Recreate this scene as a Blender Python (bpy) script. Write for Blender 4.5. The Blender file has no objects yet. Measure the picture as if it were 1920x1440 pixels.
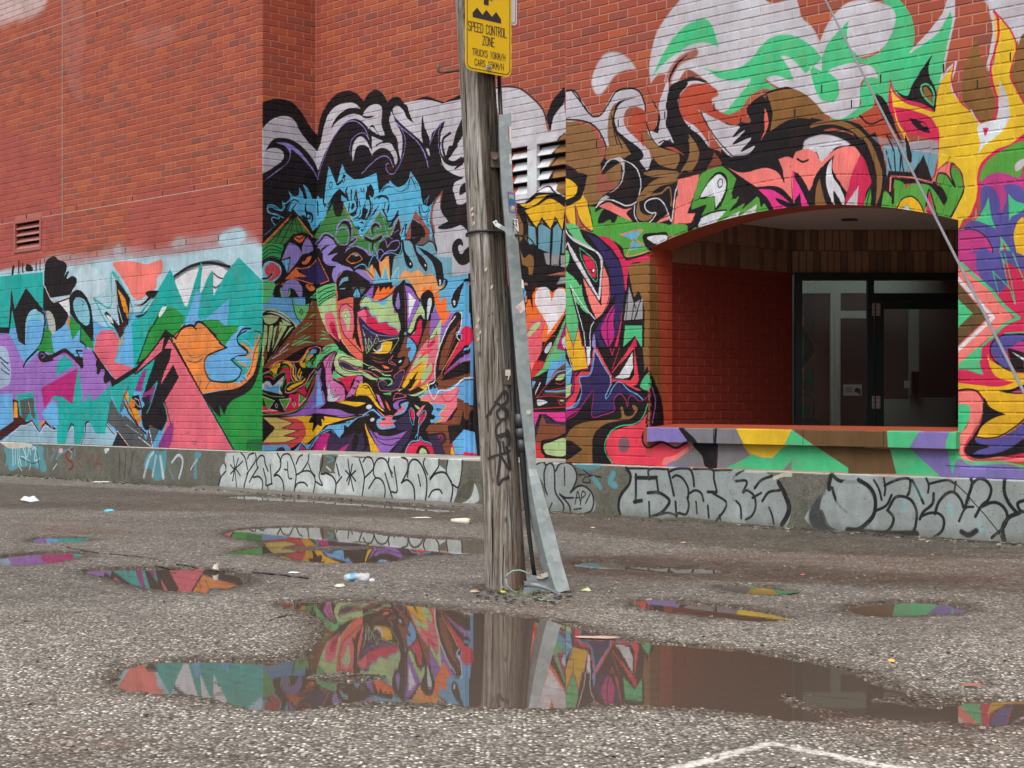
import bpy, bmesh, math, random
import numpy as np
from mathutils import Vector, Matrix
random.seed(7); rng = np.random.default_rng(7)
scene = bpy.context.scene
COL = scene.collection
# ------------------------------------------------------------------ camera
cam_d = bpy.data.cameras.new('camera'); cam = bpy.data.objects.new('camera', cam_d); COL.objects.link(cam)
cam.location = (0, 0, 1.18); cam.rotation_euler = (math.radians(90), 0, 0)
cam_d.sensor_width = 36; cam_d.lens = 57.75; cam_d.shift_y = 35/1920
cam_d.clip_start = .05; cam_d.clip_end = 2000
scene.camera = cam
# ------------------------------------------------------------------ sky, sun, exposure (overcast day)
world = bpy.data.worlds.new('World'); scene.world = world; world.use_nodes = True
wn = world.node_tree; wn.nodes.clear()
sky = wn.nodes.new('ShaderNodeTexSky'); sky.sky_type = 'NISHITA'; sky.sun_disc = False
SUN_EL, SUN_AZ = 58, 205
sky.sun_elevation = math.radians(SUN_EL); sky.sun_rotation = math.radians(SUN_AZ)
sky.air_density = 1.0; sky.dust_density = 6.0; sky.ozone_density = .6
hs = wn.nodes.new('ShaderNodeHueSaturation'); hs.inputs['Saturation'].default_value = .35
bg = wn.nodes.new('ShaderNodeBackground'); bg.inputs['Strength'].default_value = .12
wo = wn.nodes.new('ShaderNodeOutputWorld')
wn.links.new(sky.outputs[0], hs.inputs['Color']); wn.links.new(hs.outputs[0], bg.inputs['Color']); wn.links.new(bg.outputs[0], wo.inputs[0])
sl = bpy.data.lights.new('sun', 'SUN'); sl.energy = 1.0; sl.angle = math.radians(40); sl.color = (1, .98, .96)
so = bpy.data.objects.new('sun', sl); COL.objects.link(so)
az = math.radians(SUN_AZ)
so.rotation_euler = Vector((-math.sin(az)*math.cos(math.radians(SUN_EL)), -math.cos(az)*math.cos(math.radians(SUN_EL)), -math.sin(math.radians(SUN_EL)))).to_track_quat('-Z', 'Y').to_euler()
so.location = (0, -10, 20)
scene.view_settings.view_transform = 'Standard'; scene.view_settings.look = 'None'
scene.view_settings.gamma = 1; scene.view_settings.use_curve_mapping = False
scene.view_settings.exposure = EXPOSURE = .60
scene.render.engine = 'CYCLES'; scene.cycles.max_bounces = 8; scene.cycles.use_denoising = True
try: scene.cycles.denoiser = 'OPENIMAGEDENOISE'
except Exception: pass
# ------------------------------------------------------------------ the place: wall directions (metres)
D = (0.6867621, -0.7268822); N = (0.7268822, 0.6867621)      # D along the facade, N into the building
P0 = (-3.19095, 21.0)                                          # corner where the far wall ends
REC = 0.8429                                                   # depth of the recessed bay
UC = 5.452                                                     # where the front wall starts again
UL, UR = 6.617, 10.057                                         # porch opening
ZP = 0.555; CO = .09; BL = .258; ZB = 2.715; SO = .255
def at(u, off=0.): return (P0[0]+D[0]*u+N[0]*off, P0[1]+D[1]*u+N[1]*off)
ARC_R, ARC_S = 5.93, .255
def arch(u):
    c = (UL+UR)/2; h = (UR-UL)/2
    t = max(-h, min(h, u-c))
    return ZB-.012 + math.sqrt(ARC_R**2-t*t) - (ARC_R-ARC_S)
def band(u): return arch(u)+.012 if UL < u < UR else ZB
# ------------------------------------------------------------------ rasteriser for the hand-painted murals
def spline(P,closed,corner,step):
    n=len(P)
    if corner: return [(p[0],p[1]) for p in P]+([] if not closed else [])
    out=[]
    rng=n if closed else n-1
    for i in range(rng):
        p1=P[i];p2=P[(i+1)%n]
        p0=P[i-1] if (closed or i>0) else None
        p3=P[(i+2)%n] if (closed or i+2<n) else None
        m1=(0,0) if False else None
        if p1[2] or p0 is None: t1=(p2[0]-p1[0],p2[1]-p1[1])
        else: t1=((p2[0]-p0[0])*.5,(p2[1]-p0[1])*.5)
        if p2[2] or p3 is None: t2=(p2[0]-p1[0],p2[1]-p1[1])
        else: t2=((p3[0]-p1[0])*.5,(p3[1]-p1[1])*.5)
        L=math.hypot(p2[0]-p1[0],p2[1]-p1[1])
        for t in (t1,t2): pass
        l1=math.hypot(*t1);l2=math.hypot(*t2)
        if l1>1.3*L and l1>0: t1=(t1[0]*1.3*L/l1,t1[1]*1.3*L/l1)
        if l2>1.3*L and l2>0: t2=(t2[0]*1.3*L/l2,t2[1]*1.3*L/l2)
        k=max(2,min(10,int(L/step)+1))
        for j in range(k):
            s=j/k;s2=s*s;s3=s2*s
            a=2*s3-3*s2+1;b=s3-2*s2+s;c=-2*s3+3*s2;d=s3-s2
            out.append((a*p1[0]+b*t1[0]+c*p2[0]+d*t2[0],a*p1[1]+b*t1[1]+c*p2[1]+d*t2[1]))
    if not closed: out.append((P[-1][0],P[-1][1]))
    return out
def parse(ln):
    k=ln.split();kind=k[0];w=0;f=0;P=[];tp='taper' in k[2:3]
    for t in k[3 if tp else 2:]:
        if t[0]=='w':w=float(t[1:])
        elif t[0]=='~':f=float(t[1:])
        else:
            st=t[-1]=='*';x,y=t.rstrip('*').split(',');P.append((float(x),float(y),st))
    return kind[0],'c' in kind[1:],tp,k[1],w,f,P
def boxblur(a,r):
    r=int(r)
    if r<1:return a
    for ax in (0,1):
        for _ in range(2):
            c=np.cumsum(a,axis=ax);z=np.zeros_like(np.take(c,[0],axis=ax));c=np.concatenate([z,c],axis=ax)
            n=a.shape[ax];i=np.arange(n);hi=np.minimum(i+r+1,n);lo=np.maximum(i-r,0)
            a=(np.take(c,hi,axis=ax)-np.take(c,lo,axis=ax))/(2*r+1)
    return a
def fillcov(pts,x0,y0,w,h,SS=3):
    W=w*SS;Hh=h*SS;acc=np.zeros((Hh,W+1),np.uint8)
    n=len(pts)
    ax=(np.array([p[0] for p in pts])-x0)*SS;ay=(np.array([p[1] for p in pts])-y0)*SS
    for i in range(n):
        xa,ya=ax[i],ay[i];xb,yb=ax[(i+1)%n],ay[(i+1)%n]
        if ya>yb:xa,ya,xb,yb=xb,yb,xa,ya
        r0=max(0,math.ceil(ya-.5));r1=min(Hh,math.ceil(yb-.5))
        if r1<=r0:continue
        r=np.arange(r0,r1);xs=xa+(r+.5-ya)*(xb-xa)/(yb-ya)
        c=np.clip(np.ceil(xs-.5),0,W).astype(int)
        acc[r,c]^=1
    m=(np.cumsum(acc,axis=1)&1)[:,:W].astype(np.float32)
    return m.reshape(h,SS,w,SS).mean(axis=(1,3))
def strokecov(pts,R,taper,x0,y0,w,h):
    cov=np.zeros((h,w),np.float32);n=len(pts)
    for i in range(n-1):
        xa,ya=pts[i];xb,yb=pts[i+1]
        if taper:
            f=lambda q:R*min(1,.12+1.9*min(q,1-q)*1.2)
            ra,rb=f(i/(n-1)),f((i+1)/(n-1))
        else: ra=rb=R
        m=max(ra,rb)+1
        X0=max(0,int(min(xa,xb)-m-x0));X1=min(w,int(max(xa,xb)+m-x0)+2)
        Y0=max(0,int(min(ya,yb)-m-y0));Y1=min(h,int(max(ya,yb)+m-y0)+2)
        if X1<=X0 or Y1<=Y0:continue
        gx=np.arange(X0,X1)+.5+x0;gy=(np.arange(Y0,Y1)+.5+y0)[:,None]
        dx,dy=xb-xa,yb-ya;LL=dx*dx+dy*dy+1e-9
        t=np.clip(((gx-xa)*dx+(gy-ya)*dy)/LL,0,1)
        d=np.hypot(gx-xa-t*dx,gy-ya-t*dy)
        c=np.clip(ra+(rb-ra)*t-d+.5,0,1)
        cov[Y0:Y1,X0:X1]=np.maximum(cov[Y0:Y1,X0:X1],c)
    return cov
def paint(lines,x0,y0,w,h,pal,s=1.0,img=None):
    """lines in units; texel = unit/s ; (x0,y0) origin in texels"""
    if img is None: img=np.zeros((h,w,4),np.float32)
    for ln in lines:
        kind,corner,taper,col,wd,f,P=parse(ln)
        P=[(x*s,y*s,c) for x,y,c in P];R=wd*s/2;f*=s
        pts=spline(P,kind=='F',corner,4*s)
        m=R+2+2*f
        X0=max(x0,int(min(p[0] for p in pts)-m));X1=min(x0+w,int(max(p[0] for p in pts)+m)+1)
        Y0=max(y0,int(min(p[1] for p in pts)-m));Y1=min(y0+h,int(max(p[1] for p in pts)+m)+1)
        if X1<=X0 or Y1<=Y0:continue
        cov=fillcov(pts,X0,Y0,X1-X0,Y1-Y0) if kind=='F' else strokecov(pts,max(R,.45),taper,X0,Y0,X1-X0,Y1-Y0)
        if f>=1:cov=boxblur(cov,f/2)
        c=pal[col];a=c[3] if len(c)>3 else 1
        cov=(cov*a)[...,None]
        sub=img[Y0-y0:Y1-y0,X0-x0:X1-x0]
        sub*=1-cov
        sub[...,:3]+=np.array(c[:3],np.float32)*cov;sub[...,3:]+=cov
    return img
PALETTE = """haze 170,185,195,.45
redp 168,82,78,.6
mist 168,208,222,.9
mist2 200,222,232,.7
sal 232,124,116
K 24,23,27
te 0,164,158
bl 96,168,218
wh 214,220,226
gr 88,92,96,.8
gn 24,140,62
or 216,142,40
or2 205,120,40
br 62,26,28
ltc 120,190,208
wh2 178,182,178
pu 150,108,186
haz2 150,190,205,.8
mg 176,36,118
dk 78,84,86
ltb 134,172,190
dkb 28,36,48
pp 140,52,124
pk 214,100,118
grp 130,95,110,.6
orr 222,134,70
orr2 248,140,60,.8
gn2 10,70,50,.5
W 190,188,198
V 140,128,196
cy 84,176,212
vg 58,124,62
vg2 40,150,80
ol 222,112,62
nv 46,40,88
lg2 92,190,124
cyl 120,190,220
sal2 196,74,80
sb 104,158,176
sbl 92,172,212
wht 172,174,182
mr 146,78,66
mrb 112,88,88
mr3 60,28,30
tn 224,154,92
yel 222,204,100
pr 142,98,182
ol2 236,112,48
mrr 122,70,48
lgr 170,200,142
crm 204,36,78
pk2 222,104,130
wh3 196,208,216
rd 196,50,56
W3 196,196,204
sal3 216,100,84
nv2 50,42,72
pkl 222,116,132
pk4 198,108,170
pk3 222,96,110
gn3 72,152,60
yl 226,178,36
wh4 186,196,206
khk 206,188,106
ylp 228,180,140
mg2 214,56,140
rdl 224,70,84
mr2 132,94,52
gr2 150,152,156
wh5 228,224,230
gm 66,190,130
rb 150,74,58,.8
rb2 176,74,54
br2 138,102,64
hazs 150,160,172,.55
crm2 204,40,84
yl2 226,188,44
rdk 196,60,90
gnb 76,156,62
salp 234,124,118
mg3 226,56,140
mg4 184,58,128
V3 84,80,150
V4 124,114,178
mr4 98,76,48
crm3 222,64,84
gr2k 122,122,128
rj 180,78,54
gb 84,150,162,.9
gw 182,200,212,.95
gpk 214,170,180
grd 130,56,40
gkk 34,34,32,.6
pat 196,190,176
grw 196,205,204,.93
grw2 158,168,168,.8
gk 36,38,40
gk2 46,48,52,.8
k2 16,16,16
gtl 110,190,190,.35
mrk 70,50,50
sf 84,80,68,.85
hazw 206,184,182,.85
efl 196,150,146,.16
"""
PAINT = {}
PAINT['A'] = """
Fs hazw ~26 -1940,1971 -1434,1878 -1445,1819 -1552,1796 -1685,1803 -1940,1825
Fs redp ~12 -1892,1435 -1708,1359 -1487,1256 -1360,1242 -1339,1063 -1339,881 -1892,865
Fs redp ~11 -794,1023 -530,1036 -6,952 -6,773 -794,806
Fs efl ~10 -1308,1825 -1176,1801 -1136,1636 -1176,1544 -1156,1422 -1237,1453 -1298,1612
Fs efl ~11 -794,1601 -530,1594 -530,1539 -749,1546
Fs haze ~21 -1869,821 -1596,826 -1381,858 -1077,839 -933,858 -616,831 -505,860 -363,854 -243,863 -126,867 -6,798 -6,670 -1869,660
Fs redp ~7 -1892,919 -1685,905 -1455,863 -1596,857 -1685,852 -1753,835 -1892,811
Fs mist ~15 -1298,808 -1077,814 -924,814 -530,803 -363,805 -6,798 -6,585 -1892,661 -1892,801 -1596,826 -1455,817
Fs mist2 ~5 -1216,783 -1077,794 -981,721 -1077,682 -1176,701
Fs haze ~6 -539,835 -513,856 -471,858 -446,829 -496,819
Fs mist ~10 -251,842 -204,860 -126,863 -88,830 -157,809 -243,819
Fs haze ~6 -933,824 -915,862 -887,864 -877,821
Fs sal ~1 -933,800 -794,796 -704,781 -608,789 -603,747 -634,731 -643,694 -695,683 -713,670 -758,658 -804,674 -831,704 -887,754
Fs K ~1 -1455,797* -1439,837 -1381,853 -1339,836 -1288,822 -1277,802 -1298,768* -1277,786 -1262,786 -1277,761 -1237,769 -1201,757 -1206,738 -1237,714* -1252,700 -1455,694*
Ss K w15.8 ~2 -1719,791 -1708,832
Ss K w9.4 ~2 -1663,804 -1663,851
Ss K w9.4 ~2 -1629,807 -1629,838
Fs K ~2 -1602,810 -1596,836 -1552,823 -1547,807
Ss K w6.2 ~2 -1520,806 -1518,836
Ss K w6.2 ~2 -1487,804 -1487,840
Fc bl -1892,661 9,584 9,120 -1892,75
Fc te -1892,801 -1466,797 -1455,582 -1753,592 -1892,596
Fc bl -1892,564 -1753,570 -1455,653 -1077,579 -804,574 -794,418 -1077,354 -1892,360
Fc bl -1117,669 -794,569 -776,413 -933,444 -1077,520
Fs mist ~2 -1216,703 -1077,667 -952,652 -813,570 -831,556 -1019,577 -1117,630
Fc te -817,570 -634,684 -552,754 -522,724 -446,621 -359,765 -347,759 -363,671 -291,736 -283,649 -204,724 -134,768 -81,735 9,678 9,346 -794,352
Fs wh ~2 -522,724 -429,755 -283,753 -196,728 -283,649 -295,730 -363,662 -355,751 -446,621
Ss gr w17.9 ~3 -522,724 -413,754 -267,759 -188,734
Ss K w9.8 ~1 -522,729 -429,755 -315,762 -188,741
Ss K w4.4 ~1 -283,725 -251,709 -227,704
Ss K w4.4 ~1 -291,685 -267,675 -243,687
Fc te -446,616 -388,717 -359,765 -347,757 -372,644 -331,687 -291,736 -283,729 -283,649 -204,724 -134,768 -6,675 -6,559 -446,576
Fc te -634,684 -552,754 -454,617 -446,589 -660,565
Fc bl -463,553 -388,672 -355,662 -380,587 -331,629 -339,572 -188,636 -204,536 -363,546 -479,513
Fc te -380,587 -327,634 -339,581 -363,572
Fc gn -355,572 -251,568 -204,536 -126,533 -219,488 -315,540
Ss te w5.8 -1077,677 -952,642 -943,767 -817,665
Ss te w5.8 -1073,677 -971,575 -905,559
Ss te w5.7 -943,767 -804,636 -850,571
Sc te w5.7 -817,589 -868,529 -905,463
Fc K -922,737 -901,734 -817,665 -831,571 -873,534 -915,554 -1000,620 -981,627 -887,568 -905,621
Fc or -905,707 -850,666 -826,608 -859,619
Fc or2 -859,638 -826,608 -836,590
Sc wh w3.8 -917,727 -905,650 -859,562
Fc wh -990,617 -943,603 -933,579 -962,590
Fc or -896,520 -859,533 -873,476 -887,477
Fc br -887,577 -840,590 -850,552 -887,525 -915,554
Fs K -794,643 -740,643 -695,664* -713,679 -687,687 -625,684* -651,662 -704,613 -749,596 -785,602 -722,609 -687,636 -669,663* -731,638
Fc mist -669,658 -651,662 -695,622 -740,605
Fc K -1892,599 -1748,594 -1725,749 -1697,663 -1602,743 -1455,648 -1487,650 -1525,656 -1574,632 -1591,597 -1607,511 -1663,531 -1719,664 -1742,570 -1892,575
Fs ltc -1607,592 -1591,633 -1552,655 -1520,656 -1466,633 -1455,592 -1487,531 -1596,514 -1607,514
Fs bl -1596,592 -1574,617 -1520,620 -1461,597 -1466,551 -1520,501 -1618,457 -1674,505 -1607,514*
Fs K -1461,751* -1381,676 -1257,695* -1216,713 -1156,700 -1097,629 -1087,579 -1073,520* -1127,551 -1166,577 -1216,604 -1257,635* -1277,606 -1308,582 -1371,564* -1434,642 -1461,654
Ss wh w4.6 -1461,751 -1381,681 -1257,693
Sc br w4.0 -1381,673 -1257,688
Fc wh -1339,674 -1262,685 -1252,645 -1257,615 -1277,636 -1319,663
Fs wh2 -1439,640 -1402,641 -1371,609 -1365,564 -1402,565
Fs ltc -1216,683 -1176,686 -1136,670 -1107,629 -1107,590 -1136,581 -1186,603 -1227,649
Ss K w10.9 -1247,690 -1206,710 -1156,698 -1107,654 -1087,599 -1082,550
Ss K w8.9 -1247,685 -1247,650 -1206,608 -1156,582 -1087,535
Ss K w2.5 -1166,676 -1146,665 -1161,656
Fc or2 -1277,601 -1257,625 -1247,585 -1262,575
Sc K w7.1 -1455,643 -1439,591 -1376,483
Fc gn -1439,591 -1392,559 -1381,483 -1520,496 -1466,546
Sc K w5.1 -1445,643 -1418,560 -1376,480
Fc gn -1257,580 -1247,620 -1176,582 -1176,553 -1232,529 -1247,555
Fc gn -1166,577 -1077,525 -1077,491 -1127,502 -1176,523
Fc bl -1288,586 -1232,529 -1171,572 -1176,508 -1136,487 -1216,484 -1166,434 -1298,496 -1381,488 -1397,549
Sc K w6.9 -1171,582 -1087,525
Ss K w6.9 -1171,577 -1176,523* -1136,507 -1146,488 -1206,489* -1176,459 -1161,424
Fc pu -1892,564 -1765,571 -1708,543 -1618,451 -1618,436 -1498,491 -1360,477 -1298,496 -1166,429 -1156,493 -1127,497 -1087,481 -1077,457 -1019,407 -962,353 -1892,360
Fc pu -1892,392 -962,382 -887,429 -905,333 -1019,305 -1127,285 -1298,205 -1381,183 -1892,177
Fs haz2 ~3 -1822,524 -1753,496 -1730,390 -1776,359 -1892,360 -1892,526
Ss K w5.3 ~1 -1822,476 -1753,449
Ss K w4.2 ~1 -1811,455 -1742,422
Ss K w4.2 ~1 -1811,428 -1742,406
Fc bl -1742,570 -1674,505 -1618,451 -1618,467 -1498,527 -1596,514 -1663,536 -1708,569
Ss K w10.3 -1624,436 -1596,461 -1487,516 -1455,582 -1455,633 -1509,656
Fs gn -1520,496* -1466,536 -1439,586 -1402,549 -1376,480* -1439,489 -1445,500 -1487,506
Ss K w16.1 -1439,464 -1381,473 -1298,491 -1247,475 -1186,444 -1166,429
Fs K -1503,480 -1487,493 -1455,492 -1439,482 -1402,468 -1381,456 -1466,450 -1498,465
Ss pu w3.6 -1487,480 -1471,485 -1450,474 -1471,467
Fc K -1206,469 -1156,463 -1151,423 -1216,449
Fs te -1360,401* -1350,442 -1308,466 -1267,463 -1227,435* -1277,420
Fc mg -1392,356 -1196,424 -1201,355
Fc te -1191,429 -1176,364 -1206,365
Fs te -1353,396* -1346,440 -1319,463 -1284,464 -1250,455 -1223,431* -1298,416
Fc mg -1477,350 -1196,424 -1233,288 -1312,318 -1381,322 -1452,271 -1466,319
Fc bl -1869,327 -1715,332 -1708,207 -1869,163
Fc te -1190,431 -1173,371 -1156,298 -1136,298 -1110,334 -1090,302 -1058,305 -949,372 -956,324 -968,234 -981,182 -1058,181 -1097,220 -1136,219 -1156,166 -1176,133 -1353,130 -1346,305 -1388,305 -1381,322 -1312,318 -1233,288 -1210,365
Fs bl -1477,254* -1388,305* -1353,288 -1339,194 -1381,193 -1437,220
Fc te -1689,327 -1538,336 -1534,312 -1523,278 -1487,175 -1523,223 -1567,240 -1589,222 -1626,229 -1655,257 -1670,298
Fs dk -1652,305* -1538,316* -1534,264 -1509,216 -1560,247 -1574,257 -1596,236 -1611,226 -1640,243 -1648,278
Sc gr w2.8 -1648,302 -1538,312 -1582,236
Sc wh w2.4 -1582,298 -1563,254
Ss te w6.3 -1670,298 -1655,253 -1626,229 -1589,222 -1563,243
Fc br -1715,309 -1670,302 -1655,246 -1596,219 -1552,229 -1487,182 -1452,230 -1346,191 -1381,187 -1452,213 -1494,178 -1567,212 -1640,208 -1822,142 -1869,134 -1869,170 -1776,199 -1708,221
Fc or -1704,299 -1678,295 -1670,236 -1708,235
Fc or -1494,209 -1452,230 -1452,217 -1487,203
Fc bl -1473,254 -1437,264 -1381,193 -1445,227
Fc te -1523,243 -1502,223 -1480,175 -1538,226
Fs ltb -1791,143* -1640,208* -1618,206 -1582,212 -1552,223* -1494,175* -1445,213* -1381,190 -1346,191* -1353,126* -1791,135*
Sc wh w2.8 -1791,143 -1644,206 -1611,205 -1556,219 -1494,178
Sc wh w2.7 -1487,179 -1445,210 -1381,190 -1353,192
Fc ltb -1190,130 -1143,183 -1136,219 -1110,220 -1058,181 -994,182 -981,214 -924,186 -905,193 -819,134 -949,128
Fs ltb -1298,127* -1271,181 -1230,209 -1220,129*
Ss K w6.0 -1277,175 -1243,215 -1223,209
Ss K w6.6 -1176,136 -1136,183 -1133,219 -1110,223
Ss wh w2.0 -1183,133 -1136,180 -1123,216 -1104,220
Sc wh w2.0 -1271,181 -1230,207 -1223,132
Fc te -1190,130 -1143,183 -1176,199 -1216,199 -1216,129
Fc te -1353,130 -1291,131 -1257,212 -1353,211
Fc dkb -949,131 -899,193 -819,134
Fc dk -962,324 -918,279 -794,194 -704,136 -807,134 -905,193 -968,221 -981,221 -962,282
Fc dk -825,134 -918,193 -856,251 -758,210 -675,133
Fc br -981,224 -924,186 -905,196 -807,134 -831,133 -912,186 -930,180 -987,214
Sc wh w3.2 -981,218 -924,184 -905,193 -816,134
Fc te -949,356 -943,330 -893,257 -874,317 -862,330 -837,355 -825,323 -831,276 -819,273 -776,361 -734,373 -734,405 -782,399 -856,381 -943,350
Fc te -893,257 -924,282 -943,324 -868,317 -874,266
Fs or -862,333 -837,336 -825,311 -837,305 -856,305
Fs or2 -843,298 -807,301 -788,279 -813,270 -837,276
Fs or -813,267 -782,276 -758,264 -758,248 -788,235 -813,248
Fc or2 -782,235 -734,254 -758,210
Fc K -807,317 -758,323 -734,273 -758,267 -794,279
Sc wh w2.5 -782,311 -758,304 -746,279 -770,286 -785,298 -782,311
Fc or2 -807,311 -788,304 -782,282 -801,279 -825,298
Sc K w3.8 -856,317 -801,257 -782,235 -734,189
Sc br w8.2 -862,298 -825,257 -758,210 -710,186
Fs K -740,267 -675,298 -640,236 -675,205 -722,204
Fc dk -698,186 -675,236 -645,252 -616,233 -616,206 -675,137 -722,136
Fc K -651,249 -616,298 -559,298 -559,237 -611,203
Sc wh w3.7 ~1 -687,199 -663,137 -758,173
Sc dk w5.0 -758,210 -722,179 -794,134
Sc wh w1.6 -843,216 -734,179
Fc K -1084,491 -943,388 -918,378 -782,421 -776,386 -794,399 -943,350 -956,375 -994,363 -1000,415 -1019,418 -1045,396 -1061,409 -1058,448 -1087,452
Fs pu -1058,461* -1051,409* -1032,405 -1019,415 -997,415 -994,376 -981,366 -956,366* -956,330* -1058,305 -1090,305 -1110,351* -1110,495*
Fc te -1156,298 -1136,298 -1110,334 -1090,302 -1071,305 -1006,331 -949,366 -949,298 -1156,292
Fc K -1084,491 -943,388 -918,378 -782,421 -776,386 -794,399 -943,350 -956,375 -994,363 -1006,382 -994,415 -1019,418 -1039,397 -1055,402 -1051,422 -1061,429 -1055,451 -1084,452
Fs gr -899,298* -856,333 -831,355 -825,346 -856,311 -856,282 -893,250*
Fc te -949,350 -794,396 -734,405 -758,373 -782,355 -807,330 -831,273 -825,330 -825,358 -856,343 -868,317 -893,254 -937,311
Fc pu -1097,495 -1051,451 -1071,448 -1084,452
Fs pk -1026,558* -1051,539 -1064,510 -1071,484 -994,428 -918,378* -788,421* -856,430 -924,446* -899,490 -899,528 -937,558*
Fc bl -924,442 -843,571 -807,570 -794,513 -788,418 -856,430
Ss te w4.5 -937,574 -899,535 -899,490 -918,449
Sc or w5.1 -856,540 -874,508 -893,477
Ss te w3.8 -856,565 -868,515 -912,449
Fc te -807,570 -663,565 -734,486 -770,424 -791,424
Fc pp -734,405 -675,422 -698,373 -734,333 -788,336 -770,361
Fc pp -728,333 -640,360 -675,298 -704,283 -740,304
Fc dkb -740,311 -681,323 -687,292 -710,279
Sc te w5.0 -728,408 -645,445 -710,361 -746,314
Sc te w4.4 -728,333 -634,372 -675,292 -704,258
Fc K -710,501 -611,560 -570,546 -513,450 -496,380 -524,347 -582,298 -542,237 -542,203 -570,234 -605,196 -663,211 -710,229 -675,289 -634,360 -634,372 -693,335 -722,332 -651,447 -710,423 -782,393 -782,418 -710,454
Fc K -764,436 -710,492 -605,563 -570,562 -536,524 -582,525 -611,468 -710,423 -764,399
Fc te -710,398 -693,416 -651,445 -663,422 -722,339 -746,317
Fc gn -687,566 -576,562 -605,532 -770,433 -716,498
Fc te -788,569 -687,566 -716,507 -770,443 -794,456
Sc K w5.0 -773,430 -687,547
Fc pk -587,527 -605,474 -710,429 -782,400 -770,414 -675,475
Fc pk -587,482 -559,512 -542,513 -326,292 -167,138 -628,128 -570,234 -542,206 -570,237 -587,298 -542,341 -496,380 -530,426 -616,354 -587,403 -553,442 -542,481
Fc K -530,426 -496,382 -536,344 -582,304 -616,354
Fc K -616,354 -576,384 -530,426 -570,329 -593,298 -634,304 -634,354
Sc K w4.3 -582,295 -539,203
Ss te w3.1 -593,295 -570,237 -634,171 -640,156 -631,137
Fs pp ~2 -628,141 -582,197 -536,228 -530,207 -542,161 -570,136
Fs grp ~1 -463,189 -424,199 -429,190
Fs grp ~1 -424,163 -385,166 -396,151
Fc orr -542,515 -513,560 -315,553 -209,476 -315,449 -336,432 -320,387 -251,363 -152,362 -86,387 -66,418 -46,469 -11,525 -41,372 -137,338 -240,336 -353,325
Fs orr2 -413,508 -358,519 -326,500 -347,471 -402,469
Fs orr2 -457,437 -402,424 -320,437 -336,405 -424,403
Ss dk w3.0 ~1 -446,440 -391,430 -347,444
Ss dk w2.4 ~1 -446,470 -413,448 -358,450
Sc dk w3.6 ~1 -358,370 -374,334
Sc dk w3.6 ~1 -304,366 -331,340
Sc dk w2.9 ~1 -199,356 -204,342
Fs dk ~2 -299,526 -267,525 -272,507 -299,511
Sc K w5.4 -542,518 -353,325
Fc gn -353,554 -126,546 -204,479 -309,535
Fc gn 4,542 4,139 -157,135 -347,322 -137,338 -46,384 -6,508
Sc K w6.6 -570,534 -353,325 -157,135
Fs K -353,323* -251,333 -137,344 -66,375 -41,401 -6,474 4,508 -1,468 -16,403 -51,349 -96,324 -167,304 -199,286* -219,254* -246,288* -240,245* -283,268* -320,298
Fc bl -126,546 -56,527 -137,512 -137,486 -86,459 -91,445 -178,441 -178,432 -111,405 -137,376 -240,363 -299,369 -336,417 -326,446 -209,473 -209,488
Ss K w5.3 -315,535 -251,495 -204,476* -309,455 -334,438 -336,408 -304,372 -240,363 -178,363 -137,376 -116,402* -178,435* -137,447 -91,449* -86,465 -137,489 -137,512 -91,528
Ss orr w8.6 -116,488 -71,464 -66,447 -137,434 -91,413
Ss bl w6.3 ~1 -116,503 -66,481 -56,447 -86,407
Fs bl ~1 -157,440 -137,446 -71,438 -96,419 -126,428
Ss K w3.4 -41,526 -6,511 -41,464 -66,401 -86,381
Ss orr w4.0 -36,509 -51,458 -66,407 -96,384
Fc bl ~1 -137,373 -96,390 -86,375 -157,350
Sc K w2.3 -126,367 -116,359
Sc K w2.3 -111,379 -91,367
Ss K w4.9 -605,532 -570,537 -542,521 -508,538 -496,547
Ss K w6.1 -542,518 -496,541 -457,558
Fs gn2 ~3 -86,171 4,179 4,147 -86,146
Ss K w8.1 -505,523 -479,545 -429,557 -388,551* -392,562 -363,566 -323,549 -267,516
Fc orr -530,519 -471,549 -404,551 -363,561 -315,544 -235,493 -530,501
Ss K w6.3 -513,519 -471,549 -413,554 -388,542
Ss K w6.2 -396,551 -380,564 -347,563 -291,526 -212,475
Ss K w6.1 -66,534 -111,533 -142,508 -134,486 -81,459
Fs gn -315,571 -251,566 -212,545 -204,536* -134,532* -219,490* -267,520 -331,558
Fc gn -634,606 -590,627 -522,619 -454,585 -488,545 -539,524 -573,543 -660,476 -758,436
Sc K w6.5 -582,631 -695,538 -767,436
Fs wh ~1 -616,614 -595,627 -573,624 -616,591 -625,596
Fc K -539,524 -577,546 -643,495 -590,521
Sc K w7.4 -582,544 -634,499 -776,408
Sc K w7.3 -582,544 -513,514
"""
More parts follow.
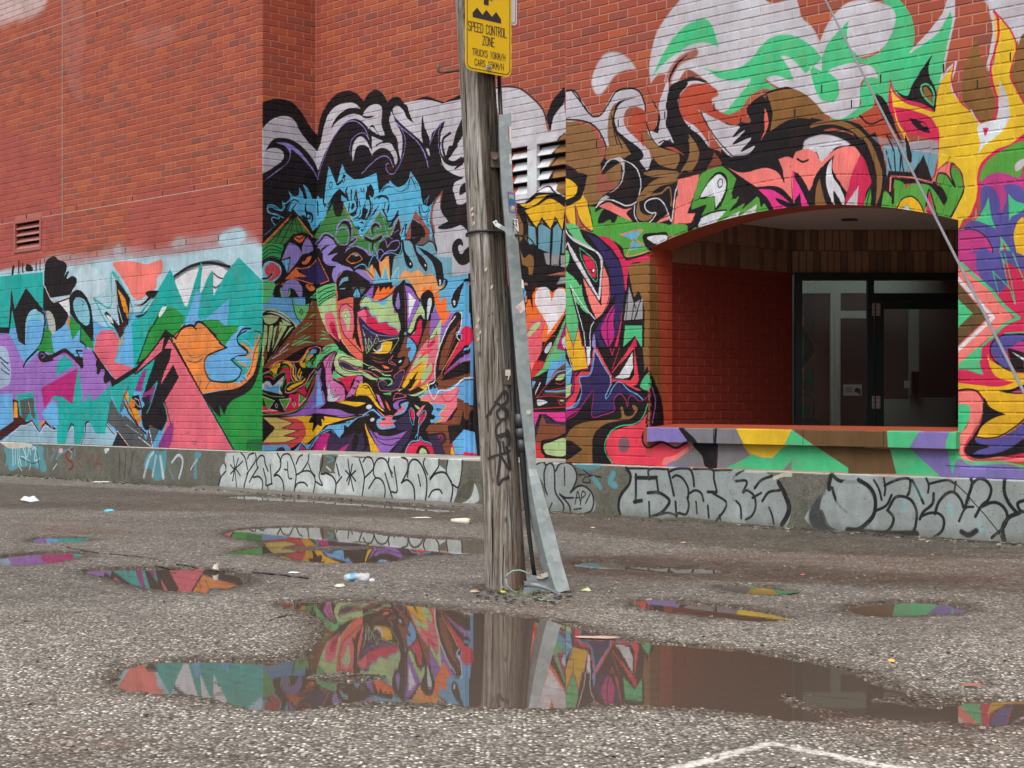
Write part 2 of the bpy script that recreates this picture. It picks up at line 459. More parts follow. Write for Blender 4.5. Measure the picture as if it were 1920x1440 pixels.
PAINT['B'] = """
Fs K ~1 -321,925* -321,1303 -284,1322 -211,1322 -135,1300 -75,1256 -35,1210 9,1173* 23,1223 62,1268 119,1295 179,1295 221,1278 253,1252* 280,1273 316,1280 351,1260 373,1233* 395,1243 426,1242 447,1225* 469,1215 511,1222 561,1225 607,1209 644,1196* 676,1202 755,1197 794,1017 794,652 -321,712*
Sc K w2.2 400,1237 399,1270
Fc K -310,696 1180,619 1180,85 -310,35
Fs W ~0 -326,1078* -326,1212* -289,1241 -237,1259 -170,1258 -120,1238 -85,1196 -40,1155 9,1120* 28,1147 43,1192 71,1235 119,1257 175,1258 212,1248 239,1229* 179,1236 138,1229 100,1208 81,1184* 109,1201 147,1214 203,1218 248,1204 276,1194 305,1196* 271,1201* 248,1206* 257,1219 285,1233 316,1234 343,1222 345,1197 343,1167 360,1131* 334,1134 316,1153 302,1169 289,1170 280,1160 266,1173* 230,1195 193,1202 147,1191 86,1146 43,1102 14,1056* -16,1097 -70,1141 -125,1171 -186,1187 -242,1187 -289,1153* -258,1159 -211,1154 -180,1135 -186,1112 -237,1093 -294,1078
Fs V ~0 -221,1174 -155,1165 -95,1135 -45,1094 -6,1058 9,1027* -16,1059 -65,1099 -115,1131 -137,1144* -140,1119 -160,1097 -221,1074 -305,1049* -227,1077 -165,1098 -145,1119 -150,1138 -175,1159
Ss K taper w7.4 81,1184 109,1213 156,1232 193,1235 239,1229
Ss K taper w6.2 239,1210 262,1199 307,1198
Ss V w3.4 9,1027 33,1077 86,1146 138,1186 184,1197 226,1187 262,1160 280,1126
Ss V w2.5 280,1129 257,1149 226,1151 193,1137 182,1112 184,1089
Ss K w8.4 289,1139 296,1105 294,1088
Fs W 196,1068* 193,1105 212,1134 239,1141 266,1125 296,1088* 294,1136* 325,1124 351,1114* 338,1109 307,1109* 382,1104 408,1081 421,1058 417,1036 411,1031* 400,1060 373,1085 338,1093 307,1084 294,1074* 276,1102 248,1113 216,1108 198,1068*
Ss K w4.5 316,1103 338,1109 365,1108
Ss V w3.3 244,1023 307,1056 351,1067 382,1056 402,1027
Ss V w2.8 402,1027 373,1041 365,1028 382,1009 408,1009 443,1047 460,1097 447,1132 413,1166
Fs mr3 382,1040 400,1024 382,1020 369,1030
Fs W 285,1162 298,1164 316,1150 323,1138 294,1153
Fs W 391,1202* 382,1173 395,1141 421,1110 426,1079 436,1045* 445,1083 443,1121 417,1160 400,1190
Fs W 400,1209 421,1215 447,1200 464,1179 503,1150* 452,1219* 511,1219 561,1215 619,1199 648,1188 696,1187 755,1179 755,1074 635,1061 578,1041 549,1082* 503,1114 447,1151 408,1183
Fs W 452,1215* 511,1219 561,1214 594,1205 619,1194 648,1194 692,1195 755,1184 763,1083 676,1078 635,1008 594,1066 578,1051* 549,1084 469,1148
Fs K 439,1223* 469,1208 477,1188 494,1159 507,1148* 469,1170 452,1197
Fs K 541,1169 551,1135 574,1095 578,1062* 549,1071* 536,1116
Ss V w3.3 408,1169 443,1143 494,1110 532,1078 561,1032 566,1015
Ss V w3.2 543,1066 555,1047 568,1009
Ss V w2.4 614,1062 626,1023 648,998
Fc K 570,1069 586,1110 627,1134 664,1146 644,1129 627,1105 623,1076 644,1087 668,1100 652,1086 644,1066 648,1033 668,1015 700,1014 728,1027 728,974 688,984 627,1014 586,1002
Fs W 627,1075 644,1135 664,1144 692,1129 716,1131 668,1084 644,1060* 648,1036 660,1024 688,1045 732,1079 732,1027 700,1012 668,1012 644,1028 627,1051
Fc K 724,1141 696,1102 664,1026 692,1055 732,1092 732,1129
Ss K w9.0 668,1100 639,1087 635,1061 652,1025 684,1011 720,1020
Fs W 623,1044* 644,1015 684,1000 732,1005 771,1001 771,962 724,964 676,980 639,1005
Fc K 704,1003 720,1017 728,1001 692,989 688,992
Ss V w2.7 623,1044 615,1079 619,1116 627,1134 603,1116 574,1076
Fs W 738,975* 726,959* 690,950 681,927 681,907 696,888 720,883 741,888 755,905 743,918 723,912 711,913 711,929 726,943 743,945 796,944 796,979*
Fc cy 35,896 57,1016 71,1065 112,999 142,1065 161,1032 203,1008 248,1006 318,1017 331,953 338,955 373,977 382,990 400,974 426,961 460,969 477,983 484,1007 511,977 532,951 536,921 553,881 553,841 38,867
Fs K 109,1000* 128,1009* 161,1023 147,1030* 138,1003* 119,996*
Ss K w2.9 81,1013 72,1003 81,992 90,1003 81,1013
Ss K w2.9 149,1022 140,1012 149,1004 155,1014 149,1022
Fc K 331,952 338,958 369,977 382,979 382,990 373,991 334,959
Ss K w3.3 347,957 373,969 400,963 426,950 460,952 481,980
Ss cy w2.5 338,958 360,973 378,977 400,963 430,950 460,955 475,970
Ss K w2.5 486,991 469,943 456,906 469,886 490,892 524,927 528,938
Ss K w2.5 494,914 490,928 503,940 515,942
Ss K w3.8 520,933 494,908
Sc K w1.9 490,985 507,959
Sc K w1.9 498,973 511,950
Sc K w1.9 486,988 503,962
Sc K w1.9 503,975 520,957
Fs K 419,928 426,925 419,923 413,926
Ss K w7.4 166,983 161,972 170,954 184,913
Ss K w5.7 189,975 189,944
Ss K w6.2 216,972 207,945 221,904
Ss K w4.0 239,976 244,964
Ss K w3.9 253,975 255,960
Fs K 287,985 307,958 298,942 289,946 280,950 285,921 289,893 266,934 266,962
Ss K w6.7 307,913 334,939 360,939 382,921 373,891
Ss K w3.9 316,921 347,927 360,914 351,893
Ss K w3.9 307,936 338,944 373,935
Ss K w3.4 239,908 253,927 257,895
Fc K 128,986 95,969 62,938 57,895 138,888 138,965 166,949 184,907 212,905 156,967
Fs cy -70,1020* -45,1003 -20,971 -11,947 14,977* 33,955 57,938 76,980* 43,896 -35,902 -45,965
Sc K w3.5 14,974 57,935
Ss K w4.7 -35,952 -16,930 4,899
Fc cy -87,960 -65,918 -35,889 -17,859 16,876 38,896 52,915 38,938 38,962 -72,971
Sc K w6.6 9,955 12,911
Sc K w4.4 41,948 49,934
Fc cy 148,943 245,816 349,904 366,932
Ss K w5.5 179,932 176,906 193,894 211,897 218,920 214,937
Ss K w4.7 231,936 235,899 218,884 200,883
Ss K w4.2 262,933 248,898 235,880 214,871
Ss K w3.8 289,930 289,895 262,874
Fc K 214,865 235,867 242,858 228,851
Fc K 245,837 238,846 255,845
Fc K 235,876 262,886 262,870
Ss K w3.8 313,903 282,872 255,840
Ss K w2.5 296,926 299,900 282,881
Ss K w3.8 329,914 302,887
Ss W w2.1 152,938 245,824 333,899
Ss cy w3.0 77,945 41,898 12,859
Fc K -302,860 -125,941 -17,859 38,877 12,850 -6,821 -13,690 -302,705
Fc vg 95,943 145,939 245,812 336,895 415,822 415,783 282,779 214,801 145,789 95,805 -13,839
Fc vg 336,895 479,746 179,765
Fs K 97,943 145,943 145,918 134,899 116,896 102,906 95,924
Ss orr w1.7 145,930 242,816 333,895
Ss V w7.7 109,843 123,870 155,882 183,872 190,841 183,820
Ss K taper w12.9 120,859 145,875 176,866 186,835 179,808
Ss V w3.9 113,849 141,860 169,851 176,829 166,804 134,807 102,830 67,846 38,846 12,828 -2,816
Ss K w7.7 173,800 190,809 211,818
Ss V w4.3 193,815 214,824 218,814 193,803 179,799
Ss V w5.0 289,827 286,851 309,862 333,855 339,842
Ss K taper w10.5 302,824 296,846 316,855 336,843
Ss V w2.9 316,825 313,840 333,841
Ss V w4.2 248,816 269,820 296,812 316,819 343,821 349,810 333,801
Ss K w9.7 262,817 296,804 316,804 343,815
Ss V w3.8 282,796 282,779 289,764 302,761
Ss K w8.4 302,799 296,778
Ss V w4.2 309,794 323,756 349,771
Fc K 207,929 200,913 186,914 193,935
Fs V 9,780* 16,828 52,843 88,827 113,804* 95,792 63,775 120,780* 84,758 131,745 186,726 204,712* 162,721 120,709 106,681* 88,702 92,727 109,737 67,742 41,759 38,783 23,784 20,788
Ss K w6.5 16,819 52,841 92,827 116,804 155,788
Ss K taper w7.8 27,771 31,792 59,805 74,807
Fc K 63,775 95,794 123,803 173,800 145,776 145,735 109,752 84,758 120,780
Fs K 152,775* 179,791 214,793 248,782 289,758 316,765* 329,739 299,736 279,710 262,730 235,736 207,725* 145,739
Fs V 152,775* 173,793 214,797 262,777 289,762 265,781 235,791 207,792 179,789
Ss ol w3.0 164,753 183,767 207,773 228,768 245,754 228,743 190,741 164,753
Fs cy 204,766 211,769 228,766 224,762 211,762
Ss cy w2.9 207,725 235,734 262,730 279,710 282,737 309,761 326,739 349,758
Fs K -110,757* -72,777 -35,790 1,798 23,797 38,752 74,690 106,681 109,632 1,636 -72,671 -174,710*
Ss ol w4.4 -110,744 -72,739 -35,744 -6,755 1,763
Fc nv -95,738 -35,739 9,763 70,692 23,683 -13,688 -102,706 -125,714 -50,712
Sc ol w3.1 12,771 72,692 23,683
Fc lg2 5,669 95,680 106,632 -39,638 1,658
Ss K w3.5 12,656 38,667 95,673
Ss K w3.5 12,640 45,654 99,667
Ss K w3.5 38,635 102,656
Ss K w3.1 -39,652 -10,646 20,660
Fs K 109,632* 109,679 120,704 155,717 197,715 248,695 289,674* 265,624*
Fs sb 123,670* 138,693 176,699 214,690 255,671* 228,669* 193,683 155,685
Fc sb 127,663 159,664 145,645
Fc gr 179,665 214,665 193,655
Fc gr 231,658 265,660 242,634
Fc gr 159,634 173,650 186,637
Fc cy 200,636 219,660 235,647 228,626 207,627
Ss V w3.0 106,662 109,694 145,718
Ss sal2 w1.7 109,662 113,694 145,716
Fs V 207,714* 224,720 262,707 296,690 302,675 289,674* 248,697
Fs tn 248,716* 282,704 302,681 349,675 349,733 296,736 292,724
Fs K 617,777 595,859 602,899 632,932 678,932 708,869 755,826 755,767
Fs mr 635,932* 605,910 586,888 577,864 580,840 592,815 599,798* 586,799 574,824* 543,851 511,886* 486,864 470,832 460,776* 486,774 486,817 489,847 502,856 536,837 552,816 552,802 533,783 602,778*
Fc cy 454,801 460,852 482,868 505,887 517,878 533,901 543,898 571,889 580,894 605,910 632,930 599,907 583,888 577,864 577,840 583,824 589,801 583,787 574,790 577,816 549,844 517,873 505,885 479,860 463,833 457,776 428,800 441,872 441,892 479,889 524,905
Fc cy 376,939 479,950 533,937 536,912 533,884 505,886 479,866 441,826 434,802 428,836 425,867 395,896 382,914
Ss K w2.8 527,901 533,868 549,859 564,865 574,881
Ss K w2.4 536,896 543,877 558,874 574,887
Ss K w2.4 524,893 530,864 549,851 571,861
Ss cy w1.8 572,923 564,906 554,891 549,901 572,923
Fs K 563,853 566,845 563,841 560,848
Sc K w2.8 564,837 577,828
Fs wht 626,918* 623,891 632,866 660,838* 638,825 614,821 660,816 690,821 720,821 749,797 755,759 605,770 599,818 589,843 591,879 605,902
Fs K 612,822 648,835 678,836 720,825 678,816 641,815
Sc mr w3.2 629,920 632,932
Fs K 489,851 502,854 539,833 554,814 549,794 524,775 489,778 486,827
Fc K 336,901 376,819 389,810 428,867 441,835 434,817 425,832 395,805 428,790 441,781 408,783 382,802
Ss cy w2.9 339,899 382,812 425,867 438,831 441,818
Ss cy w2.9 343,901 362,886 372,863 382,858 402,875 425,889
Ss K w6.2 349,900 366,878 376,860 402,864 425,887
Ss cy w3.3 376,838 392,838 412,853 425,869
Ss K w6.2 382,843 402,858 425,877
Ss ol w2.9 382,808 425,865 441,820
Fc K 441,822 460,852 454,836 441,812
Ss V w2.9 382,806 402,817 425,830 428,807
Fc K 200,883 262,878 276,906 248,915 242,884 211,884
Ss cy w3.4 231,965 238,918 214,888 193,884
Ss K w7.7 214,967 221,932 214,907 186,897
Ss K w5.5 272,978 276,957 289,914 276,885
Fc cy 204,870 238,878 262,874 248,845
Ss K w2.1 259,925 248,909 255,891 262,908 259,925
Ss cy w2.1 306,912 282,872 242,827
Ss cy w2.1 204,876 245,824 333,895
Ss K w2.5 296,909 269,869 245,837
Fc K 214,856 238,850 224,843
Fc K 228,868 248,871 255,862
Fs K 678,745 681,768 696,781 714,782 726,771 727,759 714,764 705,757 711,740 723,736 738,749 761,757 761,715 726,702 699,715
Fc wht 595,798 761,794 755,767 767,725 767,676 678,673 672,729 608,733 605,776
Fs K 678,745 681,768 696,781 714,782 726,771 727,759 714,764 705,757 711,740 723,736 738,749 767,756 761,715 726,702 699,715
Fc sb 454,797 602,790 608,735 672,729 678,673 767,676 767,495 428,505 395,672 395,749 441,752
Fc sbl 617,672 767,664 767,495 617,500
Fc sb ~1 638,729 678,729 678,669 638,671
Fc mrb 492,802 595,794 602,776 574,784 543,774 508,780
Ss cy w3.2 574,806 580,789 589,805
Fc K 438,798 486,798 536,801 533,791 511,780 498,779 479,793 454,795
Ss K w4.0 498,779 543,774 571,784 595,776 606,753
Sc K w4.0 595,798 608,753
Fs K 441,795 454,790 460,761 482,737 495,720 492,706 476,707 460,720 454,739 447,762
Ss cy w2.9 454,795 460,765 486,739 497,718 489,705 470,711 457,731 447,756
Fs wh 481,725 487,723 486,717 481,719
Fs K 486,798 508,776 517,755 549,733 564,710 558,694 543,705 524,726 505,758
Fs wh 552,717 558,714 558,708 553,710
Fs K 511,776 555,759 599,736 629,716 638,687 641,669* 657,662 654,646 635,635 591,623* 617,632 641,651 648,663 638,661 635,651 623,646 614,648 605,673 599,698 580,727 549,747 524,763
Ss cy w2.8 511,776 561,734 586,712 599,681 608,661
Ss cy w2.8 511,776 599,742 632,716 640,679
Fs tn 648,663 641,643 614,632 591,623 524,612 492,663 605,665 611,649 629,642 645,653
Fs wh 619,662 623,666 628,662 623,646
Fs K 758,661* 720,647 693,630 675,604 678,583 687,577 699,581 708,600 720,629 732,644 761,655*
Fs wh 682,597 687,600 693,597 690,585 685,587
Fs tn 428,673* 447,698 463,702 492,692* 511,699 530,698 549,684 558,682 574,686 589,682 602,665 486,663* 476,672 454,677 434,672
Fc tn 289,737 296,736 306,706 313,677 296,686 286,720
Fs tn 336,717 346,738 379,750 385,694 382,673 362,703 343,679
Fc sbl 299,669 313,706 319,722 343,679 364,724 384,673 392,689 428,716 425,671
Ss yel w2.1 314,672 319,706
Ss yel w2.9 344,683 364,723 382,673
Ss yel w2.9 392,685 428,714 425,671
Fc K 296,745 382,750 329,747 333,717 343,679 306,723 309,706 296,736
Fc K 379,750 405,752 389,677 385,675
Fc K 276,725 336,742 316,760 302,761
Fs K 460,665* 492,655 524,614 533,604 492,544 476,516 441,517 441,557 415,578 399,610 399,635 415,655
Fs K 395,519 460,517 460,669 428,658 402,635 397,608 415,576 434,555 441,517
Fs V 425,638 433,608 434,592 425,584 413,593 415,613
Fs pr 457,657* 486,647 508,625 530,600* 511,574 470,516* 467,607
Fs wh 475,633* 489,624 510,609* 492,581 476,553* 476,606
Ss mrr w3.3 454,657 460,587 460,517
Fc pr 395,631 441,653 428,658 460,665 395,519 434,518 433,549 402,585 392,610
Fs K 460,667 428,658 402,635 397,608 415,576 434,555 441,517 460,517 454,657
Fs V 425,638 433,608 434,592 425,584 413,593 415,613
Fc lgr 235,613 262,631 349,612 395,631 395,606 408,572 438,546 434,518 412,518 376,532 326,550 289,573 276,599 235,600
Fc ol2 299,619 329,663 336,642 356,658 362,649 382,658 385,648 412,657 395,637 369,626 339,619 319,617
Fc pr 259,635 296,663 306,662 296,623
Ss pr w2.5 292,623 309,614 339,615 369,620 402,637
Ss sbl w2.9 245,625 262,637 292,619 309,612 339,610 382,625
Fc sbl 323,611 376,619 362,599 343,600
Fc crm 228,586 255,595 276,588 286,569 302,562 326,563 339,546 369,547 382,534 408,529 415,518 336,521
Fs pk2 242,587 255,591 276,561 316,536 379,519 313,521 262,548 231,579
Ss sbl w3.3 238,594 265,601 282,581 302,564 326,569 343,548 369,551 382,536 412,529
Fc nv 228,575 262,546 313,521 235,524
Ss sal2 w5.1 242,621 221,597 218,565 231,524
Fs K 204,606 211,661 173,684 173,641 204,606
Fc K 200,615 214,614 214,525 197,525
Fc sal 173,641 200,619 200,555 173,526
Fs cy 200,640* 219,665* 238,638* 218,605* 207,608*
Sc K w3.4 219,665 238,638 218,605 204,612 199,640 219,665
Sc K w2.1 219,660 216,607
Fc K 193,713 235,694 292,674 238,626 224,605 218,612 238,638 269,660 173,667 173,718
Fc gr 193,664 214,665 197,645
Fc gr 231,662 265,660 245,638
Fs lgr 530,596* 549,577 552,550* 543,557 521,556 498,532 482,516 473,516 505,564
Fs K 533,608 543,628 568,637 589,628 599,601 589,565 580,543 577,513 543,514 552,563
Fc sbl 530,616 524,604
Fs wh3 569,610 580,612 585,602 577,572 564,544 563,582
Fs K 495,516 514,548 533,561 549,544 549,514
Fs crm 511,515 527,541 535,545 539,514
Fc mrr 564,513 577,547 583,545 577,513
Fc pr 580,513 599,589 620,544 592,513
Fc ol2 592,623 620,628 620,598 632,603 648,615 654,598 654,567 672,568 666,552 648,539 638,511 623,534 602,589
Fc ol2 536,632 550,650 561,639 586,652 589,628 568,639
Fc lgr 592,513 614,532 635,561 632,511
Sc K w2.0 592,513 635,561 634,511
Fc pr 635,511 693,551 669,510
Ss wh w4.4 669,510 696,545 720,562 720,538 711,509
Fs K 672,510 702,547 718,560 718,540 708,509
Fc rd 687,510 708,539 702,509
Ss crm w13.8 741,510 764,507
Fc K 323,760 333,795 382,812 428,827 441,797 444,760 408,748 382,754 339,746 329,739
Fc vg 306,788 336,795 323,775
Fc vg 193,798 276,795 265,781 228,792 193,796
Ss V w3.7 306,788 323,760 329,741 352,758 382,768 415,768 431,784 425,797 395,795 372,780
Ss V w2.9 323,762 329,774 343,775 356,764
Ss V w2.9 372,780 366,797 352,814 372,815 395,805
Ss sbl w2.5 359,760 395,761 425,753 441,769 441,789
Fs K 207,782 193,794 166,792 228,792 262,777 292,756 276,733 235,736 207,729
Ss V w5.5 214,795 255,781 279,763 296,762 296,770
Ss ol w3.0 193,768 218,772 245,752 221,743 193,741
Fs cy 204,766 214,769 228,766 218,761
Ss cy w3.0 204,725 235,734 259,732 279,712 282,737 309,759 329,739
Fs V 207,712* 218,720 255,714 289,695 302,677 286,670*
Fc tn 255,718 276,708 302,690 299,682 276,700
Sc K w3.4 235,723 272,713 302,690
Fc K 173,714 214,712 289,674 262,658 173,706
Fs mrr -24,631* 5,628 20,607 34,565 67,521 109,491 120,472 106,463* 16,483 -57,478 -110,464 -170,443 -302,395* -302,413 -209,475 -110,544 -65,573 -39,603
Ss lg2 taper w5.7 -117,482 -57,496 1,490
Ss lg2 taper w5.2 12,494 38,504 92,500
Ss lg2 taper w3.5 23,513 41,517 59,512
Ss lg2 taper w3.5 23,529 41,528 70,516
Ss lg2 taper w5.3 -39,575 -10,584 5,586
Fc lgr 9,614 109,642 116,567 138,497 67,521 34,565
Fs lg2 9,667 102,682 109,649 52,625 20,609 9,619
Ss K w3.0 12,653 45,665 99,673
Ss K w3.0 16,636 45,650 102,660
Ss K w3.0 16,625 52,638 102,651
Ss K w3.0 16,614 52,630 99,643
Ss K w2.6 -39,641 1,639
Fs pk2 49,576 52,586 74,590 95,582 109,554 127,491 88,511 59,538
Fs crm 74,546 88,559 102,550 123,502 131,491 95,515
Ss K w3.0 102,513 92,529 99,533 109,519 123,495
Fc sal3 106,688 123,631 200,632 200,585 228,573 248,498 269,422 228,431 186,453 138,493 116,567
Fc K 116,623 200,636 200,657 123,661
Fs W3 292,669 296,669
Ss lgr w2.1 113,571 138,501 186,453
Fs pk2 127,579 134,605 162,613 190,600 204,568 193,521 183,496 148,522 131,549
Fs lgr 138,579 162,597 183,579 183,551 173,524 159,552
Ss K w3.0 162,613 134,605 127,575 145,523 183,491 245,452* 221,520
Ss K w3.0 162,613 193,598 204,576
Fc K 200,632 242,630 221,592 221,524 238,465 218,482 207,504 193,495 204,533
Fs wh 153,576 159,580 166,575 160,567
Ss K w1.3 159,581 152,574 160,563 167,573 159,581
Fc nv2 224,567 296,522 369,503 369,482 296,476 279,413 262,422 245,498
Sc lgr w1.5 248,526 289,463 292,501 316,479 329,500 369,486
Sc lgr w1.5 248,524 262,477 296,417
Fs lg2 34,469 81,486 120,480 123,467 159,456 190,440 116,454 106,463
Fc K 74,516 123,493 186,447 186,438 123,472 88,503
Fs lgr 190,442 159,449 123,454 106,442 99,420 116,396 159,381 228,382 269,375 306,362 323,366 269,394 200,402 141,415* 193,408 245,407 296,411 228,431
Fs nv2 123,426 159,426 211,408 228,397 176,400 138,411
Ss pkl w3.0 123,424 141,428 173,421 214,403 262,401 309,385 329,372
Ss K w2.6 190,438 141,443 120,431 155,428 200,414 248,405
Ss K w3.0 109,459 95,433 102,403 138,383 193,376 248,382 292,369
Ss K w2.6 123,426 134,409 173,396 221,391 269,388
Fc K -80,472 16,485 38,469 16,448 1,365 -326,368 -302,395 -170,443
Ss pkl w4.0 -302,395 -247,422 -193,437 -132,431 -95,432 -65,450 -43,471 1,479 27,470 20,454
Fs bl -43,454 -20,471 1,470 1,459 -20,453 -57,438
Fc lg2 -50,423 1,448 52,469 88,481 106,463 52,447 9,417 -2,396 -28,374 -43,365 -57,396
Ss K w5.7 1,444 -20,427 -13,418 -43,410 -54,427 -28,433
Ss lg2 w4.4 1,424 -32,409 -54,423 -35,436
Ss K w2.0 34,456 59,473 81,477 77,468 38,454
Ss K w2.6 106,463 52,449 9,417 1,396
Fs pk4 9,411* 52,438 99,459 99,438 81,395 88,364 56,365 45,417 38,426 16,395
Ss K w2.2 99,457 67,432 52,399
Ss K w2.2 99,457 77,427 67,395
Fc K 38,434 52,395 52,360 38,360 38,378 23,369 27,395 1,365 9,404
Fs V 9,389 27,408 34,408 16,365 1,365
Ss gn3 w2.6 113,467 88,433 81,405 88,377 116,364
Ss K w2.6 120,467 95,433 88,403 95,394
Fc lg2 95,399 138,379 211,374 200,363 123,364 88,377
Fc crm 109,373 211,380 200,359 145,359
Ss W w2.2 116,454 109,394 159,372
Fc K -306,414 1,409 -20,321 -95,277 -170,257 -306,256
Fc gn3 -57,355 -20,381 1,402 5,396 -28,361 -50,337
Fs pr 5,396* 38,408 27,374 38,343 52,295 23,278* 120,273 173,261 214,257* 148,248 70,256 1,260 -76,249 -209,250* -110,262 -57,286 -28,317 -2,365
Fc bl 12,382 27,343 41,291 -28,273 1,295 9,339
Ss gn3 w4.4 -302,254 -209,257 -132,264 -72,282 -35,313 -10,343 5,396
Fc K 31,408 52,408 59,304 159,295 248,284 282,295 276,314 309,308 309,270 276,261 193,259 123,276 16,275 56,291 45,325 38,336 27,334 38,373 23,374
Fc pk4 52,408 81,408 95,368 152,346 159,308 145,299 67,299 56,365
Fc pk4 214,376 242,378 262,363 221,350 207,318 173,314 159,308 179,342
Fs K 92,375 106,364 145,355 169,336 193,363 214,380 228,382 207,359 173,325 157,306* 152,342
Fs wh4 63,304 67,343 74,364 81,325* 109,338 95,312* 138,319 120,306 95,299
Ss K w1.9 63,304 67,345 74,367 83,325 109,338 92,312 138,320 120,304
Fs crm 109,373* 214,382 193,363 173,331 145,359
Fc K 193,368 269,379 369,370 369,316 296,312 362,270 296,295 276,278 186,308 190,321 211,316 248,361 207,367
Fs pk4 214,376 248,378 282,360 242,361 221,350 200,342
Fs yl 211,316* 221,342 235,356 262,358 296,341 316,314 329,291 362,267* 329,278 296,310 269,322
Ss K w2.5 245,348 255,352 276,343 262,340 248,346
Sc K w4.7 218,365 231,359
Sc K w4.3 197,342 211,340
Fc pk4 309,320 329,316 359,276 343,287
Fs yl 109,297* 145,301 228,297 276,297* 221,283 166,289
Fs wh3 267,280 279,290 294,287 289,278 276,275
Fs K -302,251 -209,248 -76,247 5,258 88,255 148,246 228,255 228,250 148,241 5,253 -95,244 -302,244
Fc yl -209,243 5,253 148,244 228,253 123,235 52,221 9,190 -50,158 -72,158
Fc bl -128,128 -76,165 -57,156 -28,159 1,188 70,221 131,226 228,250 296,259 309,282 362,243 323,243 302,257 228,248 193,231 173,216 152,224 148,192 127,179 81,206 23,190 -13,155 -43,130
Ss pkl w1.5 228,257 289,261 309,285
Fc K 123,179 152,201 155,222 173,214 186,222 193,231 228,248 296,257 316,278 362,243 323,238 329,215 369,212 369,195 276,198 276,137 159,134
Fs mg -20,128 9,173 45,195 77,193 63,169 56,130
Fc nv2 56,130 67,180 88,200 123,179 138,181 207,199 228,193 248,202 276,173 289,133
Fc mg 92,130 179,165 148,130
Ss K w3.5 -46,132 -20,159 -2,179 38,199 81,208 106,194 123,181
Fc ylp 34,129 52,156 49,128
Fs K 204,193 228,180 207,138 190,150
Fs K 248,198 276,173 269,152 242,134 259,162
Fc yl 259,232 276,202 343,132 292,131 282,169 262,211
Fc pr 269,225 296,203 369,195 369,133 346,132 296,190
Ss K w2.5 276,219 309,186 369,162
Ss K w2.1 296,203 329,186 369,178
Ss cy w3.3 369,212 339,214 326,226 326,241 362,242
Fs pkl 329,224 329,236 369,237 369,216 343,218
Fs wh3 287,240 296,248 309,245 302,236 292,236
Fs K 5,258 38,256 47,236 31,243* 32,219 9,223* -17,198 -13,229* -37,230 -24,247
Ss K w2.1 138,215 145,228 162,231
Ss K w2.1 174,229 186,240 207,242
Fc K 248,457 433,510 468,424 486,338 459,295 248,295
Fs nv2 248,545* 295,514 365,502 433,500* 424,493 342,492 277,477 248,477
Fs pk2 220,581 267,579 314,543 369,523 365,518 305,531 267,547
Fc crm 267,579 295,564 314,566 337,545 365,547 383,529 410,531 433,510 433,504 378,506 309,522 267,547
Fc lgr 291,579 424,573 437,533 428,510 415,525 383,537 374,549 332,545 314,569
Ss bl w2.9 281,567 309,568 332,545 369,549 383,535 406,534 433,510
Ss V w2.3 248,542 300,514 360,504 433,501
Fs K 424,573 451,572 459,549 451,509 464,486 446,452 433,453 428,499 437,530
Sc lgr w2.3 248,527 281,456 277,500 300,473 319,508 332,487 428,496 428,490 387,448
Sc lgr w2.3 258,515 267,451 295,470 291,503
Fs yl 284,453* 314,455 351,484 397,485* 392,465 374,450 332,448*
Fs wh 300,465 319,452 342,458 349,475 342,481 337,467 323,458
Fs gr 319,470 337,481 342,469 332,461 319,464
Ss mrr taper w4.6 286,444 323,433 369,434
Ss mrr taper w5.2 291,433 328,422 369,422
Fs ol2 344,413 365,410 383,402 360,402
Ss pkl w2.0 401,442 378,425 387,416 415,410 401,419 387,425 401,442
Ss pkl w2.3 300,409 323,400 355,392 392,393 397,399
Ss lgr w2.9 248,422 277,412 300,409 277,404
Ss lgr w3.5 295,400 323,397 355,382 387,380
Ss pkl w2.6 248,398 286,392 328,374 332,368
Fs lg2 332,374 365,373 392,370 397,353 369,347 392,359 374,368 342,365
Ss pkl w2.3 355,348 369,356 342,365 326,354 337,336 360,332 424,338 455,395 406,379 410,361 387,344 360,342
Fs nv2 337,359 355,362 369,355 355,346 378,344 406,356 410,376 451,390 424,341 360,336
Fc lg2 309,374 323,371 319,359
Fs lgr 248,384 291,368 323,368 305,374 277,386 248,395
Fs lg2 351,324* 392,327* 383,301*
Fc mrr 446,430 419,436 433,453 464,509 468,463 486,460 473,443 477,412 437,396 428,399
Fs K 415,419 433,433 459,438 451,418 433,407
Fs wh3 426,421 437,427 444,424 433,418
Fs bl 471,497* 490,488 512,465 504,440 484,418* 473,443 486,463 464,463*
Fs crm 468,500* 504,508 521,541 534,549 543,535 534,498 517,468* 495,491
Fs lgr 473,512* 504,547 521,564 547,557 556,545 539,560 517,547 504,525 486,510
Ss K w7.9 534,560 517,550 504,522 486,505 468,509
Fc K 539,552 565,545 530,462 517,462 539,512
Fc mrr 565,542 582,545 573,492 560,458 530,451 504,429 451,344 442,347 464,389 486,415 521,459
Fc pkl 565,486 608,505 629,493 608,421 599,365 565,354 486,338 442,341 521,451
Fs lgr 573,486 608,530 633,551 629,487 608,421 616,449 612,504 595,491
Sc K w2.2 633,554 573,492 565,464
Ss K w2.2 608,510 599,494 571,485
Fs crm 565,467 599,488 591,469 565,461
Fs rdl 442,344 486,383 530,442 591,458 556,428 573,405 591,416 595,393 573,366 495,335 477,332 504,366
Fs lgr 490,398 521,439 539,442 521,425 565,444 565,422 560,399 582,416 586,393 560,366 534,357 547,416 521,411
Fs yl 446,344 477,381 521,406 556,422 543,388 521,355 486,335
Fc K 442,330 477,355 482,369 490,366 521,394 504,363 517,369 486,338
Fc pr 582,567 692,563 650,517 620,468 633,551 573,494
Fc ol2 612,566 671,563 650,537 637,526 629,543
Fc bl 721,561 729,561 774,559 786,295 709,295 717,474
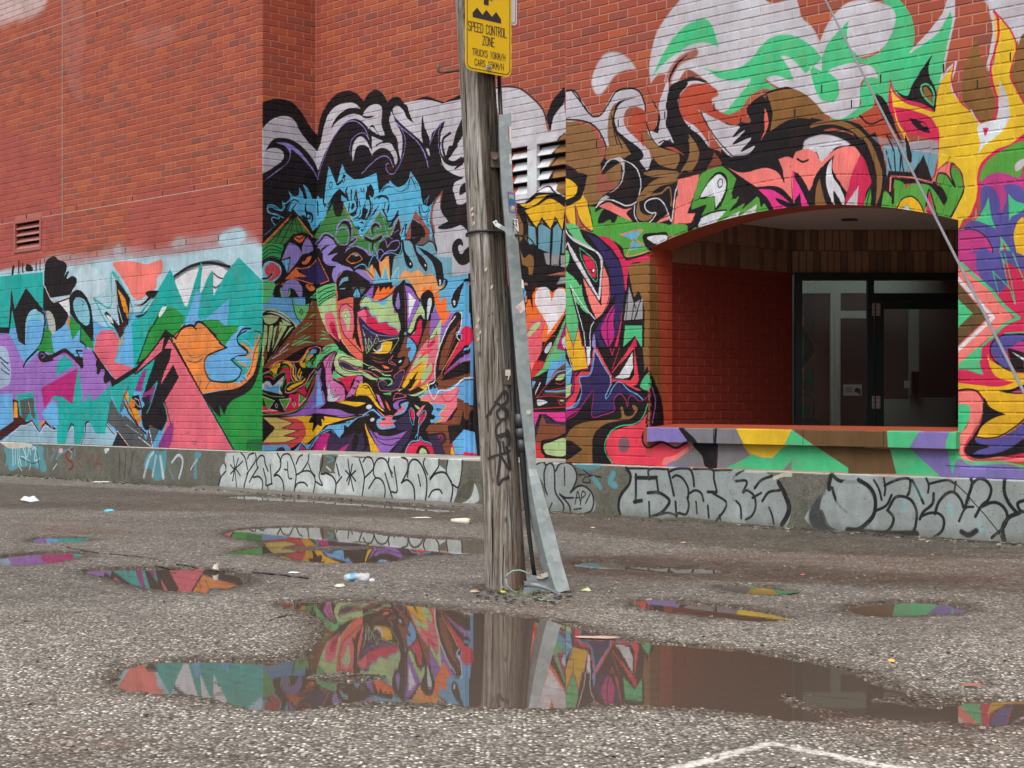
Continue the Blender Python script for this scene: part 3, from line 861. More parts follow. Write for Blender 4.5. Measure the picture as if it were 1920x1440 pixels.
Ss wh w3.3 723,559 717,520 700,493 713,479
Fs K 692,563 717,556 709,521 675,475 642,387 616,382 629,468 658,522
Sc rd w2.5 711,537 663,475 625,404
Fc mrr 704,529 633,393 616,393 629,448 663,500
Sc rd w2.2 711,537 704,507 633,393
Fs crm 774,516 729,517 717,504 721,485 692,458 642,381 725,446 746,459 774,467
Sc khk w2.5 713,482 629,384 637,370
Fc pr 774,453 729,446 642,381 725,422 774,426
Fc K 774,467 733,462 692,433 637,382 713,427 774,442 774,456 721,441
Sc crm w2.7 642,379 725,419 746,421 774,418
Fc K 637,370 725,416 774,418 774,380 725,369 620,354
Fc mrr 620,359 725,375 774,383 774,372 725,367 675,334 625,332 608,337
Fc mrr 599,365 633,384 637,370 616,351
Ss wh w4.5 595,301 573,329 573,349 599,360 599,404 620,460 658,520 692,552
Ss K w3.3 603,360 608,404 629,459 667,519
Ss wh w4.4 782,369 725,364 700,348 671,331 629,332 616,323 595,304
Ss K w2.8 778,363 725,358 675,326 629,326 603,300 573,318 565,343
Ss bl w4.5 591,343 586,329 595,315 608,332 603,348
Ss K w2.8 588,332 595,337
Fc K 248,324 530,312 539,255 650,212 692,135 387,128 286,242
Fs yl 248,354 277,353 305,324 328,289 360,266* 323,280 277,315 229,321
Ss K w2.6 248,348 267,350 277,343 258,340
Fc pk4 314,324 332,318 360,275 342,280
Ss K w4.1 277,347 323,295 360,269
Fs ol 360,301 374,292 387,270 374,278
Ss pkl w2.3 401,301 415,324 464,315 406,306
Fs lgr 424,332 451,338 433,329 486,320 539,331 565,343 556,331 504,315
Fs pr 401,289 419,301 468,306 428,295 433,272 410,275
Fs bl 437,289 473,298 468,278 446,261 401,252 397,243 428,238 419,220 342,211 319,225 323,243 360,246* 300,277* 248,257* 248,251 300,269 360,234 387,243* 406,255 451,272
Fs pkl 328,234 351,240 365,243 369,254 401,255 392,240 415,229 346,217
Fc pkl 314,277 360,254 401,255 464,295 451,269 365,243
Fs wh3 265,280 277,289 295,286 291,277 277,273
Fs wh3 286,242 300,248 309,242 295,235
Fs pr 277,213* 309,196 387,191 473,210* 437,181 410,163 369,133* 342,133
Ss K w2.3 300,196 351,179 437,186
Ss K w2.6 291,207 332,173 387,162 424,175
Ss K w2.3 468,207 424,172 374,131
Fc yl 258,233 272,207 342,130 291,131 277,184
Fc nv2 401,232 468,264 495,221 477,181 424,135 392,134 442,186 473,210 424,209
Fs crm 464,130 468,158 490,170 521,176 530,188 539,177 582,166 599,133
Ss cy w3.4 446,131 459,141 468,158 490,176 521,179 532,191 543,179 578,172 595,150 599,133
Fs K 512,131 521,159 543,165 565,155 573,132
Fs lgr 526,143 539,157 560,149 560,132 530,131
Fs crm 482,275 499,275 504,241 490,247
Ss cy w2.3 477,272 490,279 504,261 497,227 482,249 477,272
Fs crm 526,227 526,247 556,267 560,256 539,236
Ss cy w2.8 508,187 521,210 526,247 547,270 560,264 547,241 526,222 517,179
Fs lgr 504,289 526,281 530,275 517,275
Fc pkl 539,284 556,289 521,250 512,261
Fc bl 521,312 565,334 608,339 633,328 713,358 725,311 692,284 608,284 573,295
Fc yl 539,306 573,357 556,351 521,343 565,331 530,309
Fc pkl 616,320 717,344 700,284 650,237 599,233 633,248 616,256 650,287 573,295 530,303 565,323
Ss wh w4.4 565,351 573,331 595,306 620,331 671,334 725,363
Ss crm w2.8 629,317 650,300 684,306 717,344
Fc bl 713,344 782,360 786,284 725,303 700,311
Ss yl w3.3 534,303 565,298 608,287 650,287 616,256 637,248 599,233
Fs bl 543,301 573,295 608,289 646,287 616,256 633,248 582,233 582,256 591,284
Fs K 543,298 573,295 591,275 582,261 599,256 595,245 565,244 539,233 521,199 547,233 565,275
Ss K w2.2 606,275 616,278 623,274 614,270 606,275
Fc mrr 700,309 725,303 782,281 754,243 729,273 713,229 658,226 675,135 650,134 633,167 650,179 642,201 573,200 556,211 573,228 633,234 675,245 700,273
Fc K 658,226 713,229 729,273 754,243 786,279 794,203 737,218 679,179 667,201
Fc nv2 565,194 633,200 650,190 637,173 629,167 650,134 599,133 582,172
Ss K w3.9 565,197 633,203 650,190 642,176 629,170
Ss rd w2.5 616,195 629,198 637,187 625,186 614,195
Fc bl 679,176 733,218 794,208 798,135 692,135
Fc crm 671,173 679,173 692,141 717,139 746,150 798,146 798,135 671,132
Fc yl 673,162 679,162 692,137 725,136 798,140 798,135 671,132
Fc K 959,870 1153,900 1153,660 959,640
Fc wh 955,935 1033,927 1028,902 1047,891 1001,867 955,871
Fs wh ~1 955,909 1033,905 1087,912 1153,909 1149,869 1123,874 1069,905 1047,891 1006,866 955,869
Fs K 1047,891 1074,904 1105,892 1140,870 1153,869 1153,850 1114,863 1069,886 1015,862 987,861
Fs mr2 1109,919 1153,915 1149,875 1123,884
Fs yl 971,861* 1010,863 1047,878 1096,878* 1078,875 1033,854 996,849
Fs yl 992,842* 1047,853 1096,866 1153,837* 1149,819 1142,776* 1114,816* 1096,783* 1060,817* 1038,790*
Fc K 894,934 894,934 894,934
Fc sb 1006,799 1033,791 1038,740 1006,745
Fc sb 1047,793 1060,798 1096,780 1092,714 1047,730
Fc sb 1105,782 1123,796 1140,773 1131,708 1100,710
Fc sb 1145,773 1151,775 1151,710 1140,711
Fc gr2 1069,716 1092,714 1092,680 1078,684
Fc gr2 1100,710 1131,708 1127,677 1098,679
Fc gr2 1136,705 1153,704 1153,670 1136,674
Fc mrb 996,822 1019,798 1006,799
Fc mrb 1047,802 1060,811 1069,797
Fc mrb 1105,801 1114,810 1123,800
Fs mr2 959,832 983,804 983,766 969,748 987,708 1010,716 1028,702 1024,661 1006,624 1006,675 983,683
Fc K 983,689 1003,679 1003,637 987,638
Fs gr2 1118,628 1131,640 1153,645 1153,626
Fc ol2 993,594 1022,621 1154,615 1154,525 1075,466 1001,468
Fc K 1001,657 1154,648 1154,612 1131,619 1103,603 1075,622 1038,621 1022,599 1026,553 1013,588 1001,588
Fc gr2 1119,625 1135,644 1154,643 1154,626
Fs wh5 1083,485* 1083,514 1038,569 1034,598 1046,617 1075,620 1091,609 1099,578* 1115,608 1135,613 1154,603 1154,556 1119,518
Fc bl 985,623 997,611 993,577
Ss K w3.4 985,569 1001,582 1005,599
Fs pk3 1005,516 1034,532 1062,531 1075,520 1062,489 1058,441 1013,393 1001,468
Fs lgr 1005,491 1022,513 1050,525 1054,515 1022,490 1009,482
Sc rdl w2.3 1009,450 1062,497 1075,528
Fc lg2 1154,531 1154,376 1042,378 1119,476
Fc K 1154,542 1154,531 1042,378 1013,378
Fs K 1018,378 1079,466 1103,479 1115,470 1087,432 1046,378
Ss rd w2.5 1018,382 1079,466 1103,481 1119,476 1107,448 1042,376
Fs wh3 1071,438 1079,454 1099,465 1099,454 1083,434
Fc mg 1154,517 1150,511 1119,445 1154,438
Fs wh 1154,480 1141,470 1143,453 1154,447
Fc bl 1091,412 1107,423 1111,377 1091,377
Fc bl 1119,403 1143,436 1150,427 1127,391 1154,405 1154,376 1115,377
Fc mrr 1107,377 1154,405 1154,391 1131,377
Fc K 1018,391 1154,389 1154,266 1026,266
Fc rd 1022,363 1095,399 1062,413 1013,414 1018,365
Fc lg2 1030,368 1062,391 1079,413 1099,413 1091,390 1046,371
Fc sal 1013,414 1034,414 1018,383
Fc bl 1087,390 1103,412 1154,412 1154,395 1119,378 1075,342
Fs mrr 1095,362 1115,384 1154,403 1154,392 1119,378
Fc bl 1022,357 1038,355 1022,334
Ss bl w3.9 1103,365 1119,378 1154,386
Ss rd w2.5 1042,311 1103,362 1154,381
Fs lgr 1115,359 1127,370 1152,375 1146,361 1131,357
Ss rd w2.5 1115,350 1135,346 1152,353
Sc bl w5.1 1075,327 1119,326 1154,329
Ss rd w2.2 1095,331 1123,333 1154,337
Fc mrr 1062,322 1154,325 1154,319 1062,317
Ss rd w2.5 1038,310 1095,314 1154,309
Fs wh3 1044,304 1083,297 1046,286
Sc wh3 w4.0 1054,351 1034,320
Ss rd w2.8 1123,303 1135,290 1150,295
Fs lgr 1129,303 1150,302 1139,297
Sc rd w2.5 1026,277 1154,283
Fc mg2 1026,268 1154,269 1154,241 1119,243 1075,263 1050,263 1032,226
Fc nv2 1032,209 1062,263 1075,260 1103,243 1154,241 1154,233 1095,235 1062,249 1038,211
Fc mrr 1034,191 1062,260 1079,237 1154,233 1154,205 1111,193 1062,189 1034,163
Fc rd 1034,180 1067,181 1071,141 1135,139 1034,137
Fs K 1062,189 1111,196 1154,210 1154,193 1079,184 1067,166 1079,153 1123,145 1154,146 1154,140 1103,138 1062,152 1056,175
Fs lgr 1154,196 1095,184 1071,178 1067,166 1083,150 1154,149
Fs W3 ~1 865,1208* 916,1205 972,1191 1026,1155 1064,1120 1080,1066* 1088,1050* 1101,1086 1149,1128* 1149,1006 939,1022* 882,1128
Ss mrk w5.3 865,1208 916,1205 972,1191 1026,1155 1064,1120 1078,1089
Fs K 1078,1096* 1101,1138 1128,1157 1149,1170 1150,1131 1112,1099 1093,1053*
Ss K w3.7 1149,1043 1128,1023 1112,995
Fs br2 1151,1042* 1127,1026 1111,1008 1101,994 1087,959 1106,912 1146,869 1167,867 1167,1040
Ss K w3.7 1148,1043 1127,1026 1109,1004 1101,994
Fc wh 933,1010 1106,1010 1101,994 1087,971 1087,914 1119,881 1011,891 950,893
Fc K 1101,996 1114,995 1093,944 1109,912 1098,906 1087,918
Ss K w3.8 1044,892 1060,902 1082,902 1109,886 1148,865
Ss wh w4.9 1093,916 1119,885 1148,869
"""
PAINT['R'] = """
Fs K ~1 -11,882* -11,1234 13,1260 61,1274 114,1270 156,1240 185,1203 217,1174* 228,1228 257,1282 301,1323 350,1338 383,1330 410,1311* 433,1340 463,1357 494,1345 514,1321* 533,1337 561,1344 580,1331* 600,1326 640,1345 688,1362 733,1357 771,1352* 804,1369 888,1386 931,1178 931,732 -11,684*
Fc K -4,670 1410,739 1410,7 -4,52
Fs W ~0 -14,1024* -14,1149* 10,1182 44,1209 89,1222 124,1213 149,1178 181,1147 217,1122* 232,1153 243,1201 265,1250 301,1284 346,1299 376,1296 398,1283* 350,1277 316,1259 287,1229 272,1201* 294,1224 323,1246 368,1263 406,1258 429,1255 454,1264* 425,1261* 406,1261* 414,1277 436,1298 463,1307 486,1301 488,1274 486,1241 502,1206* 479,1204 463,1220 452,1234 440,1232 433,1220 421,1230* 391,1245 361,1244 323,1222 275,1163 243,1110 221,1058* 199,1094 160,1127 121,1146 79,1150 41,1140 10,1100* 30,1111 61,1114 82,1102 79,1079 44,1052 6,1029
Fs V ~0 54,1132 100,1135 142,1117 178,1086 206,1056 217,1028* 199,1056 163,1087 128,1110 112,1118* 110,1093 96,1069 54,1036 -1,999* 51,1039 93,1068 107,1093 103,1110 86,1125
Fs cy 101,982* 121,966 142,972 144,997* 156,982 165,954 165,925 171,914 142,903 96,919* 110,955
Fs cy 160,1008* 178,996 196,968 203,945 221,979* 235,960 254,947 268,992* 243,902 185,897 178,958
Ss K w4.0 100,920 114,949 128,954 142,949
Ss K w3.5 114,921 131,939
Ss cy w3.4 114,961 96,942 79,938 82,927 72,917 44,929 23,928 20,913 34,903 54,902 82,892
Ss K w4.7 185,947 199,928 214,900
Ss cy w3.4 79,945 87,929 76,915 55,917 37,924 22,919 22,906 42,901 63,897 63,888 42,891 36,882 50,865
Fc cy 147,947 163,909 185,884 198,857 223,878 239,901 250,922 239,943 239,967 158,960
Ss K taper w8.7 174,953 169,935 174,916 193,913 198,896 190,880
Ss K w5.2 174,916 174,899 185,897 188,906
Sc cy w1.7 126,925 53,866 4,828
Sc cy w1.7 126,925 158,895
Fc K 1,823 121,923 198,857 239,882 220,852 206,820 201,689 1,679
Fc vg 131,906 201,842 158,843 121,843 92,813 79,801 1,798 9,809
Ss K w3.0 121,895 84,864 50,810
Ss K w3.0 121,892 100,856 71,807
Ss K w2.6 123,893 110,846
Ss K w2.6 129,893 138,848
Ss K w2.6 131,898 158,852
Sc K w2.6 116,892 27,808
Sc ol w6.0 4,802 118,906
Sc ol w4.4 131,907 198,839
Fc K 100,891 121,912 142,903 121,890
Fs vg2 1,794 42,807 81,801 74,777 66,757 35,759 1,747
Ss K w3.0 1,781 32,800 76,792
Ss K w3.0 1,768 32,787 74,783
Ss K w3.0 1,755 32,776 74,777
Ss K w3.0 1,749 32,764 66,761
Fc vg 283,958 322,961 403,842 481,945 551,877 551,834 435,813 378,827 322,806 283,816 201,837
Ss V w4.0 297,864 319,879 341,874 347,852 338,825 313,823 288,843 261,855 239,851 220,830 209,816
Fs V 75,757* 92,791 105,813 121,814 142,801 155,784* 155,808 174,835 196,815 201,789 158,778 131,746 100,714* 110,764*
Fc K 75,757 110,769 105,740 94,713 100,763
Fc cy 75,753 108,762 96,714
Fs K 105,816 121,836 145,849 174,849 201,833 206,798 204,776 196,732 201,798 193,819 177,836 158,808 155,786 142,805
Fs ol 123,830 134,837 153,840 166,837 158,821 145,816 131,822
Ss K w3.0 129,834 145,827 163,839
Fs K 131,746* 158,769 185,786 212,799 228,800 239,756 266,696 291,691 294,640 212,637 158,665 87,694*
Fs ol 155,754 169,759 174,768 193,776 188,762 174,748 158,747
Ss ol w4.4 131,733 158,732 185,740 206,755 212,764
Fc nv 142,729 185,736 217,764 264,698 228,686 201,686 137,696 121,702 174,707
Fc ol 87,694 131,735 142,720 177,707 121,702 137,698 204,685 198,682 131,696
Fs ol 169,680 185,683 206,674 206,665 190,660 179,666
Fs K 183,680 190,677 185,673
Fs V 79,670 92,687 113,695 137,692 155,671 155,643 142,642 123,663 102,664 102,645 84,635 71,652
Fs lg2 68,660 74,635 89,633 105,641 110,656 105,664 102,645 87,635 76,652 74,667
Fc K 42,664 68,682 79,687 68,660 74,631 42,629
Fc lg2 1,666 63,680 42,664 35,629 1,627
Fc lg2 215,670 283,688 291,640 182,635 212,658
Ss K w3.1 182,648 204,645 225,661
Fs cyl 1,676* 1,725 14,745 40,749 66,740 74,719 63,697 32,678 1,672
Fs K 1,743 27,755 63,750 84,726 84,704 60,686 27,671 1,668 1,664 53,675 87,698 97,709 79,747 40,762 1,751
Fs sal2 9,726 37,744 63,733 71,716 58,699 27,682 4,679 22,688 40,704 44,721 35,704 16,703
Ss K w5.6 1,691 22,695 37,708
Fc bl -4,631 169,639 169,526 -4,521
Fs lg2 -4,678 47,681 40,646 22,620 -4,604
Fs bl 1,606* 24,620 41,644* 53,621 76,609 105,613 123,633 131,585 147,560 131,542 110,572 76,588 37,597 1,591
Fs lgr ~1 1,587 37,597 74,588 110,567 139,542 126,538 63,570
Fs K 1,581* 24,591 63,585 94,571 121,553 131,538* 110,520* 74,553 37,569 1,574
Fs W 16,583 37,587 68,581 97,567 110,554 84,566 63,576 32,583
Fc K -2,574 68,570 121,537 63,458 1,402 -4,436
Fs lgr 1,572* 32,577 66,572* 55,557 32,547 11,551
Fc lgr 74,566 116,548 97,543 81,549
Fc lgr 7,545 19,541 19,500 14,479 1,444 -2,457
Fc lgr 27,541 42,544 37,505 24,457 19,462
Fc lgr 45,535 58,544 47,501 42,469 37,471
Fc mrr 60,546 68,540 63,510 32,455 53,505
Fc mrr 9,478 19,457 16,436 6,421 4,446
Fc lgr 68,557 97,541 50,473 37,456 63,510
Fc lgr 108,539 123,542 63,480 27,430 19,427 47,456
Fc lgr 1,444 6,442 5,417 -2,397
Sc K w2.6 74,536 32,455
Sc K w2.2 94,534 45,458
Sc K w2.2 118,537 63,480
Fs lg2 116,635* 127,620 153,610 185,620* 179,592 163,569 150,558* 131,577 123,594
Ss K w3.0 116,632 123,600 134,573 150,557
Ss K w2.8 153,599 146,590 153,582 159,591 153,599
Fs mrr 193,629* 215,628 225,609 236,567 261,524 294,496 302,477 291,468* 223,484 169,476 131,460 89,437 1,389* 1,406 63,467 131,538 163,569 182,600
Sc lg2 w3.0 134,518 196,555
Sc lg2 w2.0 153,538 182,557
Sc lg2 w4.8 116,481 185,511
Sc lg2 w2.6 121,492 169,515
Ss lg2 taper w5.7 126,477 169,493 212,490
Ss lg2 taper w5.2 182,572 204,584 215,586
Sc lg2 w1.7 196,607 204,612
Sc W w1.7 190,614 196,623
Sc W w4.3 68,458 100,485
Sc W w3.0 37,436 100,468
Ss K w2.6 182,637 212,639
Fc K 153,469 223,486 239,471 223,448 212,365 -14,363 1,389 89,437
Ss pkl w3.9 1,389 37,415 74,431 116,427 142,430 163,447 179,469 212,479 231,471 225,455
Fs bl 179,452 196,470 212,470 212,459 196,452 169,437
Fs yl 169,428* 147,419 169,400 179,391 169,421 185,437 201,450 193,454 169,434
Fc yl 179,467 185,465 153,421 142,423
Fs yl 29,396* 42,415 71,424* 58,387 50,383 47,394
Sc K w1.7 42,396 63,417
Sc K w1.7 35,398 55,419
Fs yl 76,424 97,429 116,420 131,395 134,364 121,364 116,394 100,418
Ss W w3.0 121,423 134,399 131,377 142,367 155,375
Fs yl 142,390 147,399 153,391 150,378 139,377
Fs gn3 60,381 71,405 89,416 108,403 116,364 100,364 94,394 76,394 63,364
Fs crm 74,396 89,409 102,396 108,364 94,364 89,390
Fc lg2 174,421 212,448 250,471 277,485 291,468 250,449 217,418 209,396 190,374 179,365 169,395
Ss K w5.7 212,444 196,426 201,417 179,408 171,426 190,433
Ss lg2 w4.4 212,424 188,409 171,421 185,435
Ss K w2.6 291,468 250,451 217,418 212,396
Fc K 239,436 250,396 250,361 239,361 239,378 228,370 231,396 212,365 217,405
Fs V 217,389 231,409 236,409 223,365 212,365
Fc gn -14,435 -1,425 -1,359 -14,359
Fc K -1,406 212,409 196,321 142,278 89,258 -1,259
Ss pkl w3.4 1,387 37,398 47,376
Ss gn3 w3.0 1,385 32,391 47,370
Ss crm w3.8 9,378 29,378 42,370
Fc yl 27,404 60,407 53,383
Fs wh4 1,355* 19,365 32,359 40,349 84,383* 79,357 68,342 79,321* 37,329 1,338
Fc bl 1,350 19,353 32,344 66,355 63,325 29,331 1,338 19,342
Ss gn3 w3.9 1,327 37,316 84,314
Ss gn3 w4.3 47,376 63,387 84,394 92,390 89,377 74,342
Fs crm 68,394 84,407 102,407 108,386 108,364 97,355 92,379 89,394
Ss pkl w4.3 110,412 113,377 126,362
Ss yl w6.5 121,412 121,386 134,367
Ss W w2.6 131,410 131,380 142,367 158,380
Ss yl w5.2 147,404 139,386 145,375 153,395
Fs yl 94,338* 116,353 153,365 169,376 163,362 131,347 105,334*
Ss gn3 w3.5 174,352 142,336 94,327 92,347 110,360 153,367
Ss pkl w4.3 89,329 105,327 137,341 169,358 185,382 206,404
Fc gn3 169,354 196,380 212,402 215,396 190,361 174,336
Fs crm 105,319 131,323 147,338 166,349 169,334 179,330 206,387 204,365 185,326 153,286 89,258 1,265 1,286 53,269 89,269
Fc gn3 1,314 45,301 24,276 16,278
Sc wh w1.9 -2,316 47,301 24,274 58,269 -2,269
Fc gn3 68,304 110,308 87,269
Sc wh w1.9 66,305 112,308 87,270 66,305
Fc gn3 145,323 171,310 145,284
Sc wh w2.0 145,324 171,309 143,283 145,324
Sc K w3.4 32,312 60,304 84,267
Sc K w3.5 116,308 126,291
Ss wh w1.7 54,293 50,286 55,278 59,286 54,293
Ss wh w1.7 125,299 118,291 125,281 131,291 125,299
Fs gn3 123,293 126,295 127,286 123,284
Fs crm 155,330 163,336 158,343
Sc K w3.9 142,328 169,312 206,387
Fs pr 215,396* 239,409 231,374 239,343 250,295 228,277* 302,273 344,259 378,255* 324,246 264,255 212,260 155,249 63,252* 131,262 169,286 190,317 209,365
Fc bl 220,383 231,343 242,291 190,273 212,295 217,339
Ss gn3 w4.3 1,257 63,258 116,265 158,282 185,312 204,343 215,396
Fs K 1,253 63,250 155,248 215,258 277,254 324,244 389,252 389,248 324,239 215,253 142,245 1,247
Fc yl 63,246 215,253 324,242 389,250 305,233 250,220 217,190 174,160 158,160
Fc sal2 68,246 131,243 158,234 171,212 171,190 155,169 116,148 89,161 1,163 63,192
Fc K 1,248 47,214 1,171
Fs khk 2,248* 63,246 89,239 123,229* 74,213* 142,204* 84,188* 142,180* 89,168 1,167* 27,192 47,212 27,229
Sc K w1.9 63,246 89,239 123,229 74,213 142,204 84,188 142,180 89,167 1,166
Fc sal2 1,165 102,168 116,148 1,159
Fc bl -2,159 94,159 110,148 110,133 -2,135
Fc nv2 47,136 71,149 87,146 89,133
Ss K w3.0 47,135 63,147 81,149 89,133
Fc bl 118,133 155,167 169,158 190,160 212,188 264,220 310,224 389,248 446,257 458,281 504,238 469,238 452,254 389,246 361,228 344,213 327,222 324,188 308,175 272,205 228,190 201,155 179,131
Fs mg 196,129 217,172 244,194 269,191 258,167 253,128
Fc mg 142,130 155,158 169,151 174,132
Ss K w3.5 177,134 196,160 209,179 239,198 272,207 291,191 305,178
Ss K w3.0 142,132 153,158 169,147 178,133
Fs K 215,258 239,255 246,236 234,242* 235,218 217,223* 198,199 201,229* 183,231 193,247
"""
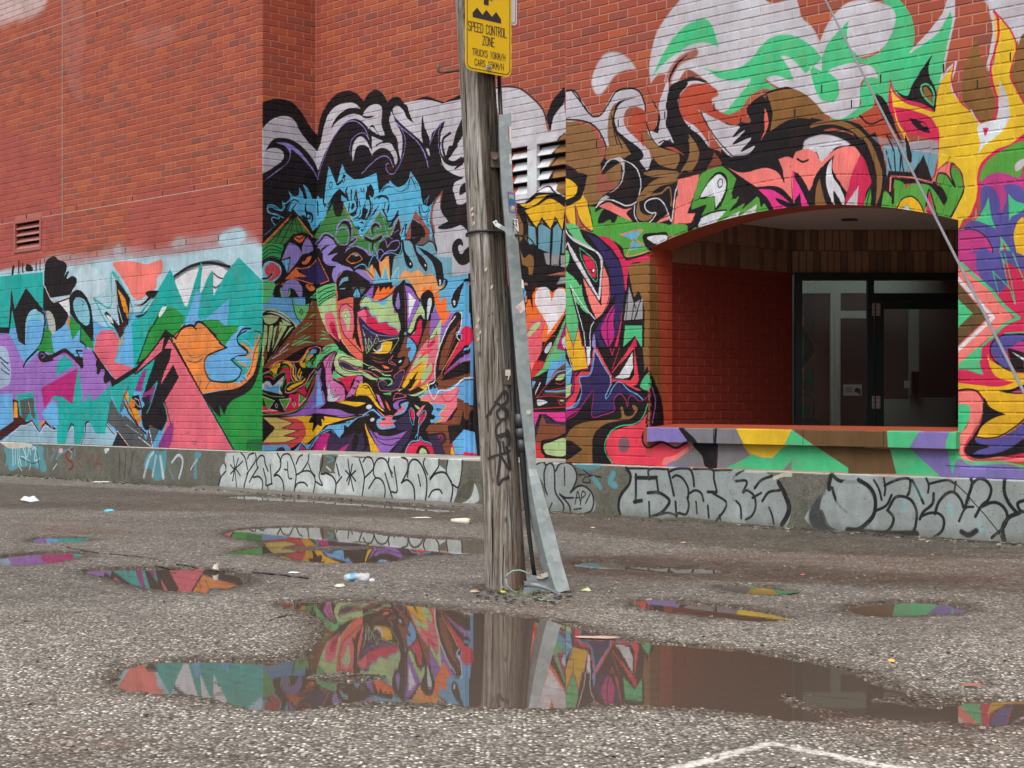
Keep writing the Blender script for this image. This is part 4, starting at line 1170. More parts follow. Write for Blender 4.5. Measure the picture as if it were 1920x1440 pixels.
PAINT['C'] = """
Fs W3 ~5 1474,1079 1457,1110 1469,1143 1498,1174 1541,1176 1584,1154 1612,1122* 1579,1127 1541,1119 1513,1095 1489,1077
Fs W3 ~3 1658,1081* 1654,1123 1663,1166 1681,1207 1717,1242 1761,1275* 1997,1232 2029,1214 2100,1214* 2108,1188 2116,1164 2142,1141 2161,1110 2175,1064* 2206,1081 2254,1095 2254,967 2184,945 2154,965 2085,1008 2013,1044 1965,1012 1907,981 1874,985 1852,1014 1874,1025 1839,1059 1779,1098 1744,1073 1704,1075 1708,1095 1699,1099 1681,1099
Fs W3 ~2 2158,1088* 2179,1129 2206,1159 2238,1176 2279,1176 2322,1163 2356,1145 2364,1122 2356,1095 2339,1069 2305,1055 2253,1053 2176,1065
Fs W3 ~1 2476,968* 2484,1011 2497,1060 2502,1101 2505,1140 2492,1143 2487,1125 2471,1102 2449,1080 2417,1057 2400,1043*
Fs W3 ~2 2575,1128 2585,1108 2595,1074 2665,973 2665,1112
Sc W3 w6.4 2595,1097 2598,1051 2590,1011 2583,987
Fs gm ~2 1663,1096* 1694,1141 1730,1179 1775,1205 1827,1212 1852,1192 1874,1138* 1839,1152 1796,1157 1753,1145 1708,1128 1681,1112
Fs gm ~2 1818,1097* 1874,1080 1932,1078 1973,1095 1997,1117 2029,1134 2077,1133 2119,1113 2150,1087 2175,1055* 2175,915* 2154,980 2154,999 2123,1041 2085,1078 2057,1087 2077,1060 2092,1026* 2045,1039 2009,1041 2045,1011 2005,1019 1965,1006 1940,983 1899,972 1874,975 1899,985 1924,1005 1965,1038 1969,1050* 1957,1049 1915,1051 1874,1064 1844,1085
Fs W3 ~1 2013,1042* 2041,1046 2085,1024 2092,1007 2061,1012 2029,1029
Fs gm ~1 2140,1051* 2128,1063 2140,1096 2170,1066* 2185,1094 2209,1114 2243,1138* 2238,1117 2241,1085 2265,1057 2282,1047 2322,1055 2350,1086 2363,1118 2356,1143 2328,1165 2316,1174* 2362,1166 2387,1142 2403,1116 2410,1082 2406,1044* 2438,1058 2465,1072 2481,1091 2497,1114* 2500,1090 2489,1045 2479,1000 2468,960* 2455,943 2345,924 2316,938 2271,924 2238,918 2188,925 2271,944 2271,975 2288,1004 2319,1000* 2305,1024 2276,1038 2238,1043 2188,1034 2200,1022 2215,1005 2215,976 2200,963 2182,963 2164,977 2152,994
Fs W3 ~1 2170,1064* 2170,1036* 2140,1051 2140,1036 2152,999 2170,972 2200,960 2218,926 2194,931 2140,968 2103,1016
Fs W3 ~1 2188,1034 2230,1042 2273,1037 2305,1024 2319,1000* 2288,1004 2273,992 2271,944* 2230,924 2200,928 2179,961* 2203,962 2216,980 2212,1010
Sc W3 w5.2 2400,1043 2449,1080 2479,1110 2492,1140
Sc W3 w5.1 2505,1138 2505,1096 2492,1045 2481,1000 2473,968
Sc W3 w5.1 2473,968 2492,994 2510,1005 2505,985 2497,965 2502,941 2518,923 2539,904 2560,883
Ss rb w20.2 ~5 1801,1134 1753,1122 1721,1093 1712,1060
Ss K taper w6.7 1779,1134 1744,1116 1721,1086 1712,1053
Fc br2 1360,1026 1445,1005 1484,965 1508,913 1493,865 1493,809 1360,821
Fs redp ~2 1425,1011 1489,964 1503,917 1489,866 1484,827 1508,822 1474,966
Fs K 1400,817* 1400,885 1493,865 1570,892 1635,868 1690,941 1712,1060* 1744,1073 1796,1077 1839,1059 1788,1063 1753,1034 1753,994 1779,957 1822,925 1844,903 1878,883 1895,956 1965,947 1957,981 1997,1004 2041,1014 2092,1007 2161,929 2175,934 2175,748*
Fs rb2 1753,1041* 1783,1060 1814,1061 1844,1048 1869,1035 1852,1011 1874,985 1907,971* 1940,976 1957,981 1953,962 1928,946 1903,952 1865,970 1783,1017* 1839,970 1844,906* 1822,932 1775,971 1753,1001
Fs W 1360,1105* 1390,1101 1415,1080 1445,1044 1469,1023 1493,1027 1513,1053 1541,1077 1589,1077 1621,1066 1635,1040 1642,1015* 1607,1033 1575,1031 1560,1008 1570,979 1603,951 1644,919 1658,893 1649,870 1626,871 1603,882 1560,904 1532,910 1508,899 1491,876* 1503,913 1508,934 1498,963 1469,998 1425,1018 1360,1030
Ss K w4.2 1360,1104 1390,1101 1410,1084 1430,1053 1459,1026 1474,1023 1493,1027 1518,1052 1546,1078 1589,1079 1621,1066 1638,1036 1642,1015
Ss K w4.2 1360,1030 1425,1018 1469,998 1498,963 1508,934 1498,900 1491,872
Ss K w3.6 1385,1102 1405,1081 1440,1045
Fs K 1612,1052* 1579,1053 1546,1048 1527,1019 1522,985 1541,944 1570,913 1598,896 1626,897 1635,909 1617,936 1579,964 1541,1000 1546,1034 1570,1049
Fs br2 1522,922* 1513,968 1518,1021 1541,1049 1532,1012 1541,976 1570,944 1593,914 1596,896* 1551,915
Fs W 1546,978* 1537,1008 1546,1031 1579,1044 1612,1046 1640,1015* 1607,1032 1579,1027 1568,1004 1579,978 1617,946 1654,914 1658,886 1640,869 1617,875 1603,885* 1635,896 1626,921 1579,954
Ss K w3.5 1527,1019 1541,958 1565,907
Ss K w3.5 1537,983 1560,938 1579,905
Fs rb2 1603,1027 1635,1019 1644,991 1663,964 1640,967 1635,927* 1607,964 1593,997
Fs K 1644,1083* 1654,1055 1676,1024 1683,996 1672,967 1658,968 1635,999* 1644,987 1654,972 1681,955 1704,973 1685,1003 1663,1040
Fs W 1683,955* 1690,995 1685,1023 1699,1055 1715,1087* 1717,1059 1708,1020 1712,1006* 1730,1044 1766,1066 1805,1067 1835,1056* 1788,1060 1753,1038 1748,1005 1766,979 1801,958 1831,928 1846,903* 1844,939 1839,960 1822,985 1809,997 1861,970 1903,949 1936,941 1915,918 1953,930 1915,901 1971,911 1940,882 1981,891 1961,874 1915,874* 1886,892 1865,920 1844,953 1844,903* 1814,933 1775,964 1748,998 1744,1022 1753,1041 1730,1031 1712,999 1708,973 1721,951 1735,925* 1708,935 1685,924 1663,941 1644,970*
Fs K 1717,1059* 1753,1068 1779,1064 1748,1035 1753,1001 1779,961 1818,932 1844,903 1878,883 1796,848 1735,936* 1712,986
Fs W 1839,960 1869,926 1915,874 1899,880 1865,917
Ss K w2.6 1818,992 1839,956 1874,913 1915,874
Ss K w3.4 1644,987 1663,944 1690,920 1730,909 1766,892
Ss K w3.0 1685,931 1704,936 1704,922 1721,935 1730,916 1737,922
Fs rb2 1704,919 1730,916 1753,903 1766,893 1726,910
Fs br2 1635,988* 1654,952 1690,920 1744,901 1753,883 1739,858 1766,858 1779,870 1796,895 1779,944* 1805,914 1814,886 1792,852 1779,850 1761,845 1739,831* 1685,822 1654,808 1635,796* 1626,797 1663,835 1721,842* 1640,854 1635,861 1739,858 1690,876 1663,903 1640,947
Fs mr2 2005,1003* 2045,1011 2092,1007 2135,983 2175,943* 2175,918 2142,932 2100,940 2065,935 2025,918* 2029,949 2025,981
Fs sal3 2011,974 2021,947 2017,925 1997,898* 2009,923 2009,948
Ss K w5.1 2017,999 2029,965 2025,927
Fs mr2 2140,968 2140,918 2140,911 2176,924 2212,922 2241,911 2271,895 2294,873 2316,822* 2305,823* 2282,862 2253,892 2218,909 2176,914 2140,906*
Fc K 2140,936 2185,923 2238,918 2271,905 2305,871 2328,821 2282,826 2253,887 2200,906 2140,901
Fs mr2 2140,921 2176,926 2218,921 2259,901 2291,873 2305,847 2316,822* 2299,824* 2282,860 2253,890 2215,909 2176,916 2140,913
Fs K 2140,901 2188,900 2238,891 2271,866 2294,824* 2247,829 2140,841
Fs W3 ~2 2121,883 2158,894 2188,891 2224,878 2244,859 2140,841
Fs rb2 ~1 2271,924 2305,939 2311,963 2328,926 2345,900 2367,874 2378,844* 2328,845* 2305,874 2276,904
Fs K 2311,965* 2328,958 2345,934 2356,909 2367,878 2384,850 2400,827 2400,813* 2392,814 2384,843 2362,877 2345,900 2328,917
Ss K w3.4 2271,924 2288,907 2305,902 2328,908 2345,908
Fs hazs ~1 2328,847* 2367,859 2400,853 2471,845 2471,805 2328,821
Sc K w2.9 2339,873 2356,849
Sc K w2.9 2348,869 2364,845
Sc K w2.9 2356,870 2370,845
Sc K w2.4 2367,871 2381,843
Sc K w2.4 2328,852 2328,852
Fs crm2 2455,941* 2444,921 2422,928 2384,943 2356,966 2349,991* 2345,958 2345,934 2356,909 2373,892 2389,859 2400,846* 2395,870 2417,863 2449,852 2471,843 2473,805* 2481,804 2492,803 2492,905*
Fs yl2 2349,976* 2362,956 2389,935 2417,924 2455,908* 2460,909* 2463,933 2471,964 2487,983 2505,999* 2497,965 2502,941 2521,920 2544,899 2567,877 2578,844* 2567,795* 2468,806* 2471,843 2465,871 2444,897 2411,916 2378,927 2356,932*
Fs rdk 2468,806 2475,805 2472,847 2465,874
Fs crm2 2362,929 2395,918 2428,909 2452,894 2468,866 2471,845 2444,853 2411,871 2384,884 2367,902
Fs K 2396,903* 2417,896 2436,887 2449,864* 2428,871 2409,885
Fs crm2 2424,888 2430,889 2440,881 2433,880
Fs yl2 2359,930 2370,897 2389,869 2400,846* 2392,849 2373,883 2362,908
Fs K 2350,988* 2367,964 2392,951 2403,971 2428,1003 2453,1030* 2444,1006 2447,982 2457,964 2463,944 2460,907* 2438,922 2400,938 2373,954
Ss crm2 w3.3 2349,991 2362,960 2389,942 2428,928 2457,909
Fs mr2 2430,963 2438,964 2452,946 2455,929 2438,940
Ss gm w4.2 2455,922 2457,945 2449,962 2436,970 2425,964 2433,944 2455,922
Fs mr2 2560,1052* 2565,1010* 2578,986 2588,948 2603,902 2590,852* 2578,858 2560,883 2539,906 2526,924 2526,984 2542,1025
Fs mr2 2643,1016 2665,1040 2680,1037 2680,886 2655,916 2635,945 2638,977
Fs W3 2583,987* 2590,1011 2598,1051 2595,1097* 2603,1086 2600,1028 2595,992 2585,975
Fs yl2 2598,1096* 2616,1075 2638,1047 2648,1016 2643,985 2633,968 2635,950 2655,916 2675,877* 2675,783* 2575,794 2575,842* 2595,862 2608,895 2600,937 2590,970 2600,1005
Ss crm2 w5.0 2597,1097 2605,1084 2608,1049 2600,1016 2590,984 2595,947 2605,913 2598,878 2578,849
Ss crm2 w3.2 2598,1096 2621,1070 2640,1042 2648,1013 2640,985 2635,963 2645,935 2668,894
Ss crm2 w3.2 2505,1003 2500,965 2518,925 2547,896 2570,868 2578,846
Fs W3 ~0 2610,954* 2626,922 2633,887 2630,865 2610,845 2590,833 2583,802* 2560,800 2570,840* 2600,864 2608,899
Fc W3 2630,1079 2648,1043 2653,1017 2665,1062 2665,1094 2595,1106
Sc W3 w3.2 2544,901 2570,859 2567,838
Fc rb2 2562,795 2562,795 2562,795
Fs K ~2 1360,907 1384,904 1409,886 1424,856 1431,827 1398,809 1360,812
Fs yl ~0 1360,880* 1388,867 1406,850 1398,830 1360,820*
Fs yl ~2 1431,837 1447,800* 1398,801 1360,799 1417,818
Fc K 1442,805 1449,866 1523,935 1646,862 1779,863 1779,800 1734,821 1725,704 1467,723
Fc br2 1427,827 1449,902 1488,901 1492,870 1523,885 1558,899 1561,860 1544,837 1499,821 1481,802 1449,799
Fs redp ~1 1488,893 1502,869 1544,842 1516,827 1481,825 1477,864
Fs W 1470,790* 1488,811 1523,826 1554,843 1565,870 1561,891 1540,906 1516,903 1492,880* 1502,897 1523,912 1547,914 1568,903 1571,872 1558,840 1530,820 1499,805
Fs K 1506,820* 1544,832 1571,859 1575,887 1605,876 1622,849 1622,824 1616,800* 1592,789 1558,795 1530,810
Ss wh w3.5 1561,903 1592,892 1616,870 1626,841 1622,814 1609,793 1578,787 1551,797 1523,807 1495,807 1472,792
Fs br2 1509,909 1509,937 1537,949 1592,908 1599,897 1558,911
Fs K 1571,905 1605,914 1626,889 1646,864 1605,886
Fs br2 1636,863 1679,866 1738,857 1750,851 1738,830 1692,825 1652,806 1632,796 1609,795 1642,827 1679,844 1715,845 1659,851
Fs gnb 1447,797* 1470,792 1467,780* 1499,785 1481,743* 1523,757 1527,734* 1544,763 1599,744 1571,731* 1718,724 1779,724 1779,700 1467,723 1453,763
Fs K 1502,785 1544,766 1527,734* 1523,757 1499,759 1479,743* 1481,763
Fs salp 1481,794* 1516,801 1544,789 1571,779 1599,781* 1578,768 1599,746* 1558,762 1516,781
Fs K 1599,781 1609,750 1599,731 1642,730 1679,745 1721,766 1725,790 1712,816 1672,800 1636,798 1626,789
Fs br2 1619,797* 1626,769 1649,757 1669,760 1646,742 1619,750 1609,770
Ss br2 w4.9 1632,798 1659,806 1692,808 1718,820 1725,800 1725,775
Ss wh w3.2 1605,786 1605,761 1622,739 1646,736 1669,750 1676,761 1659,762 1642,773 1641,788 1659,796 1686,794 1708,772 1725,736 1734,779 1741,813 1754,833
Fs gnb 1692,716 1725,729 1779,724 1779,700 1659,709
Fc salp 1734,730 1741,789 1757,826 1779,834 1779,724
Fc salp 1669,733 1715,756 1718,741
Sc K w2.0 1659,739 1718,751
Fc yl 1360,797 1398,799 1402,744 1388,750 1366,781
Fc yl 1404,798 1445,797 1463,734 1438,744 1417,766
Ss K w2.6 1398,804 1402,746 1388,745 1369,765 1358,792
Ss K w2.6 1445,800 1463,734 1431,747 1409,777
Fc sbl 1360,765 1384,743 1402,728 1360,731
Fc K 1745,842 2125,877 2125,727 1745,702
Fs br2 1780,931 1796,919 1812,891 1809,872 1790,850* 1764,855 1745,837* 1764,864 1780,885 1783,911
Fs rb ~1 1860,890* 1883,857 1837,850 1852,870
Fc salp 1745,837 1815,842 1806,812 1777,751 1809,749 1793,728 1777,727 1745,730
Fs gnb 1824,844 1880,854 1892,849 1926,819 1917,792* 1913,773 1889,761 1938,783* 1929,767 1907,745 1950,760 1944,747 1991,775* 2000,747 2008,755 2023,735* 1809,712* 1799,716 1777,703 1777,722 1745,727 1745,702 1809,710 1821,757 1790,760 1806,812
Fs K 1812,785* 1840,820 1865,840 1889,837 1901,817 1895,784 1877,757 1862,751* 1859,783 1824,781
Fs wh 1815,786* 1840,816 1868,835 1886,830 1897,813 1889,785 1865,756* 1862,785* 1827,786
Ss K w2.4 1877,824 1871,817 1874,805 1880,805 1886,814 1883,823 1877,824
Fc K 1790,759 1837,768 1831,756 1809,722 1777,708 1802,749
Fc wh 1809,715 1815,734 1852,745 1898,748 1862,720
Fc wh 1883,726 1938,743 1929,729
Fc wh 1935,731 1988,755 1982,734
Ss K w3.4 1806,717 1824,740 1865,749 1898,749
Fc K 1926,819 1982,795 1997,770 2006,755 1985,776 1944,759 1938,780 1920,772 1913,787
Fs salp 1898,850* 1932,835 1961,832 1991,836 2020,835 2049,821 2066,796 2060,829 2049,853* 2078,855 2106,840 2125,836* 2125,745 2092,748* 2083,831* 2089,757* 2049,789 1985,795*
Fs mg3 1991,789* 2020,787 2049,775 2083,749* 2043,764 2052,751 2072,738 2037,735* 2020,763
Fs K 1988,792* 2020,794 2055,786 2078,767 2094,745 2063,769 2035,783 2006,788
Fc mg3 2089,826 2125,777 2125,734 2111,735 2114,773 2092,748
Sc K w2.7 2083,832 2125,786
Ss K w5.9 2117,846 2106,858 2111,872
Fs salp 2106,863 2125,865 2125,843 2114,846
Fc salp 2095,857 2259,860 2277,837 2234,735 2095,747
Fc K 2095,857 2151,857 2206,866 2241,862 2311,883 2332,831 2332,715 2311,719 2298,721 2095,735
Fs W3 ~2 2116,867* 2125,884 2162,892 2199,888 2241,865 2206,860 2169,825 2151,818* 2162,838 2151,860
Fs salp ~1 2103,865 2133,865 2155,854 2159,832 2136,810 2110,813 2084,828 2095,857
Fs salp 2155,814* 2177,839 2217,859 2259,857 2273,838 2252,802 2238,758* 2217,784 2199,816 2202,839*
Fc salp 2095,824 2118,800 2136,771 2162,808 2169,834 2133,868 2095,857
Ss K w4.3 2133,842 2118,839 2103,847
Fc mg3 2095,805 2114,776 2136,735 2114,737 2110,770 2095,753
Fs K 2204,845* 2184,832 2155,808 2144,782 2140,755 2151,733* 2188,730 2202,729 2234,726 2236,753 2220,781 2202,807 2199,828
Fs wh 2197,839* 2184,817 2182,782 2195,745 2204,732* 2202,765 2217,746 2227,730 2231,747 2217,775 2199,801
Fs mr2 2164,798* 2155,778 2151,748 2155,736 2184,733* 2173,761
Fs crm2 2277,836 2256,810 2241,770 2234,729 2277,725 2287,754 2301,773 2298,788
Fc W3 2231,729 2252,751 2268,772 2264,726
Fc gnb 2278,722 2299,767 2303,720
Sc K w2.3 2301,770 2287,722
Fs K 2256,860* 2277,867 2318,853 2339,801 2339,758 2318,716* 2298,721* 2304,767 2294,812
Fs mr2 2270,888* 2298,864 2318,824 2329,788 2325,750 2311,719* 2315,766 2311,804 2294,850
Fc sb 2332,852 2399,838 2426,827 2468,819 2459,780 2452,770 2432,792 2403,789 2346,792 2339,819
Fc hazs 2298,876 2399,853 2468,847 2468,822 2332,846
Sc K w2.9 2342,871 2359,834 2363,790
Sc K w2.9 2339,839 2352,794
Sc K w2.9 2359,869 2376,826 2373,789
Sc K w2.6 2376,826 2383,788
Sc sb w2.9 2342,830 2341,763
Fs K 2386,868 2399,838 2403,809 2393,813
Fc K 2332,761 2346,795 2406,786 2432,820 2452,767 2465,754 2484,713 2465,706 2446,742 2419,762 2379,763 2359,776 2352,719 2346,714 2325,718
Sc salp w4.0 2349,752 2351,783 2403,775 2452,760 2475,787 2494,795
Fs salp 2455,761* 2465,780 2491,795 2500,790 2497,777 2507,750* 2488,772 2472,776
Fs gnb 2325,718* 2335,752 2352,736 2356,716* 2359,776* 2379,768 2386,756 2376,746* 2403,760 2439,757 2459,741 2481,708* 2484,736 2465,760 2475,776 2491,766 2507,748 2497,777 2510,784 2523,760 2523,726 2494,678* 2465,686 2446,722 2432,695*
Ss K w3.4 2462,760 2468,777 2488,772 2507,745 2497,774 2500,793 2516,786 2527,759 2526,732 2494,678
Fs K 2352,736 2359,759 2359,724* 2354,722
Fs K 2452,753 2475,748 2488,724 2481,708* 2475,728
Fc crm2 2437,717 2447,745 2459,690 2441,694
Ss K w2.8 2437,711 2446,745 2465,686
Fs yl 2366,712 2379,731 2403,733 2423,716 2432,695
Ss K w2.6 2364,712 2379,731 2403,735 2423,718 2434,695
Fs wh 2379,711 2389,716 2399,709 2399,703
Ss gm w1.7 2379,711 2389,717 2401,705
Sc crm2 w2.8 2467,873 2473,830 2459,780
Ss crm2 w2.2 2459,780 2488,801 2516,789 2530,754 2526,721 2500,678
Fc yl2 2472,872 2532,865 2532,709 2513,674 2497,678 2529,731 2529,765 2510,795 2488,801 2465,785
Fc yl 2513,674 2532,709 2532,686 2515,654
Fc yl2 2494,870 2622,854 2665,837 2609,811 2579,791 2566,762 2562,729 2545,683 2515,673 2494,681 2508,686 2530,735 2525,775 2501,799 2494,800
Fs crm2 2665,837 2665,823 2642,816 2606,803 2579,788 2566,762 2566,729 2549,682 2518,655* 2513,655 2542,683 2559,727 2559,760 2569,789 2602,812 2635,820
Fs gnb 2566,750 2572,779 2602,803 2665,823 2665,784 2654,750 2622,762 2589,763
Fs W3 ~1 2665,787 2645,778 2648,763 2665,773
Fs mg4 2562,741 2582,760 2615,764 2654,749 2665,761 2665,720 2635,734 2622,739 2625,715 2615,683 2610,707 2596,732 2576,740
Fs V3 2562,675 2569,735 2589,739 2609,716 2615,680 2625,715 2622,739 2665,720 2665,569 2635,571 2609,639 2596,652 2549,667 2515,655
Fs gm 2586,717* 2591,679 2602,651* 2576,662 2547,668* 2566,681
Fs gm 2630,720* 2645,704 2665,696 2665,685 2638,672 2632,661*
Fs gm 2607,639* 2622,623 2654,570 2619,572
Fc crm2 2617,626 2642,571 2624,572
Fs yl 2665,667 2648,657 2642,633 2648,601 2658,576 2665,569
Fs V3 2539,668 2562,669 2602,648 2612,618 2596,574 2552,576 2515,625
Fs mg4 2513,652* 2545,654 2572,642 2592,619 2597,598* 2576,614 2559,606 2556,576 2513,579
Ss K w1.8 2515,653 2545,654 2572,642 2592,616 2596,589
Fc K 2511,675 2512,673 2512,675
Fc crm2 2513,585 2665,575 2665,343 2513,345
Fc salp 2513,585 2561,558 2614,502 2640,467 2584,427 2513,372
Fs V3 2521,589 2552,609 2584,607 2665,560 2665,591 2614,605 2619,578 2628,536 2608,518* 2584,535 2555,566
Fs mg4 2512,606 2555,603 2555,577 2564,558 2537,575 2515,584
Ss gm w6.9 2523,584 2555,555 2590,527 2619,494 2654,466
Ss gm w6.9 2654,467 2619,452 2593,429 2566,406 2537,385 2513,370
Fc V3 2564,597 2614,599 2625,541 2608,518 2569,552
Sc gm w2.1 2608,518 2595,564 2634,527 2645,495 2637,540 2622,599
Sc gm w2.1 2614,599 2631,530
Sc gm w2.6 2640,598 2665,541
Sc wh w8.0 2513,555 2596,469 2513,404
Fc mr4 2513,547 2584,469 2513,413
Fc gm 2513,512 2549,480 2513,450
Fc crm2 2566,406 2602,431 2660,438 2665,437 2665,343 2599,344 2572,358
Fs gm 2513,370 2566,411 2568,377 2587,350* 2555,358 2531,367
Fs yl 2584,395* 2593,368 2614,350 2665,349 2665,343 2587,344 2581,368
Fs V3 2590,400* 2593,421 2619,434 2648,435 2665,433 2665,409 2628,404 2637,360* 2608,376
Ss K w2.6 2665,432 2637,436 2608,429 2590,411 2593,389 2614,368 2642,357
Fc K 2628,404 2665,422 2665,354 2640,360
Fc mg4 2631,406 2654,418 2665,419 2665,396
Fc wh 2637,399 2665,385 2665,380 2651,388
Ss gm w2.6 2622,436 2665,437
Fc crm2 2513,355 2665,356 2665,301 2513,301
Fc yl 2513,337 2552,332 2589,329 2642,336 2606,349 2592,369 2583,382 2622,361 2665,348 2665,269 2647,266 2614,226 2558,225 2580,261 2580,294 2560,319 2513,322
Fs crm2 2513,355 2580,352 2619,339 2642,337 2619,329 2592,328 2552,334 2513,340
Fs gm 2513,366 2566,388 2572,362 2587,351* 2560,355 2535,363
Fs crm2 2566,382 2586,382 2592,362 2614,344 2589,339 2572,357
Fs yl 2586,382 2608,372 2642,356 2665,353 2665,336 2622,341 2597,354
Fc V3 2606,377 2636,376 2642,364 2622,364
Sc K w2.3 2603,379 2622,364 2647,356
Fs K 2608,319* 2636,322 2665,331 2665,314 2631,314
Fc mg4 2636,316 2665,326 2665,315
Fs salp 2513,317* 2538,320 2560,314 2572,291 2566,261 2549,235 2532,209 2532,189 2552,177 2614,178 2665,187 2665,177 2608,175 2552,171 2523,181 2512,199 2514,224 2535,245 2542,271 2538,289 2513,290
Ss crm2 w3.0 2514,319 2540,323 2563,314 2575,291 2569,258 2549,227 2529,202 2535,184 2558,175 2614,179 2665,187
Ss K w3.0 2513,321 2540,323 2560,318 2575,301 2589,284 2622,270
Fs K 2575,304 2589,284 2622,270* 2592,261 2572,243 2558,225* 2555,220 2589,205* 2549,189* 2575,190 2617,196 2665,222 2665,192 2608,185 2566,179 2540,184 2530,199 2549,225 2569,258
Fs yl 2558,226* 2572,248 2597,263 2622,270 2665,269 2642,241 2608,226 2580,223
Ss K w2.5 2556,225 2580,222 2608,226 2636,240 2665,261
Fs V3 2556,222 2589,220 2617,226 2647,241 2665,256 2665,227 2636,204 2594,190 2549,189* 2563,197 2589,205 2566,210 2556,215
Fc crm2 2611,183 2665,194 2665,184
Fs gm 2513,265 2513,288 2529,292 2542,286 2542,268 2532,245 2513,227
Fc gm 2512,199 2523,178 2546,174 2614,176 2647,171 2665,162 2665,169 2617,174 2552,170 2523,176 2506,175
Fc V4 2494,178 2523,173 2546,166 2614,171 2665,162 2665,139 2494,133
Ss gm w3.5 2517,183 2535,171 2552,168 2614,172 2642,170 2665,162
Fc gm 2488,198 2512,196 2514,183 2500,147 2494,147 2488,167
Fs wh ~1 2562,867 2622,872 2622,854 2596,834 2576,824 2562,807 2566,831
Fc crm2 2572,860 2586,859 2577,842
Fc K 1363,758 1655,666 1655,407 1363,413
Fs gnb 1464,750 1711,731 1711,686 1655,668 1623,661 1576,658 1561,686 1513,711 1474,721
Fs lg2 1364,758 1405,751 1430,714 1459,690* 1415,704 1379,735
Fs nv 1405,755 1435,731 1484,710 1533,667 1561,637 1576,602 1561,532 1533,519 1542,568 1523,555 1523,604 1504,652 1464,704
Fs W 1369,711* 1394,684 1445,616 1484,560* 1489,631 1484,667 1435,695 1389,716 1359,751 1343,753 1394,720 1459,690 1494,663 1494,624 1486,557 1469,572 1425,624 1384,677
Sc wh w3.6 1356,690 1372,709 1410,654 1484,560
Ss wh w3.6 1356,748 1389,716 1435,695 1479,674 1491,642 1486,599 1483,560
Fc K 1412,693 1469,661 1479,632 1474,603
Ss gm w2.5 1415,693 1440,677 1469,654 1477,628 1474,603 1449,623 1420,668 1415,693
Fs crm 1427,674 1459,661 1472,636 1469,611 1449,626 1435,649
Ss K w2.5 1469,632 1454,633 1459,626 1467,629
Fs wh 1459,635 1467,634 1464,627
Fs lg2 1363,689 1374,685 1377,663 1364,646
Fs lg2 1363,638* 1410,603 1430,559 1449,523 1420,538 1374,602* 1389,532 1410,488 1392,442* 1363,501
Fs lg2 1420,599* 1430,559 1452,522* 1394,561 1405,589
Fc lg2 1363,635 1394,619 1425,552 1374,605 1410,503 1392,449 1363,504
Fs salp 1425,617* 1464,572 1491,539* 1494,606 1499,645* 1518,605 1521,562 1504,528 1474,507* 1449,551
Ss K w2.1 1499,645 1518,605 1518,562 1499,524 1474,507
Sc wh w2.9 1382,598 1430,473 1440,411
Sc wh w2.9 1384,594 1425,545 1469,508
Fc yl 1363,497 1392,438 1410,488 1435,411 1363,413
Sc mg w2.5 1363,501 1392,438 1410,490 1432,411
Ss wh w3.2 1464,501 1452,480 1452,411
Fs V 1459,454* 1467,472 1474,410 1460,411
Fc nv 1464,472 1494,507 1533,540 1561,546 1533,498 1508,520 1484,464 1513,432 1494,429
Fs mg 1489,485* 1513,520 1537,540 1533,498 1537,463 1516,432* 1494,464
Ss K w2.5 1537,537 1513,502 1513,463 1518,432
Fs crm2 1479,719* 1518,711 1547,687 1566,662 1580,650 1655,661 1655,642 1590,639 1576,574 1561,637 1533,678
Fc crm2 1566,539 1561,497 1542,409 1528,409 1557,497
Fc nv 1542,533 1566,560 1561,518 1542,456 1535,463
Fs mr2 1585,636 1618,641 1655,640 1655,407 1637,407 1637,529 1618,571 1604,558 1590,601
Fc gr2 1569,500 1585,591 1604,544 1632,553 1632,502
Sc K w2.4 1585,594 1576,500
Sc K w2.8 1604,544 1595,499
Sc K w3.1 1585,591 1609,530
Sc K w3.1 1627,554 1604,499
Fc K 1566,500 1637,498 1637,407 1566,409
Fc gm 1573,488 1630,486 1630,429 1606,461 1566,434
Fc crm 1571,409 1609,461 1616,408
Sc wh w1.7 1585,408 1597,426 1599,408
Ss salp w2.8 1557,717 1630,723 1611,700 1655,673 1580,661 1599,698 1557,717
Fc sbl 1561,716 1627,722 1609,701 1590,704
Fc sb 1590,695 1609,697 1637,681 1590,674
Fs K 1632,709 1683,712 1711,710 1711,690 1655,670
Fs wh 1646,701 1674,706 1711,703 1711,693 1683,682
Fc K 1363,440 1638,433 1652,296 1647,228 1363,224
Fc yl 1365,440 1431,439 1445,384 1391,377 1385,399
Fc sbl 1363,411 1388,380 1381,344 1363,337
Fc lgr 1363,337 1385,344 1381,315 1363,306
Sc wh w2.2 1365,440 1388,382 1363,368
Sc wh w2.1 1453,438 1449,391 1443,381
Fc K 1431,439 1464,438 1458,391 1445,381
Fc wh 1438,438 1453,438 1451,395 1443,386
Sc mg w2.4 1391,444 1393,416
Sc mg w2.4 1431,443 1443,384
Fc crm3 1363,301 1391,320 1398,358 1418,375 1451,374 1464,438 1474,437 1529,378 1529,343 1503,305 1425,348 1391,282 1363,279
Fc nv 1467,426 1522,359 1522,338 1506,310 1535,296 1538,277 1458,263 1464,320 1405,287 1421,327 1411,358 1451,367
Ss bl w3.8 1467,438 1464,402 1451,367 1415,360 1421,329 1415,306 1391,287 1365,279
Ss bl w3.3 1467,433 1497,390 1522,359 1521,336 1506,313 1510,305 1548,347 1586,326 1617,314 1632,303
Ss crm3 w2.3 1471,438 1503,392 1526,366 1526,343
Fc nv 1510,305 1548,345 1592,321 1629,303 1586,315 1554,319 1535,301
Fc K 1474,437 1592,435 1529,361
Fc crm3 1586,435 1604,434 1620,351 1607,333 1629,326 1617,324 1548,350 1529,347 1535,368 1573,412
Fc K 1529,368 1604,430 1604,365 1592,351 1535,354
